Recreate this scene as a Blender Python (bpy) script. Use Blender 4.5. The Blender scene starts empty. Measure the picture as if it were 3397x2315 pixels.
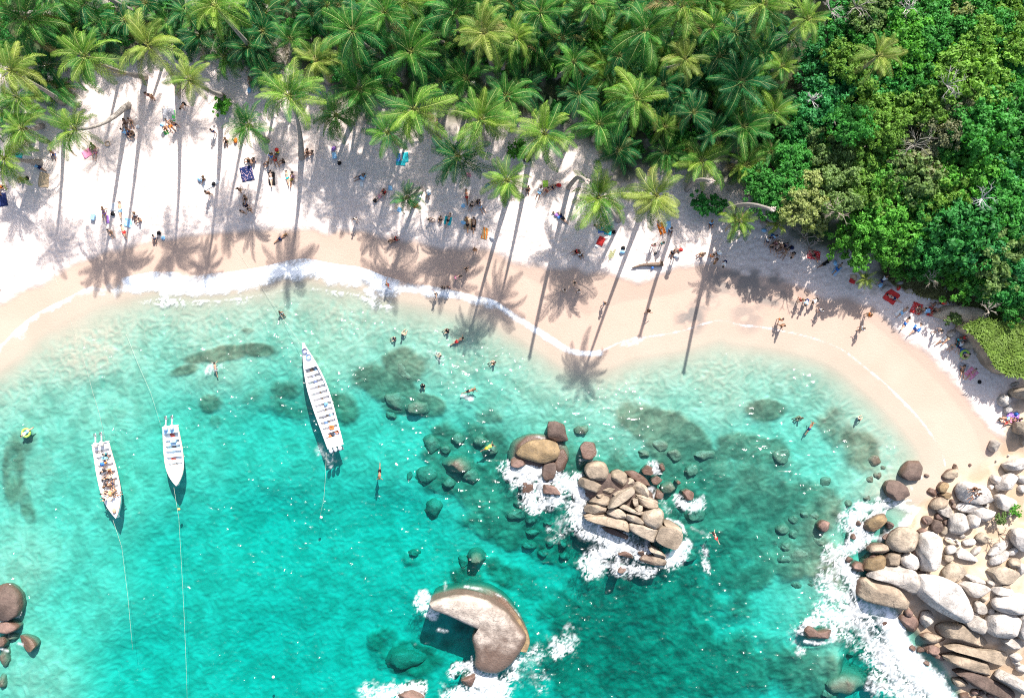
import bpy, bmesh, math, random
import numpy as np
from mathutils import Vector, Matrix, noise as mnoise

# ------------------------------------------------------------------ camera, sky, sun, exposure
scene = bpy.context.scene
H = 87.0                                    # height of the drone above the water
SUN_EL, SHADOW_DIR = 45.0, Vector((-0.29, -0.957, 0.0)).normalized()
cam_data = bpy.data.cameras.new('camera')
cam = bpy.data.objects.new('camera', cam_data)
scene.collection.objects.link(cam)
cam.location = (0, 0, H)
cam_data.sensor_fit = 'HORIZONTAL'
cam_data.angle = 2 * math.atan(3397 / 60 / H)
cam_data.clip_end = 3000
scene.camera = cam
world = bpy.data.worlds.new('World'); scene.world = world; world.use_nodes = True
wn = world.node_tree.nodes; wl = world.node_tree.links
sky = wn.new('ShaderNodeTexSky'); sky.sky_type = 'NISHITA'; sky.sun_disc = False
sky.dust_density = 2.6; sky.ozone_density = .7
sky.sun_elevation = math.radians(SUN_EL)
sun_az = -SHADOW_DIR                        # horizontal direction towards the sun
sky.sun_rotation = math.atan2(sun_az.x, sun_az.y)
wl.new(sky.outputs[0], wn['Background'].inputs[0]); wn['Background'].inputs[1].default_value = 0.12
sun_data = bpy.data.lights.new('sun', 'SUN'); sun_data.energy = 5.0; sun_data.angle = math.radians(0.55)
sun_data.color = (1.0, 0.965, 0.925)
sun = bpy.data.objects.new('sun', sun_data); scene.collection.objects.link(sun)
ce, se = math.cos(math.radians(SUN_EL)), math.sin(math.radians(SUN_EL))
sun.rotation_euler = Vector((SHADOW_DIR.x * ce, SHADOW_DIR.y * ce, -se)).to_track_quat('-Z', 'Y').to_euler()
sun.location = (20, 60, 90)
scene.view_settings.view_transform = 'Standard'; scene.view_settings.look = 'None'
scene.view_settings.gamma = 1.0; scene.view_settings.use_curve_mapping = False
scene.view_settings.exposure = 0.96
scene.render.engine = 'CYCLES'
scene.cycles.use_denoising = False; scene.cycles.filter_width = 1.1
scene.cycles.max_bounces = 8; scene.cycles.transparent_max_bounces = 12
scene.cycles.diffuse_bounces = 3; scene.cycles.caustics_reflective = False
scene.cycles.sample_clamp_indirect = 6.0

col = scene.collection
RND = random.Random(7)

# ------------------------------------------------------------------ helpers
TILE = {'A': (0, 0, 2.5544), 'B': (850, 0, 2.5544), 'C': (1700, 0, 2.5544), 'D': (2497, 0, 2.5544),
        'P1': (0, 500, 2.5544), 'P2': (850, 500, 2.5544), 'P3': (1700, 500, 2.5544), 'P4': (2497, 600, 2.5544),
        'S1': (0, 1100, 2.5544), 'S2': (850, 1100, 2.5544), 'R': (1600, 1300, 2.64), 'G': (2597, 1200, 2.829),
        'Q': (2597, 1700, 2.575), 'K': (1200, 1815, 3.169), 'L': (0, 1815, 3.169), 'N': (0, 0, 1.0)}
def nat(t, x, y):
    a, b, s = TILE[t]; return (a + x / s, b + y / s)
def gnd(px, py, z=0.0):
    """plan position, in metres, of what the survey photo shows at px,py, standing z metres high"""
    f = (H - z) / H / 30.0
    return ((px - 1698.5) * f, (1157.5 - py) * f)
def at(t, x, y, z=0.0):
    return gnd(*nat(t, x, y), z)
def size(t, r, z=0.0):
    return r / TILE[t][2] / 30.0 * (H - z) / H

def put(name, mesh, parent=None, loc=None, rot=None, scale=None, color=None):
    o = bpy.data.objects.new(name, mesh); col.objects.link(o)
    if parent is not None: o.parent = parent
    if loc is not None: o.location = loc
    if rot is not None: o.rotation_euler = rot
    if scale is not None: o.scale = scale if hasattr(scale, '__len__') else (scale,) * 3
    if color is not None: o.color = (color[0], color[1], color[2], 1)
    return o
def tag(o, label=None, cat=None, group=None, kind=None):
    if label: o['label'] = label
    if cat: o['category'] = cat
    if group: o['group'] = group
    if kind: o['kind'] = kind
    return o
def mesh_np(name, v, f, mat=None, smooth=True):
    me = bpy.data.meshes.new(name)
    v = np.asarray(v, dtype=np.float32); f = np.asarray(f, dtype=np.int32)
    n, k = f.shape
    me.vertices.add(len(v)); me.vertices.foreach_set('co', v.ravel())
    me.loops.add(n * k); me.loops.foreach_set('vertex_index', f.ravel())
    me.polygons.add(n); me.polygons.foreach_set('loop_start', np.arange(0, n * k, k, dtype=np.int32))
    me.polygons.foreach_set('use_smooth', np.full(n, smooth))
    me.update(calc_edges=True)
    if mat: me.materials.append(mat)
    return me
def mesh_py(name, v, f, mat=None, smooth=True):
    me = bpy.data.meshes.new(name); me.from_pydata([tuple(p) for p in v], [], f)
    if smooth: me.polygons.foreach_set('use_smooth', [True] * len(me.polygons))
    me.update()
    if mat: me.materials.append(mat)
    return me
class MB:
    """collects shapes into one mesh"""
    def __init__(s): s.v = []; s.f = []
    def box(s, c, d, rz=0.0, bev=0.0, taper=1.0):
        cx, cy, cz = c; dx, dy, dz = d[0] / 2, d[1] / 2, d[2] / 2
        b = min(bev, dx * .9, dy * .9); n0 = len(s.v)
        def ring(z, ins, t):
            pts = []
            for sx, sy in ((1, 1), (-1, 1), (-1, -1), (1, -1)):
                X, Y = sx * (dx * t - ins), sy * (dy * t - ins)
                if b > 0:
                    p1 = (X - sx * b, Y); p2 = (X, Y - sy * b)
                    pts += [p2, p1] if sx * sy > 0 else [p1, p2]
                else: pts.append((X, Y))
            return [(cx + p[0] * math.cos(rz) - p[1] * math.sin(rz), cy + p[0] * math.sin(rz) + p[1] * math.cos(rz), z) for p in pts]
        bz = min(b, dz * .8)
        levels = [(cz - dz, b * .6, 1), (cz - dz + bz, 0, 1), (cz + dz - bz, 0, taper), (cz + dz, b * .6, taper)] if b > 0 else [(cz - dz, 0, 1), (cz + dz, 0, taper)]
        rs = [ring(*l) for l in levels]; k = len(rs[0])
        for r in rs: s.v += r
        for i in range(len(rs) - 1):
            for j in range(k):
                a = n0 + i * k + j; bb = n0 + i * k + (j + 1) % k
                s.f.append((a, bb, bb + k, a + k))
        s.f.append(tuple(n0 + j for j in reversed(range(k))))
        s.f.append(tuple(n0 + (len(rs) - 1) * k + j for j in range(k)))
        return s
    def tube(s, pts, rad, n=8, caps=True):
        pts = [Vector(p) for p in pts]; m = len(pts)
        rad = rad if hasattr(rad, '__len__') else [rad] * m
        n0 = len(s.v); up = Vector((0, 0, 1)); prev = None
        for i, p in enumerate(pts):
            t = (pts[min(i + 1, m - 1)] - pts[max(i - 1, 0)]).normalized()
            ref = prev if prev is not None else (Vector((1, 0, 0)) if abs(t.z) > .9 else up)
            a = (ref - t * ref.dot(t)).normalized(); prev = a; b = t.cross(a)
            for j in range(n):
                q = 2 * math.pi * j / n
                s.v.append(tuple(p + (a * math.cos(q) + b * math.sin(q)) * rad[i]))
        for i in range(m - 1):
            for j in range(n):
                a = n0 + i * n + j; b = n0 + i * n + (j + 1) % n
                s.f.append((a, b, b + n, a + n))
        if caps:
            s.f.append(tuple(n0 + j for j in reversed(range(n)))); s.f.append(tuple(n0 + (m - 1) * n + j for j in range(n)))
        return s
    def lathe(s, prof, c=(0, 0, 0), n=12, sx=1.0, sy=1.0, rz=0.0):
        n0 = len(s.v)
        for r, z in prof:
            for j in range(n):
                q = 2 * math.pi * j / n; X, Y = r * math.cos(q) * sx, r * math.sin(q) * sy
                s.v.append((c[0] + X * math.cos(rz) - Y * math.sin(rz), c[1] + X * math.sin(rz) + Y * math.cos(rz), c[2] + z))
        for i in range(len(prof) - 1):
            for j in range(n):
                a = n0 + i * n + j; b = n0 + i * n + (j + 1) % n
                s.f.append((a, b, b + n, a + n))
        s.f.append(tuple(n0 + j for j in reversed(range(n)))); s.f.append(tuple(n0 + (len(prof) - 1) * n + j for j in range(n)))
        return s
    def mesh(s, name, mat=None, smooth=False, sharp=None):
        me = mesh_py(name, s.v, s.f, mat, smooth or sharp is not None)
        if sharp is not None: me.set_sharp_from_angle(angle=math.radians(sharp))
        return me

# ---- materials
class NT:
    def __init__(s, name):
        s.m = bpy.data.materials.new(name); s.m.use_nodes = True
        s.t = s.m.node_tree; s.t.nodes.clear()
        s.out = s.t.nodes.new('ShaderNodeOutputMaterial')
    def n(s, kind, props=None, **inp):
        nd = s.t.nodes.new('ShaderNode' + kind)
        for k, v in (props or {}).items(): setattr(nd, k, v)
        for k, v in inp.items():
            key = int(k[1:]) if k[0] == '_' else k.replace('_', ' ')
            s.set(nd.inputs[key], v)
        return nd
    def set(s, sock, v):
        if isinstance(v, bpy.types.NodeSocket): s.t.links.new(v, sock)
        elif isinstance(v, bpy.types.Node): s.t.links.new(v.outputs[0], sock)
        else:
            if sock.type == 'RGBA' and len(v) == 3: v = (*v, 1)
            sock.default_value = v
    def math(s, op, a, b=0.0, clamp=False):
        nd = s.t.nodes.new('ShaderNodeMath'); nd.operation = op; nd.use_clamp = clamp
        s.set(nd.inputs[0], a); s.set(nd.inputs[1], b); return nd.outputs[0]
    def mix(s, f, a, b, mode='MIX'):
        nd = s.t.nodes.new('ShaderNodeMix'); nd.data_type = 'RGBA'; nd.blend_type = mode
        s.set(nd.inputs[0], f); s.set(nd.inputs[6], a); s.set(nd.inputs[7], b); return nd.outputs[2]
    def ramp(s, f, a, b, lo=0.0, hi=1.0):
        nd = s.t.nodes.new('ShaderNodeMapRange'); nd.interpolation_type = 'SMOOTHSTEP'
        s.set(nd.inputs[0], f); nd.inputs[1].default_value = a; nd.inputs[2].default_value = b
        nd.inputs[3].default_value = lo; nd.inputs[4].default_value = hi; return nd.outputs[0]
    def noise(s, scale, detail=4, rough=.55, vec=None, dist=0.0):
        nd = s.n('TexNoise'); nd.inputs['Scale'].default_value = scale; nd.inputs['Detail'].default_value = detail
        nd.inputs['Roughness'].default_value = rough; nd.inputs['Distortion'].default_value = dist
        if vec is not None: s.set(nd.inputs['Vector'], vec)
        return nd.outputs[0]
    def pos(s):
        if not hasattr(s, '_g'): s._g = s.n('NewGeometry')
        return s._g.outputs['Position']
    def objc(s):
        return s.n('TexCoord').outputs['Object']
    def bump(s, h, strength=.5, dist=.1, normal=None):
        nd = s.n('Bump'); nd.inputs['Strength'].default_value = strength; nd.inputs['Distance'].default_value = dist
        s.set(nd.inputs['Height'], h)
        if normal is not None: s.set(nd.inputs['Normal'], normal)
        return nd.outputs[0]
    def bsdf(s, color, rough=.8, spec=.3, normal=None, **k):
        nd = s.n('BsdfPrincipled'); s.set(nd.inputs['Base Color'], color); s.set(nd.inputs['Roughness'], rough)
        s.set(nd.inputs['Specular IOR Level'], spec)
        if normal is not None: s.set(nd.inputs['Normal'], normal)
        for kk, v in k.items(): s.set(nd.inputs[kk.replace('_', ' ')], v)
        return nd.outputs[0]
    def done(s, shader):
        s.t.links.new(shader, s.out.inputs[0]); return s.m
def tint_mat(name, rough=.7, spec=.3, var=.12, scale=6.0, bump=0.0, bscale=20.0):
    """surface whose own colour is set on each object, with fine mottling"""
    m = NT(name); oc = m.objc(); c = m.n('ObjectInfo').outputs['Color']
    nz = m.noise(scale, 4, .6, oc)
    v = m.ramp(nz, .3, .7, 1 - var, 1 + var)
    cc = m.mix(1.0, c, m.n('CombineColor', _0=v, _1=v, _2=v), 'MULTIPLY')
    nr = m.bump(m.noise(bscale, 3, .6, oc), bump, .02) if bump else None
    return m.done(m.bsdf(cc, rough, spec, nr))

# ---- labels that say which one
ORD = ['nearest', 'second', 'third', 'fourth', 'fifth', 'sixth', 'seventh', 'eighth', 'ninth', 'tenth', 'eleventh', 'twelfth', 'thirteenth', 'fourteenth', 'fifteenth', 'sixteenth']
def label_by_landmark(items, marks, ways):
    """items: (object, what it is, x, y); names each by its rank in one direction from a landmark"""
    b = {}
    for o, what, x, y in items:
        d, nm, mx, my = min((math.hypot(x - a, y - c), n, a, c) for n, a, c in marks)
        dx, dy = x - mx, y - my; k = 'RL'[dx < 0] if abs(dx) > abs(dy) else 'UD'[dy < 0]
        b.setdefault((what, nm, k), []).append((d, o))
    for (what, nm, k), l in b.items():
        for i, (d, o) in enumerate(sorted(l, key=lambda q: q[0])):
            o['label'] = f'{what}, {ORD[min(i, 15)]} {ways[k].format(nm)}' if len(l) > 1 else f'{what} {ways[k].format(nm)}'

# ---- numpy noise
def _h(i, j, s):
    n = (i.astype(np.int64) * 374761393 + j.astype(np.int64) * 668265263 + s * 974634777) & 0x7fffffff
    n = ((n ^ (n >> 13)) * 1274126177) & 0x7fffffff
    return ((n ^ (n >> 16)) & 0xffff) / 65535.0
def vn(x, y, s=0):
    i = np.floor(x); j = np.floor(y); fx = x - i; fy = y - j
    fx = fx * fx * (3 - 2 * fx); fy = fy * fy * (3 - 2 * fy)
    a = _h(i, j, s); b = _h(i + 1, j, s); c = _h(i, j + 1, s); d = _h(i + 1, j + 1, s)
    return (a + (b - a) * fx) * (1 - fy) + (c + (d - c) * fx) * fy
def fbm(x, y, s=0, o=4):
    t = 0; a = .5
    for k in range(o): t = t + a * vn(x * 2 ** k + 17.3 * k, y * 2 ** k - 9.1 * k, s + k); a *= .5
    return t / (1 - .5 ** o)
def pits(x, y):
    """trodden hollows: one round pit in most cells of a jittered lattice"""
    c = 1.9; r = np.zeros(x.shape); i0 = np.floor(x * c); j0 = np.floor(y * c)
    for di in (-1, 0, 1):
        for dj in (-1, 0, 1):
            i = i0 + di; j = j0 + dj
            q = np.hypot((x * c - i - _h(i, j, 91)) * .85, y * c - j - _h(i, j, 92))
            r = np.maximum(r, (1 - sstep(q, .1, .55)) * (.4 + .6 * _h(i, j, 93)))
    return r
def lattice_edge(x, y, c, sd):
    """distance to the nearest wall between the cells of a jittered lattice"""
    d1 = np.full(x.shape, 9.0); d2 = np.full(x.shape, 9.0); i0 = np.floor(x * c); j0 = np.floor(y * c)
    for di in (-1, 0, 1):
        for dj in (-1, 0, 1):
            i = i0 + di; j = j0 + dj; q = np.hypot(x * c - i - _h(i, j, sd), y * c - j - _h(i, j, sd + 1))
            d2 = np.where(q < d1, d1, np.minimum(d2, q)); d1 = np.minimum(d1, q)
    return d2 - d1
def caustic_relief(x, y):
    """net of sea-bed relief shaped to imitate the rippling light on the bottom"""
    u = x + (fbm(x * .8, y * .8, 151, 2) - .5) * 1.6; v = y + (fbm(x * .8, y * .8, 155, 2) - .5) * 1.6
    return 1 - sstep(lattice_edge(u, v, 1.15, 161), .0, .5) + .7 * (1 - sstep(lattice_edge(v, u, 2.1, 165), .0, .5))
def sstep(x, a, b):
    t = np.clip((x - a) / (b - a), 0, 1); return t * t * (3 - 2 * t)
def seg_dist(x, y, pts, closed=False):
    d = np.full(x.shape, 1e9); n = len(pts)
    for k in range(n if closed else n - 1):
        ax, ay = pts[k]; bx, by = pts[(k + 1) % n]; ux, uy = bx - ax, by - ay; l = ux * ux + uy * uy + 1e-9
        t = np.clip(((x - ax) * ux + (y - ay) * uy) / l, 0, 1)
        d = np.minimum(d, (x - ax - t * ux) ** 2 + (y - ay - t * uy) ** 2)
    return np.sqrt(d)
def inside(x, y, pts):
    r = np.zeros(x.shape, bool); n = len(pts)
    for k in range(n):
        ax, ay = pts[k]; bx, by = pts[(k + 1) % n]
        if ay == by: continue
        c = ((ay > y) != (by > y)) & (x < (bx - ax) * (y - ay) / (by - ay) + ax); r ^= c
    return r
def sdist(x, y, pts):
    d = seg_dist(x, y, pts, True); return np.where(inside(x, y, pts), d, -d)
def smooth_line(p, it=2):
    p = [tuple(q) for q in p]
    for _ in range(it):
        q = [p[0]]
        for a, b in zip(p[:-1], p[1:]):
            q += [(a[0] * .75 + b[0] * .25, a[1] * .75 + b[1] * .25), (a[0] * .25 + b[0] * .75, a[1] * .25 + b[1] * .75)]
        p = q + [p[-1]]
    return p

# ------------------------------------------------------------------ the lie of the land
SHORE = [(-7000, 1900), (-900, 1500), (-200, 1260), (0, 1150), (60, 1080), (150, 1020), (230, 985), (290, 950), (430, 915), (530, 896), (640, 908), (720, 906), (850, 890), (960, 862), (1020, 855),
         (1110, 876), (1200, 884), (1300, 926), (1440, 948), (1560, 976), (1640, 992), (1700, 1032), (1760, 1066), (1830, 1112), (1880, 1148), (1930, 1164), (1990, 1164), (2070, 1122),
         (2160, 1110), (2260, 1095), (2330, 1070), (2400, 1055), (2450, 1075), (2530, 1080), (2680, 1110), (2790, 1150), (2880, 1220), (2960, 1290), (3040, 1370), (3080, 1420), (3120, 1480),
         (3142, 1540), (3125, 1600), (3085, 1660), (3040, 1700), (3010, 1760), (2960, 1850), (2935, 1930), (2985, 2030), (3060, 2100), (3120, 2180), (3205, 2315), (3300, 2600), (3600, 3600), (4200, 7000)]
LAND = [gnd(*p) for p in smooth_line(SHORE, 1)] + [gnd(14000, 7000), gnd(14000, -9000), gnd(-9000, -9000), gnd(-9000, 1900)]
DUNE = [(-7000, 1700), (-600, 1200), (0, 1025), (180, 925), (300, 862), (480, 805), (640, 782), (900, 768), (1200, 772), (1400, 805), (1650, 845), (1760, 885), (1960, 905), (2080, 950),
        (2200, 915), (2330, 880), (2450, 900), (2650, 965), (2800, 1000), (2900, 1040), (2960, 1080), (3030, 1150), (3120, 1240), (3200, 1330), (3290, 1450), (3397, 1500), (9000, 1500)]
DRY = [gnd(*p) for p in smooth_line(DUNE, 1)] + [gnd(14000, 1500), gnd(14000, -9000), gnd(-9000, -9000)]
GROVE = [gnd(*p) for p in smooth_line([(-7000, -100), (-400, 250), (0, 250), (250, 235), (430, 210), (650, 170), (850, 230), (1000, 310), (1150, 370), (1300, 410), (1500, 430), (1700, 460), (1760, 495), (1900, 555),
         (2050, 600), (2200, 600), (2350, 650), (2450, 720), (2600, 800), (2750, 860), (2950, 925), (3050, 960), (3150, 1030), (3260, 1110), (3397, 1160), (9000, 1200)], 1)] + [gnd(14000, -9000), gnd(-9000, -9000)]
HILL = [gnd(*p) for p in [(2560, -9000), (2480, 300), (2560, 640), (2760, 800), (2960, 890), (3080, 940), (3200, 1010), (3300, 1080), (3440, 1180), (9000, 1200), (14000, -9000)]]
ROCKY = [gnd(*p) for p in [(3150, 1600), (3210, 1560), (3290, 1500), (3330, 1330), (3360, 1240), (9000, 1200), (9000, 7000), (4200, 7000), (3250, 2500), (3120, 2250), (2960, 2060), (2880, 1960), (2920, 1800), (3000, 1690)]]
DEPTH = [(100, 1500, .9), (50, 1900, .8), (100, 2250, .9), (350, 1350, .8), (300, 1650, 1.3), (250, 2000, 1.5), (600, 1480, 1.6), (600, 1900, 2.8), (500, 2250, 3.2), (900, 1500, 2.2), (900, 1800, 3.6),
         (900, 2250, 4.2), (1300, 1500, 2.0), (1300, 1800, 3.6), (1300, 2200, 4.2), (1100, 1150, .6), (1500, 1200, .7), (1700, 1300, 1.0), (1600, 1600, 2.2), (1900, 1950, 3.8), (2000, 2250, 5.0), (2100, 1380, .7),
         (2400, 1330, .6), (2300, 1700, 1.8), (2500, 1550, 1.2), (2700, 1480, 1.1), (2900, 1450, .8), (2700, 1800, 2.2), (2600, 2100, 4.2), (2400, 2000, 3.8), (2900, 2200, 3.0), (3000, 1650, .6), (2350, 2300, 5.0),
         (-500, 1900, 1.2), (0, 3200, 4), (1500, 3200, 7), (3000, 3200, 6), (700, 1180, .6), (300, 1180, .35)]
REEF = [(1345, 1215, 75, 60, 0, .8), (1290, 1290, 95, 60, 20, .85), (1405, 1345, 70, 38, 10, .95), (1310, 1345, 60, 35, 0, .8), (1220, 1250, 80, 45, -10, .55), (900, 1320, 90, 60, 0, .55), (985, 1360, 70, 50, 0, .5),
        (730, 1175, 120, 26, -8, .8), (840, 1160, 70, 24, 0, .8), (600, 1230, 60, 18, -15, .5), (690, 1340, 48, 34, 0, .55), (700, 1400, 25, 25, 0, .4), (1290, 1385, 45, 26, 30, .5), (1620, 1380, 50, 34, 0, .4),
        (1130, 1350, 60, 60, 0, .6), (30, 1560, 40, 130, 0, .65), (70, 1680, 26, 110, -15, .5), (60, 1460, 60, 60, 0, .35), (1480, 1500, 90, 90, 0, .6), (1520, 1590, 130, 70, 0, .75), (1640, 1640, 170, 90, 20, .8),
        (1750, 1740, 170, 90, 15, .85), (1640, 1780, 120, 50, 30, .6), (1900, 1850, 200, 70, 15, .7), (2180, 1410, 140, 60, 20, .75), (2260, 1470, 120, 90, 30, .85), (2500, 1490, 120, 50, 10, .9), (2550, 1360, 62, 36, 0, .9),
        (2310, 1600, 150, 120, 0, .85), (2420, 1720, 170, 130, 0, .7), (2650, 1700, 160, 110, 0, .7), (2620, 1820, 200, 110, 20, .7), (2780, 1420, 70, 60, 40, .55), (2860, 1500, 90, 60, 60, .5), (2440, 1900, 170, 80, 0, .6),
        (2150, 2000, 330, 160, 0, .7), (2200, 2250, 450, 150, 0, .75), (1960, 2080, 160, 150, 0, .65), (2700, 2250, 180, 100, 0, .6), (2860, 1900, 130, 130, 0, .6), (1330, 2230, 120, 70, 0, .6), (1250, 2170, 60, 50, 0, .5),
        (1540, 1935, 60, 40, 0, .6), (1720, 1950, 130, 50, 30, .5), (1360, 1880, 45, 26, 0, .35), (1450, 2120, 120, 110, 30, .4), (2900, 2080, 110, 140, 30, .6), (820, 1095, 24, 10, 0, .6), (2000, 1700, 420, 230, 10, .5), (2500, 1700, 300, 220, 0, .5), (2960, 1800, 90, 150, 20, .9), (2960, 2000, 120, 140, 0, .9), (3080, 2180, 120, 160, -30, .9), (1600, 1500, 180, 90, 20, .5)]

def blob(px, py, lst):
    r = np.zeros(px.shape)
    for cx, cy, rx, ry, a, s in lst:
        m = (np.abs(px - cx) < 2.2 * max(rx, ry)) & (np.abs(py - cy) < 2.2 * max(rx, ry))
        if not m.any(): continue
        c, sn = math.cos(math.radians(a)), math.sin(math.radians(a)); X, Y = px[m] - cx, py[m] - cy
        q = np.sqrt(((X * c + Y * sn) / rx) ** 2 + ((-X * sn + Y * c) / ry) ** 2)
        r[m] = np.maximum(r[m], s * (1 - sstep(q, .55, 1.5)))
    return r
def land_fields(x, y):
    px = 1698.5 + x * 30; py = 1157.5 - y * 30
    d = sdist(x, y, LAND)
    wig = (fbm(x * .35, y * .35, 5) - .5) * 2.0
    dry = sdist(x, y, DRY) + wig * .7
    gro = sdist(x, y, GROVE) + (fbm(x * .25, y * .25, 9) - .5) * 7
    hil = sdist(x, y, HILL); roc = sdist(x, y, ROCKY) + wig
    w = np.zeros(x.shape); dd = np.zeros(x.shape)
    for a, b, c in DEPTH:
        k = 1.0 / (((px - a) ** 2 + (py - b) ** 2) / 1e4 + .25) ** 1.6; w += k; dd += k * c
    dd = dd / w
    s = np.maximum(-d, 0)
    near = .05 * s + .085 * np.maximum(s - 2.2, 0) + .05 * np.maximum(s - 8, 0)
    steep = sstep(px, 2780, 2900) * sstep(py, 1640, 1760); near = near * (1 + 4.5 * steep) + .35 * steep * sstep(s, 0, .8)
    dep = -np.log(np.exp(-near * 3) + np.exp(-dd * 3) - np.exp(-(near + dd) * 3)) / 3
    reef = blob(px, py, REEF)
    rn = fbm(x * .5, y * .5, 21, 5); reefm = np.clip(reef * 1.35 - (1 - rn) * 1.0 + .26, 0, 1) * (reef > .02) * sstep(s, 2, 5)
    reefm = sstep(reefm, .0, .6)
    lz = np.where(d > 0, .055 * np.minimum(d, 4) + 1.55 * (1 - np.exp(-np.maximum(d - 4, 0) / 9)) + .008 * np.maximum(d, 0), 0)
    z = np.where(d > 0, lz, -dep)
    drym = sstep(dry, -.25, .6)
    z = z + drym * (.16 + .16 * (fbm(x * 1.1, y * 1.1, 31) - .5) - .15 * pits(x, y) * (.35 + .65 * np.exp(-((dry - 2.2) / 2.6) ** 2))) * (d > 0)
    z = z + sstep(hil, -1.0, 6) * 2.4 + sstep(hil, 4, 60) * 6 + sstep(roc, 0, 14) * .9 * sstep(d, 0, 8)
    z = z + reefm * (.1 + .5 * fbm(x * .9, y * .9, 41)) * sstep(s, 3, 7) * np.clip(dd * .4, 0, 1)
    z = z - .05 * sstep(s, 2, 6) * (fbm(x * .3, y * .3, 51) - .5) + .075 * sstep(s, 2.5, 6) * caustic_relief(x, y)  # last term: bed relief standing in for the net of rippling light
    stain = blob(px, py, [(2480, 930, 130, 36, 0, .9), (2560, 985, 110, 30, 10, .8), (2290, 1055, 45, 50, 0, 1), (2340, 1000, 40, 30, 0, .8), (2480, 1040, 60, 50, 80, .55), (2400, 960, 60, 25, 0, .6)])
    return z, drym, sstep(gro, -1.0, 2.5), sstep(roc, -.5, 1.2) * (d > -.5), reefm, stain
def axis(lo, hi, step, far):
    core = np.arange(lo, hi + 1e-6, step); ext = []; s, p = step, 0.0
    while p < far: s *= 1.35; p += s; ext.append(p)
    ext = np.array(ext); return np.concatenate([lo - ext[::-1], core, hi + ext])
def grid_faces(nx, ny):
    i = np.arange((ny - 1) * nx).reshape(ny - 1, nx)[:, :-1].ravel()
    return np.stack([i, i + 1, i + nx + 1, i + nx], 1)
gx = axis(-60, 60, .15, 420); gy = axis(-42, 42, .15, 420)
GX, GY = np.meshgrid(gx, gy)
TZ, f_dry, f_gro, f_roc, f_reef, f_stain = land_fields(GX, GY)
def ground_z(x, y):
    i = int(np.clip(np.searchsorted(gx, x) - 1, 0, len(gx) - 2)); j = int(np.clip(np.searchsorted(gy, y) - 1, 0, len(gy) - 2))
    u = (x - gx[i]) / (gx[i + 1] - gx[i]); v = (y - gy[j]) / (gy[j + 1] - gy[j])
    return float((TZ[j, i] * (1 - u) + TZ[j, i + 1] * u) * (1 - v) + (TZ[j + 1, i] * (1 - u) + TZ[j + 1, i + 1] * u) * v)

def sand_material():
    m = NT('beach_sand'); p = m.pos()
    a = m.n('Attribute', {'attribute_name': 'ground_cover'})
    sep = m.n('SeparateColor', _0=a.outputs['Color']); dry, gro, roc = sep.outputs; reef = a.outputs['Alpha']
    b = m.n('Attribute', {'attribute_name': 'ground_mottle'}); sb = m.n('SeparateColor', _0=b.outputs['Color'])
    n1, n3, stain = sb.outputs
    n2 = m.noise(6, 2, .65, p)
    z = m.n('SeparateXYZ', _0=p).outputs[2]
    wetc = m.mix(n1, (.425, .30, .23), (.475, .35, .275))
    bed = m.mix(n3, (.26, .262, .195), (.385, .375, .29))
    wetc = m.mix(m.ramp(z, -.04, -.55), wetc, bed)
    dryc = m.mix(m.ramp(n2, .3, .7), (.62, .50, .435), (.75, .645, .58))
    c = m.mix(dry, wetc, dryc)
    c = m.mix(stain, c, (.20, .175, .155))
    c = m.mix(roc, c, m.mix(n3, (.36, .26, .175), (.50, .395, .29)))
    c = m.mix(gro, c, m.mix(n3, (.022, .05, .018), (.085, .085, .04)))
    c = m.mix(reef, c, m.mix(m.math('ADD', m.math('MULTIPLY', n2, .4), m.math('MULTIPLY', n3, .6)), (.05, .05, .032), (.24, .20, .13)))
    return m.done(m.bsdf(c, m.math('ADD', m.math('MULTIPLY', dry, .35), .5), .25, m.bump(n2, .5, .05)))
ground_me = mesh_np('ground', np.stack([GX, GY, TZ], -1).reshape(-1, 3), grid_faces(len(gx), len(gy)), sand_material())
ca = ground_me.color_attributes.new('ground_cover', 'FLOAT_COLOR', 'POINT')
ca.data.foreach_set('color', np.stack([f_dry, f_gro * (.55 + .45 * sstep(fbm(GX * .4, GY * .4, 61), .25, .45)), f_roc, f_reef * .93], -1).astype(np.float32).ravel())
m3 = sstep(fbm(GX * 1.0 + fbm(GX, GY, 69) * 1.5, GY * 1.0, 63, 3), .2, .8)
ca = ground_me.color_attributes.new('ground_mottle', 'FLOAT_COLOR', 'POINT')
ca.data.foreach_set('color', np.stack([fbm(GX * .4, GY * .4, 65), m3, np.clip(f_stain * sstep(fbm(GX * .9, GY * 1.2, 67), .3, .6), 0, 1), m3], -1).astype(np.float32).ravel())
tag(put('ground', ground_me), 'pale sandy beach running down to a shallow sea bed', kind='structure')

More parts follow.
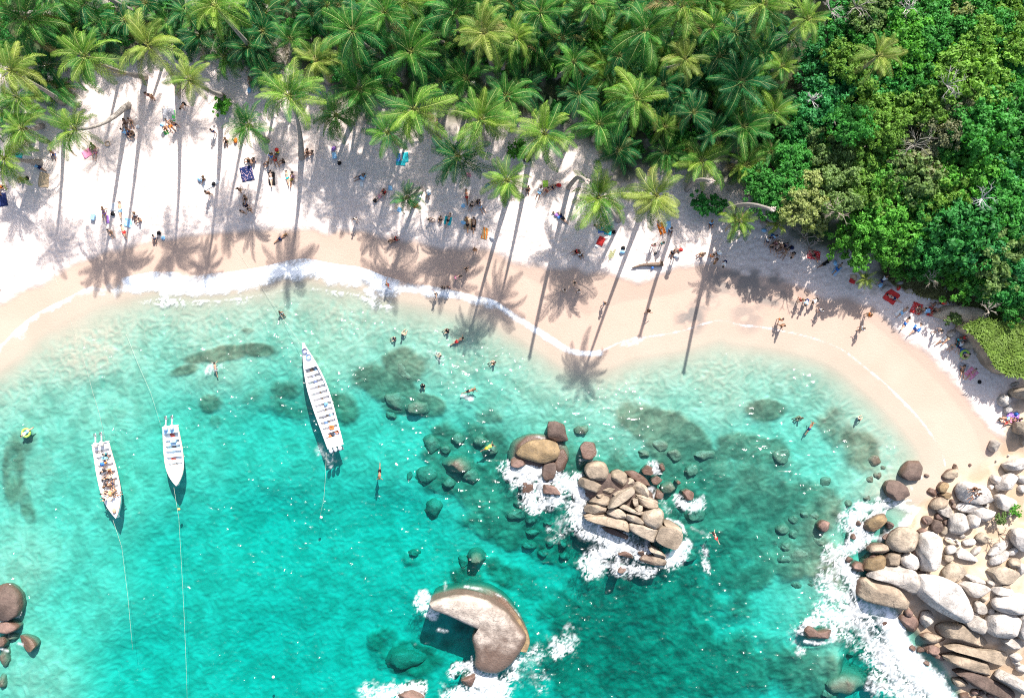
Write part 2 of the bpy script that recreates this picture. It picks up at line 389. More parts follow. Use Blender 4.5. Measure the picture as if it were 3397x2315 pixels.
# ------------------------------------------------------------------ the sea, with its foam
FOAM = [  # tile, points, half width px, strength
    ('N', [(285, 965), (430, 950), (500, 950)], 26, .5), ('N', [(440, 935), (530, 935), (640, 950), (720, 940), (850, 918), (960, 892), (1020, 885), (1110, 905), (1200, 915), (1300, 945)], 34, 1.7),
    ('N', [(540, 960), (600, 970)], 26, .9), ('N', [(1210, 930), (1240, 985)], 22, .6), ('N', [(1300, 945), (1440, 962), (1560, 988), (1640, 1004)], 17, 1.35),
    ('N', [(1640, 1004), (1700, 1046), (1760, 1084), (1830, 1128), (1880, 1160), (1930, 1172), (1990, 1170)], 10, 1.5),
    ('N', [(0, 1160), (60, 1090), (150, 1030), (230, 994), (290, 960)], 16, .75), ('N', [(20, 1120), (60, 1110)], 22, .6),
    ('N', [(1990, 1168), (2070, 1128), (2160, 1116), (2260, 1100), (2330, 1074), (2400, 1059), (2450, 1079), (2530, 1084), (2680, 1115), (2790, 1155)], 4, .62), ('N', [(2060, 1135), (2130, 1125)], 14, .5),
    ('N', [(2790, 1155), (2880, 1225), (2960, 1296), (3040, 1376), (3080, 1426), (3120, 1486), (3138, 1545)], 4, .5), ('N', [(2900, 1232), (2960, 1290), (3035, 1365)], 8, .85),
    ('R', [(230, 680), (330, 660), (420, 640), (490, 690), (430, 740), (320, 760)], 46, 1.05), ('R', [(520, 760), (490, 860), (400, 940), (420, 980), (560, 960), (680, 920)], 40, .85),
    ('R', [(660, 770), (760, 800), (860, 880), (860, 960), (820, 1060), (900, 1150), (1000, 1200)], 62, 1.1), ('R', [(1000, 1190), (1090, 1270), (1160, 1330), (1100, 1400), (1000, 1440), (960, 1500), (990, 1560)], 55, 1.05),
    ('R', [(1100, 1390), (1230, 1370), (1340, 1390), (1400, 1420)], 42, .95), ('R', [(1000, 1570), (1120, 1500), (1300, 1560), (1450, 1560)], 45, .75), ('R', [(1180, 1260), (1300, 1300), (1400, 1330)], 40, .7),
    ('R', [(1600, 1500), (1720, 1430), (1780, 1340)], 34, .9), ('R', [(1720, 950), (1800, 980), (1930, 970)], 32, .85), ('R', [(1500, 640), (1530, 690)], 26, .8), ('R', [(1000, 510), (990, 560)], 22, .7), ('R', [(1960, 1400), (1990, 1530)], 34, .6),
    ('R', [(860, 590), (960, 600)], 18, .5), ('R', [(470, 390), (560, 410)], 22, .6), ('R', [(1620, 1110), (1740, 1150), (1780, 1230)], 16, .6), ('R', [(1830, 1190), (1980, 1250)], 22, .55), ('R', [(620, 930), (800, 970), (760, 1100), (640, 1200)], 70, .5),
    ('R', [(1480, 870), (1560, 960), (1620, 1040)], 24, .55), ('R', [(540, 440), (600, 450)], 16, .5),
    ('G', [(640, 1500), (760, 1400), (900, 1360), (1060, 1350), (1240, 1420), (1360, 1420)], 58, .85), ('G', [(1200, 970), (1270, 960)], 20, .8), ('G', [(1210, 1070), (1290, 1080)], 24, .85), ('G', [(980, 1120), (980, 1260), (1080, 1320), (1200, 1300)], 16, .6), ('G', [(1180, 1130), (1210, 1200)], 18, .5),
    ('Q', [(580, 60), (680, 150), (640, 250), (560, 310), (440, 330), (400, 390)], 46, .85), ('Q', [(900, 200), (980, 160), (1080, 60), (1170, 110)], 50, .85), ('Q', [(700, 230), (850, 220)], 40, .7), ('Q', [(490, 400), (560, 490), (630, 600), (640, 700)], 44, 1.05), ('Q', [(460, 500), (380, 560), (430, 680), (560, 740)], 60, .75),
    ('Q', [(380, 860), (500, 900), (620, 850), (720, 790), (850, 850)], 62, 1.0), ('Q', [(560, 960), (680, 1000), (760, 1100)], 80, .7), ('Q', [(900, 920), (960, 1020), (990, 1100), (1040, 1220), (1130, 1330), (1230, 1430), (1330, 1540), (1380, 1640)], 105, 1.35),
    ('Q', [(820, 1150), (900, 1300), (1000, 1450), (1100, 1584)], 80, .8), ('Q', [(170, 1000), (230, 930), (320, 910), (430, 970), (420, 1050)], 26, .95), ('Q', [(190, 1100), (330, 1120), (440, 1090)], 18, .8), ('Q', [(100, 980), (80, 1100), (140, 1180)], 26, .5), ('Q', [(780, 1460), (950, 1480), (1000, 1584)], 60, .65),
    ('K', [(1240, 1400), (1380, 1440), (1460, 1480), (1330, 1560), (1150, 1570), (1000, 1600)], 78, 1.3), ('K', [(1590, 1250), (1720, 1190), (1860, 1140)], 70, .58), ('K', [(1640, 1340), (1780, 1320), (1850, 1400)], 80, .5), ('K', [(2060, 1060), (2160, 1020), (2218, 960)], 70, .62), ('K', [(640, 560), (660, 630), (740, 690)], 40, .85),
    ('K', [(180, 1550), (330, 1500), (480, 1480), (600, 1470)], 50, 1.05), ('K', [(60, 1570), (200, 1480)], 60, .6), ('K', [(960, 1330), (1000, 1270), (1110, 1260), (1160, 1290)], 34, .85), ('K', [(860, 1480), (880, 1540)], 40, .6), ('K', [(300, 1440), (400, 1400)], 40, .5), ('K', [(1160, 1150), (1160, 1280)], 14, .6),
    ('K', [(880, 370), (870, 480)], 26, .5), ('K', [(1080, 410), (1300, 440), (1480, 520), (1640, 680), (1720, 850)], 16, .5), ('K', [(700, 1000), (560, 1020)], 26, .42), ('K', [(800, 860), (900, 880)], 26, .42),
    ('L', [(0, 700), (80, 690), (160, 670)], 34, .8), ('L', [(0, 770), (60, 780)], 26, .8), ('L', [(200, 1010), (300, 1030)], 18, .75), ('L', [(0, 1060), (80, 1090)], 22, .7), ('L', [(100, 480), (140, 480)], 16, .5),
    ('S1', [(1780, 320), (1870, 300)], 26, .55), ('S2', [(480, 980), (560, 1060), (600, 1110)], 40, .3), ('S2', [(680, 1100), (760, 1070)], 18, .4), ('S2', [(1480, 160), (1560, 240)], 26, .5), ('S2', [(1740, 540), (1830, 575)], 20, .6), ('S2', [(1030, 1060), (1050, 1130)], 16, .4)]
wx = axis(-60, 60, .13, 380); wy = axis(-42, 14, .13, 380); WX, WY = np.meshgrid(wx, wy)
WPX = 1698.5 + WX * 30; WPY = 1157.5 - WY * 30
warp = 16.0
QX = WPX + (fbm(WX * .5, WY * .5, 71) - .5) * 2 * warp; QY = WPY + (fbm(WX * .5, WY * .5, 77) - .5) * 2 * warp
foam = np.zeros(WX.shape); halo = np.zeros(WX.shape)
for t, pts, hw, st in FOAM:
    pp = [nat(t, *p) for p in pts]; hw = hw / TILE[t][2]; R = hw * 3.3 + 2
    m = (QX > min(p[0] for p in pp) - R) & (QX < max(p[0] for p in pp) + R) & (QY > min(p[1] for p in pp) - R) & (QY < max(p[1] for p in pp) + R)
    if not m.any(): continue
    if hw < 12: dist = seg_dist(WPX[m], WPY[m], smooth_line(pp, 1))
    else: dist = seg_dist(QX[m], QY[m], pp)
    foam[m] = np.maximum(foam[m], st * (1 - sstep(dist / hw, .0, 1.75 if hw > 12 else 1.7)))
    if hw > 9: halo[m] = np.maximum(halo[m], min(1, st) * (1 - sstep(dist / hw, .5, 3.2)))
halo = np.maximum(halo * np.where(-sdist(WX, WY, LAND) > 3, 1, .25), foam); fm = halo > .02
fx, fy, ff, fh = WX[fm], WY[fm], foam[fm], halo[fm]
ux = fx + (fbm(fx * .9, fy * .9, 101) - .5) * 2.6 + (fbm(fx * 2.4, fy * 2.4, 103) - .5) * .7; uy = fy + (fbm(fx * .9, fy * .9, 105) - .5) * 2.6 + (fbm(fx * 2.4, fy * 2.4, 107) - .5) * .7
lace = np.maximum(1 - sstep(lattice_edge(ux, uy, .8, 111), .01, .2), .8 * (1 - sstep(lattice_edge(ux, uy, 1.7, 115), .02, .3)))
fn = (fbm(fx * .8, fy * .8, 121, 4) - .5) * 1.1 + (fbm(fx * 2.6, fy * 2.6, 127, 3) - .5) * .6
ft = np.maximum(sstep(ff + fn * 1.0, .85, 1.4), lace * .85 * sstep(fh + fn * .75, .25, .85)); ft = np.maximum(ft, .35 * sstep(ff + fn * .6, .25, .95))
fmask = np.zeros(WX.shape); fmask[fm] = ft * sstep(fh, .03, .2)
core = (np.abs(WX) < 62) & (np.abs(WY) < 44)
calm = .45 + .75 * sstep(fbm(WX * .12, WY * .12, 86, 3), .35, .65)
sea_d = -sdist(WX, WY, LAND)
clus = sstep(fbm(WX * .28, WY * .28, 95, 3), .38, .62)
spark = np.clip(vn(WX * 2.7, WY * 3.3, 96) - (.86 - .26 * clus), 0, 1) * .55 + np.clip(vn(WX * 3.7 + 9, WY * 3.1, 97) - (.9 - .24 * clus), 0, 1) * .5
chop = (fbm(WX * .22, WY * .3, 81) - .5) * .14 + ((fbm(WX * .6, WY * .85, 83, 2) - .5) * .16 + (vn(WX * 2.0, WY * 2.5, 85) - .5) * .035) * calm * (.25 + .75 * sstep(sea_d, 2, 9)) + spark * sstep(sea_d, 2, 5)
WZ = np.where(core, chop, 0) * sstep(sea_d, .3, 5) + (.07 * np.clip(foam - .5, 0, 1) + .04 * fmask * fbm(WX * 1.5, WY * 1.5, 88, 3)) * sstep(sea_d, .3, 2)
nwx, nwy = len(wx), len(wy)
top = np.stack([WX, WY, WZ], -1).reshape(-1, 3); faces = grid_faces(nwx, nwy)
ring = np.concatenate([np.arange(nwx), np.arange(1, nwy) * nwx + nwx - 1, (nwy - 1) * nwx + np.arange(nwx - 2, -1, -1), np.arange(nwy - 2, 0, -1) * nwx])
low = top[ring].copy(); low[:, 2] = -40; n0 = len(top)
k = np.arange(len(ring)); k2 = (k + 1) % len(ring)
side = np.stack([ring[k2], ring[k], n0 + k, n0 + k2], 1)
cen = n0 + len(ring)
allv = np.concatenate([top, low, [[0, 0, -40.0]]])
flo = np.stack([n0 + k2, n0 + k, np.full(len(k), cen), np.full(len(k), cen)], 1)
def sea_material():
    m = NT('sea_water')
    mask = m.n('Attribute', {'attribute_name': 'foam'}).outputs['Fac']
    g = m.n('NewGeometry')
    c = m.math('ABSOLUTE', m.n('VectorMath', {'operation': 'DOT_PRODUCT'}, _0=g.outputs['Normal'], _1=g.outputs['Incoming']).outputs['Value'])
    fr = m.math('ADD', m.math('MULTIPLY', m.math('POWER', m.math('SUBTRACT', 1.0, c, True), 5.0), .98), .02)   # Schlick, the same from both sides
    surf = m.n('MixShader', _0=fr, _1=m.n('BsdfTransparent', Color=(1, 1, 1)), _2=m.n('BsdfGlossy', Color=(1, 1, 1), Roughness=.19))
    foamb = m.n('BsdfDiffuse', Color=(.86, .88, .89))
    m.t.links.new(m.n('VolumeAbsorption', Color=(.03, .937, .943), Density=.66).outputs[0], m.out.inputs['Volume'])
    return m.done(m.n('MixShader', _0=mask, _1=surf, _2=foamb).outputs[0])
sea_me = mesh_np('sea', allv, np.concatenate([faces, side, flo[:0]]), sea_material())
bm = bmesh.new(); bm.from_mesh(sea_me); bm.verts.ensure_lookup_table()
bm.faces.new([bm.verts[n0 + i] for i in reversed(range(len(ring)))])
bm.to_mesh(sea_me); bm.free(); sea_me.update()
fa = sea_me.attributes.new('foam', 'FLOAT', 'POINT')
fv = np.zeros(len(sea_me.vertices), np.float32); fv[:n0] = fmask.ravel(); fa.data.foreach_set('value', fv)
tag(put('sea', sea_me), 'clear turquoise sea with white foam along shore and rocks', kind='structure')

# ------------------------------------------------------------------ rocks
def rock_material(name='granite', w0=.22, w1=.62):
    m = NT(name); p = m.pos(); c = m.n('ObjectInfo').outputs['Color']
    n1 = m.noise(.8, 4, .6, p); n2 = m.noise(4.5, 4, .7, p)
    v = m.ramp(n1, .28, .72, .6, 1.25)
    cc = m.mix(1.0, c, m.n('CombineColor', _0=v, _1=v, _2=v), 'MULTIPLY')
    cc = m.mix(m.ramp(n2, .5, .72, 0, .6), cc, (.15, .12, .095))
    z = m.n('SeparateXYZ', _0=p).outputs[2]
    zz = m.math('ADD', z, m.math('MULTIPLY', m.math('SUBTRACT', n1, .5), .9))
    wet = m.ramp(zz, w1, w0)
    crack = m.n('TexVoronoi', {'feature': 'DISTANCE_TO_EDGE'}, Vector=m.n('VectorMath', {'operation': 'MULTIPLY_ADD'}, _0=m.n('CombineXYZ', _0=n1, _1=n2, _2=n1), _1=(1.2, 1.2, 1.2), _2=p), Scale=.33).outputs[0]
    cc = m.mix(m.math('MULTIPLY', m.ramp(crack, .012, .003, 0, .6), m.ramp(n1, .45, .55)), cc, (.06, .045, .035))
    cc = m.mix(m.math('MULTIPLY', wet, .88), cc, m.mix(n2, (.055, .032, .024), (.15, .09, .062)))
    alga = m.ramp(zz, .0, -.5)
    cc = m.mix(m.math('MULTIPLY', alga, .85), cc, m.mix(n2, (.10, .082, .055), (.27, .225, .155)))
    return m.done(m.bsdf(cc, m.math('SUBTRACT', .85, m.math('MULTIPLY', wet, .45)), .3, m.bump(m.math('ADD', n2, n1), .55, .16)))
ROCK = rock_material(); SPLASHED = rock_material('splashed_granite', 1.5, 2.35)
GREY, TAN, WARM, RED, DARK, OCHRE, PALE = (.37, .33, .29), (.30, .235, .17), (.345, .28, .21), (.20, .125, .10), (.115, .08, .065), (.23, .16, .085), (.50, .455, .41)
def rock_mesh(poly, zb, zt, seed, cuts=4, n=34, medial=None, flat=2.6, tilt=None, amp=.07, flare=0.0, soft=2, zs=None, mat=None):
    """a boulder that fills a plan outline: flanks, rounded or cut shoulders and a crown, from zb up to zt"""
    r = random.Random(seed); P = [Vector((a, b)) for a, b in poly]
    q = list(P)
    for _ in range(soft):
        w = []
        for a, b in zip(q, q[1:] + q[:1]): w += [a * .84 + b * .16, a * .16 + b * .84]
        q = w
    L = [0.0]
    for a, b in zip(q, q[1:] + q[:1]): L.append(L[-1] + (b - a).length)
    out = []; k = 0
    for i in range(n):
        t = L[-1] * i / n
        while L[k + 1] < t: k += 1
        u = (t - L[k]) / max(1e-6, L[k + 1] - L[k]); out.append(q[k].lerp(q[(k + 1) % len(q)], u))
    area = sum(a.x * b.y - b.x * a.y for a, b in zip(out, out[1:] + out[:1])) / 2
    if area < 0: out.reverse(); area = -area
    c = sum(out, Vector((0, 0))) / n
    if medial:
        M = [Vector(a) for a in medial]; tg = []
        for p in out:
            best = None
            for a, b in zip(M, M[1:]):
                ab = b - a; t = max(0, min(1, (p - a).dot(ab) / ab.length_squared)); s = a + ab * t
                if best is None or (s - p).length < best[0]: best = ((s - p).length, s)
            tg.append(best[1])
    else: tg = [c] * n
    R = math.sqrt(area / math.pi); hh = zt - zb
    if zs is None: zs = max((zb + zt) / 2, zt * .42) if zb < -.8 and zt > .2 else (zb + zt) / 2
    zm = (zs - zb) / hh
    prof = [(.80 + flare, 0), (.93 + flare * .6, .32 * zm), (1.0 + flare * .2, .72 * zm), (1.0, zm)]
    for a in (14, 28, 42, 55, 67, 78): prof.append((math.cos(math.radians(a)) ** (2 / flat), zm + (1 - zm) * math.sin(math.radians(a)) ** (2 / flat)))
    V = []; tl = tilt or (r.uniform(-.16, .16), r.uniform(-.16, .16))
    for s, zf in prof:
        for p, m in zip(out, tg):
            x = m + (p - m) * s; V.append(Vector((x.x, x.y, zb + hh * zf + (tl[0] * (x.x - c.x) + tl[1] * (x.y - c.y)) * min(1, zf * 1.4))))
    top0 = len(V)
    if medial:
        for m in tg: V.append(Vector((m.x, m.y, zt + tl[0] * (m.x - c.x) + tl[1] * (m.y - c.y))))
    else: V.append(Vector((c.x, c.y, zt)))
    if not medial:
        for _ in range(cuts):
            a = r.uniform(0, 2 * math.pi); e = math.radians(r.choice((r.uniform(12, 40), r.uniform(40, 80))))
            nv = Vector((math.cos(a) * math.cos(e), math.sin(a) * math.cos(e), math.sin(e)))
            o = Vector((c.x, c.y, zb + hh * .45)); top = max((v - o).dot(nv) for v in V); lim = top * r.uniform(.72, .9)
            for v in V:
                dd = (v - o).dot(nv) - lim
                if dd > 0: v -= nv * dd * .92
    fr = .9 / max(R, .35)
    for v in V:
        w = mnoise.noise_vector(Vector((v.x * fr + seed * 3.7, v.y * fr, v.z * fr))); w2 = mnoise.noise_vector(Vector((v.x * fr * 2.9, v.y * fr * 2.9 + seed, v.z * fr * 2.9)))
        v += w * amp * R * (.8 if medial else 1) + w2 * amp * .4 * R
    F = []
    for i in range(len(prof) - 1):
        for j in range(n):
            a = i * n + j; b = i * n + (j + 1) % n; F.append((a, b, b + n, a + n))
    i = (len(prof) - 1) * n
    for j in range(n):
        if medial: F.append((i + j, i + (j + 1) % n, top0 + (j + 1) % n, top0 + j))
        else: F.append((i + j, i + (j + 1) % n, top0))
    F.append(tuple(reversed(range(n))))
    base = Vector((c.x, c.y, zb))
    me = mesh_py('rock', [v - base for v in V], F, mat or ROCK)
    if medial:
        bm = bmesh.new(); bm.from_mesh(me); bmesh.ops.remove_doubles(bm, verts=bm.verts, dist=.004)
        bmesh.ops.holes_fill(bm, edges=[e for e in bm.edges if e.is_boundary], sides=0)
        bmesh.ops.triangulate(bm, faces=[f for f in bm.faces if len(f.verts) > 4]); bmesh.ops.recalc_face_normals(bm, faces=bm.faces)
        for f in bm.faces: f.smooth = True
        bm.to_mesh(me); bm.free()
    me.set_sharp_from_angle(angle=math.radians(38))
    return me, base
rock_seed = [0]
def rock(name, label, group, color, poly, zb, zt, **k):
    rock_seed[0] += 1; s = rock_seed[0]
    me, base = rock_mesh(poly, zb, zt, s, **k)
    r = random.Random(s); v = r.uniform(.9, 1.1)
    return tag(put(name, me, loc=base, color=[min(.62, a * v) for a in color]), label, 'rock', group)
def pts(t, lst, z): return [at(t, a, b, z) for a, b in lst]
def ell(t, x, y, rx, ry, rot, z, seed):
    r = random.Random(seed * 13 + 5); c, s = math.cos(math.radians(-rot)), math.sin(math.radians(-rot)); o = []
    for i in range(9):
        a = 2 * math.pi * (i + r.uniform(-.25, .25)) / 9; j = r.uniform(.88, 1.1); X, Y = rx * math.cos(a) * j, ry * math.sin(a) * j
        o.append(at(t, x + X * c + Y * s, y - X * s + Y * c, z))
    return o

def offset(lst, cx, cy, s): return [(cx + (a - cx) * s, cy + (b - cy) * s) for a, b in lst]
IS = 'rocks of the islet in the bay'
isl = [  # outline (survey tile R), bottom, top, colour, label
    ([(580, 270), (650, 262), (720, 290), (725, 350), (750, 420), (720, 450), (640, 430), (575, 400)], -1.0, .75, DARK, 'wet brown block standing off the ochre-topped rock of the islet', 'blocky'),
    ([(300, 550), (340, 480), (430, 430), (560, 420), (650, 450), (670, 520), (640, 590), (540, 630), (440, 600), (350, 580)], -1.0, 1.25, OCHRE, 'broad ochre-topped rock with dark wet flanks on the islet', 'b'),
    ([(210, 560), (260, 440), (420, 380), (600, 400), (740, 480), (750, 640), (620, 720), (420, 640), (280, 660)], -1.6, .12, DARK, 'dark awash ledge around the ochre-topped rock', 'b'),
    ([(245, 600), (290, 560), (360, 580), (370, 640), (310, 665), (255, 650)], -1.0, .5, RED, 'small reddish wet rock beside swirling foam', 'b'),
    ([(510, 640), (640, 615), (645, 700), (600, 810), (560, 800), (520, 720)], -1.2, .55, DARK, 'dark wet spur running down from the ochre-topped rock', 'b'),
    ([(530, 810), (640, 830), (690, 900), (620, 925), (540, 905)], -1.2, .5, RED, 'reddish barnacled rock at end of the dark spur', 'b'),
    ([(630, 540), (720, 500), (750, 590), (720, 690), (650, 700)], -1.2, .35, DARK, 'dark wet shoulder rock with streaks of foam', 'b'),
    ([(320, 800), (420, 775), (480, 820), (440, 900), (350, 900)], -1.6, .12, DARK, 'dark rock awash in the foam swirl', 'b'),
    ([(860, 480), (900, 440), (990, 450), (1000, 540), (950, 590), (880, 580)], -1.0, .5, RED, 'reddish wet rock alone between islet and beach', 'b'),
    ([(900, 690), (930, 640), (1010, 615), (1080, 630), (1105, 690), (1085, 760), (1030, 785), (930, 750)], -.8, 2.2, TAN, 'big round tan boulder at head of the islet pile', 'r'),
    ([(845, 790), (870, 755), (960, 755), (1060, 795), (1070, 840), (1020, 885), (920, 850), (850, 825)], -.8, 1.5, TAN, 'long split slab below the big round boulder', 'b'),
    ([(1120, 770), (1140, 710), (1200, 690), (1265, 720), (1265, 790), (1220, 835), (1150, 810)], -.8, 1.9, TAN, 'rounded tan boulder beside the big round one', 'r'),
    ([(1050, 860), (1100, 825), (1170, 830), (1190, 855), (1130, 890), (1070, 890)], -.8, 1.25, TAN, 'small low boulder wedged in the islet pile', 'b'),
    ([(1070, 790), (1130, 795), (1160, 820), (1100, 825)], -.8, 1.4, WARM, 'thin wedge of stone under the round boulders', 'b'),
    ([(1268, 790), (1290, 755), (1330, 770), (1325, 810), (1280, 820)], -.8, 1.5, WARM, 'small pale stone at edge of the islet pile', 'r'),
    ([(1310, 830), (1370, 790), (1430, 820), (1460, 880), (1450, 915), (1380, 905), (1320, 870)], -.8, 1.8, WARM, 'faceted boulder at top of the tilted slab', 'b'),
    ([(1100, 1020), (1130, 950), (1200, 880), (1310, 835), (1342, 880), (1280, 930), (1180, 990)], -.6, 2.7, WARM, 'long pale slab tilted across the top of the islet', 's'),
    ([(940, 970), (990, 920), (1080, 900), (1112, 930), (1105, 985), (1060, 1000), (960, 985)], -.8, 1.7, TAN, 'brown capped boulder on the foam side of the islet', 'b'),
    ([(895, 1030), (930, 990), (1010, 980), (1085, 1010), (1082, 1060), (1000, 1068), (905, 1058)], -.8, 1.5, TAN, 'low rounded boulder above the long seaward ledge', 'r'),
    ([(1085, 1060), (1130, 1012), (1200, 1015), (1250, 1060), (1250, 1112), (1160, 1092)], -.8, 2.0, WARM, 'flat tan block behind the long seaward ledge', 's'),
    ([(1255, 1060), (1340, 1075), (1412, 1130), (1402, 1152), (1320, 1130), (1255, 1112)], -.8, 2.1, WARM, 'narrow pale block beside the flat tan block', 's'),
    ([(890, 1112), (1010, 1085), (1140, 1085), (1270, 1130), (1292, 1190), (1280, 1212), (1130, 1178), (980, 1145)], -.9, 1.7, TAN, 'long tan ledge facing the foam on the islet', 's'),
    ([(1290, 1140), (1400, 1160), (1550, 1215), (1545, 1290), (1500, 1312), (1380, 1262), (1285, 1202)], -.9, 2.0, WARM, 'squared ledge continuing the seaward face of the islet', 's'),
    ([(1395, 1110), (1420, 1060), (1500, 1020), (1580, 1040), (1596, 1100), (1560, 1190), (1520, 1205), (1420, 1162)], -.8, 2.5, WARM, 'broad grooved boulder high on the islet', 'r'),
    ([(1510, 1290), (1550, 1182), (1650, 1180), (1752, 1232), (1745, 1320), (1700, 1390), (1600, 1350)], -.9, 2.2, TAN, 'big square cracked block at the seaward corner', 's'),
    ([(1590, 1140), (1640, 1130), (1738, 1190), (1736, 1222), (1650, 1186), (1600, 1172)], -.9, 1.7, TAN, 'thin slab leaning on the big square block', 's'),
    ([(1190, 1002), (1230, 975), (1330, 1030), (1430, 1060), (1412, 1078), (1300, 1048)], -.8, 2.1, WARM, 'narrow sloping slab below the tilted slab', 's'),
    ([(1340, 920), (1380, 918), (1530, 970), (1535, 1012), (1450, 1012), (1380, 982)], -.8, 1.7, TAN, 'layered slab on the lagoon side of the islet', 's'),
    ([(1310, 942), (1360, 930), (1372, 980), (1330, 1002)], -.8, 2.1, WARM, 'upright small block in the middle of the islet', 'b'),
    ([(1335, 1020), (1370, 990), (1415, 1000), (1420, 1030), (1360, 1042)], -.8, 2.2, WARM, 'pair-shaped small stone in the middle of the islet', 'b'),
    ([(1330, 890), (1430, 905), (1540, 960), (1530, 975), (1400, 925)], -.8, 1.5, WARM, 'thin pale strip of rock along the lagoon side', 's'),
    ([(900, 880), (950, 872), (1000, 905), (960, 925), (905, 915)], -.8, .6, RED, 'reddish wet stone at foot of the split slab', 'b'),
    ([(1000, 900), (1060, 890), (1120, 905), (1080, 925), (1010, 920)], -.8, 1.3, TAN, 'narrow stone between split slab and brown boulder', 'b'),
    ([(1140, 900), (1170, 865), (1230, 855), (1240, 870), (1190, 900)], -.8, 1.6, WARM, 'pale stone tucked under the tilted slab', 'b'),
    ([(900, 1090), (960, 1060), (1130, 1070), (1300, 1080), (1450, 1150), (1600, 1180), (1560, 1250), (1300, 1200), (1050, 1130)], -2.2, .9, TAN, 'dark core ledge under the islet blocks', 's'),
    ([(900, 800), (1000, 700), (1250, 760), (1440, 850), (1560, 980), (1560, 1100), (1300, 1080), (1000, 1000), (930, 900)], -2.2, .9, DARK, 'dark core rock showing between the islet boulders', 'b'),
    ([(1000, 1180), (1130, 1190), (1280, 1260), (1260, 1285), (1120, 1240)], -1.5, .35, DARK, 'dark wet step below the long tan ledge', 's'),
    ([(1378, 1480), (1420, 1430), (1520, 1440), (1612, 1480), (1602, 1525), (1500, 1522), (1400, 1502)], -1.4, 1.0, TAN, 'brown ribbed rock out in the foam off the islet', 'b'),
    ([(1460, 1382), (1490, 1352), (1600, 1420), (1612, 1462), (1520, 1440)], -1.4, 1.1, WARM, 'pointed tan rock beside the brown ribbed one', 'b'),
    ([(1180, 1410), (1250, 1395), (1340, 1440), (1330, 1470), (1230, 1440)], -1.4, .4, RED, 'low reddish rock awash below the islet', 'b'),
    ([(1180, 1550), (1220, 1520), (1270, 1545), (1250, 1584), (1190, 1580)], -1.6, .4, RED, 'small red-brown rock ringed with foam', 'b'),
    ([(1365, 1400), (1395, 1385), (1430, 1410), (1400, 1440), (1368, 1425)], -1.4, .45, DARK, 'small dark rock between the tan rock and the islet', 'b'),
    ([(1395, 690), (1450, 640), (1520, 680), (1500, 730), (1420, 720)], -1.0, .35, RED, 'wet reddish rock on the lagoon side of the islet', 'b'),
    ([(1480, 770), (1530, 735), (1580, 770), (1560, 815), (1500, 810)], -1.0, .35, DARK, 'round dark wet rock on the lagoon side', 'r'),
    ([(1545, 640), (1590, 625), (1620, 670), (1580, 710)], -1.0, .2, DARK, 'little wet rock splashed by foam', 'b'),
    ([(1750, 880), (1800, 855), (1865, 890), (1850, 940), (1780, 950)], -1.0, .45, RED, 'lone wet rock with foam past the lagoon side', 'b'),
    ([(1700, 790), (1725, 775), (1750, 800), (1725, 825)], -1.0, .2, WARM, 'tiny light stone breaking the lagoon surface', 'r'),
    ([(1510, 880), (1550, 850), (1590, 900), (1560, 950), (1515, 930)], -1.0, .4, DARK, 'dark wet rock hugging the islet edge', 'b'),
    ([(1240, 700), (1330, 690), (1440, 760), (1480, 840), (1420, 820), (1320, 760)], -1.0, .35, RED, 'red-brown wet apron rock behind the round boulders', 'b'),
    ([(1580, 820), (1660, 790), (1710, 850), (1650, 900), (1580, 880)], -1.3, -.2, WARM, 'pale rock just under the lagoon surface', 'r')]
for lst, zb, zt, colr, lab, kd in isl:
    kw = {'b': dict(cuts=3, flat=4.5, amp=.04, soft=1), 'r': dict(cuts=3, flat=2.9, amp=.05), 's': dict(cuts=1, flat=7, amp=.03, soft=1), 'blocky': dict(cuts=4, flat=4, soft=1)}[kd]
    x0, y0 = pts('R', [lst[0]], 0)[0]; ex = sum(p[0] for p in lst) / len(lst), sum(p[1] for p in lst) / len(lst); lst = offset(lst, *ex, 1.07)
    rock('rock', lab, IS, colr, pts('R', lst, max(0, zt * .6)), min(zb, ground_z(x0, y0) - .3), zt, **kw)
# the crescent rock
cres = [(705, 570), (770, 525), (900, 490), (1050, 465), (1150, 480), (1300, 520), (1440, 590), (1530, 650), (1600, 740), (1690, 850), (1740, 920), (1720, 1020), (1660, 1120), (1590, 1230), (1500, 1310), (1420, 1350),
        (1310, 1340), (1200, 1290), (1170, 1250), (1190, 1160), (1170, 1050), (1150, 950), (1180, 900), (1250, 868), (1150, 812), (1000, 732), (850, 662), (750, 622)]
med = [(860, 580), (1150, 650), (1380, 790), (1470, 960), (1400, 1170)]
rock('crescent_rock', 'large crescent-shaped rock with pale dry top and dark wet end', None, (.47, .395, .33), pts('K', cres, 1.0), -4.6, 2.1, medial=pts('K', med, 1.5), n=72, flat=4.5, amp=.03, tilt=(-.02, .17), zs=.55, mat=SPLASHED)
rock('reef_ledge', 'brown weedy ledge rimming outer side of the crescent rock', None, OCHRE, pts('K', [(760, 545), (900, 470), (1060, 430), (1200, 425), (1350, 455), (1500, 540), (1620, 670), (1730, 850), (1770, 960), (1730, 1080), (1560, 1000), (1300, 700), (1000, 560)], 0), -4.6, .1, n=48, cuts=0, amp=.04, zs=-.1, flat=4)
SUB = 'sunken boulders on the sea bed'
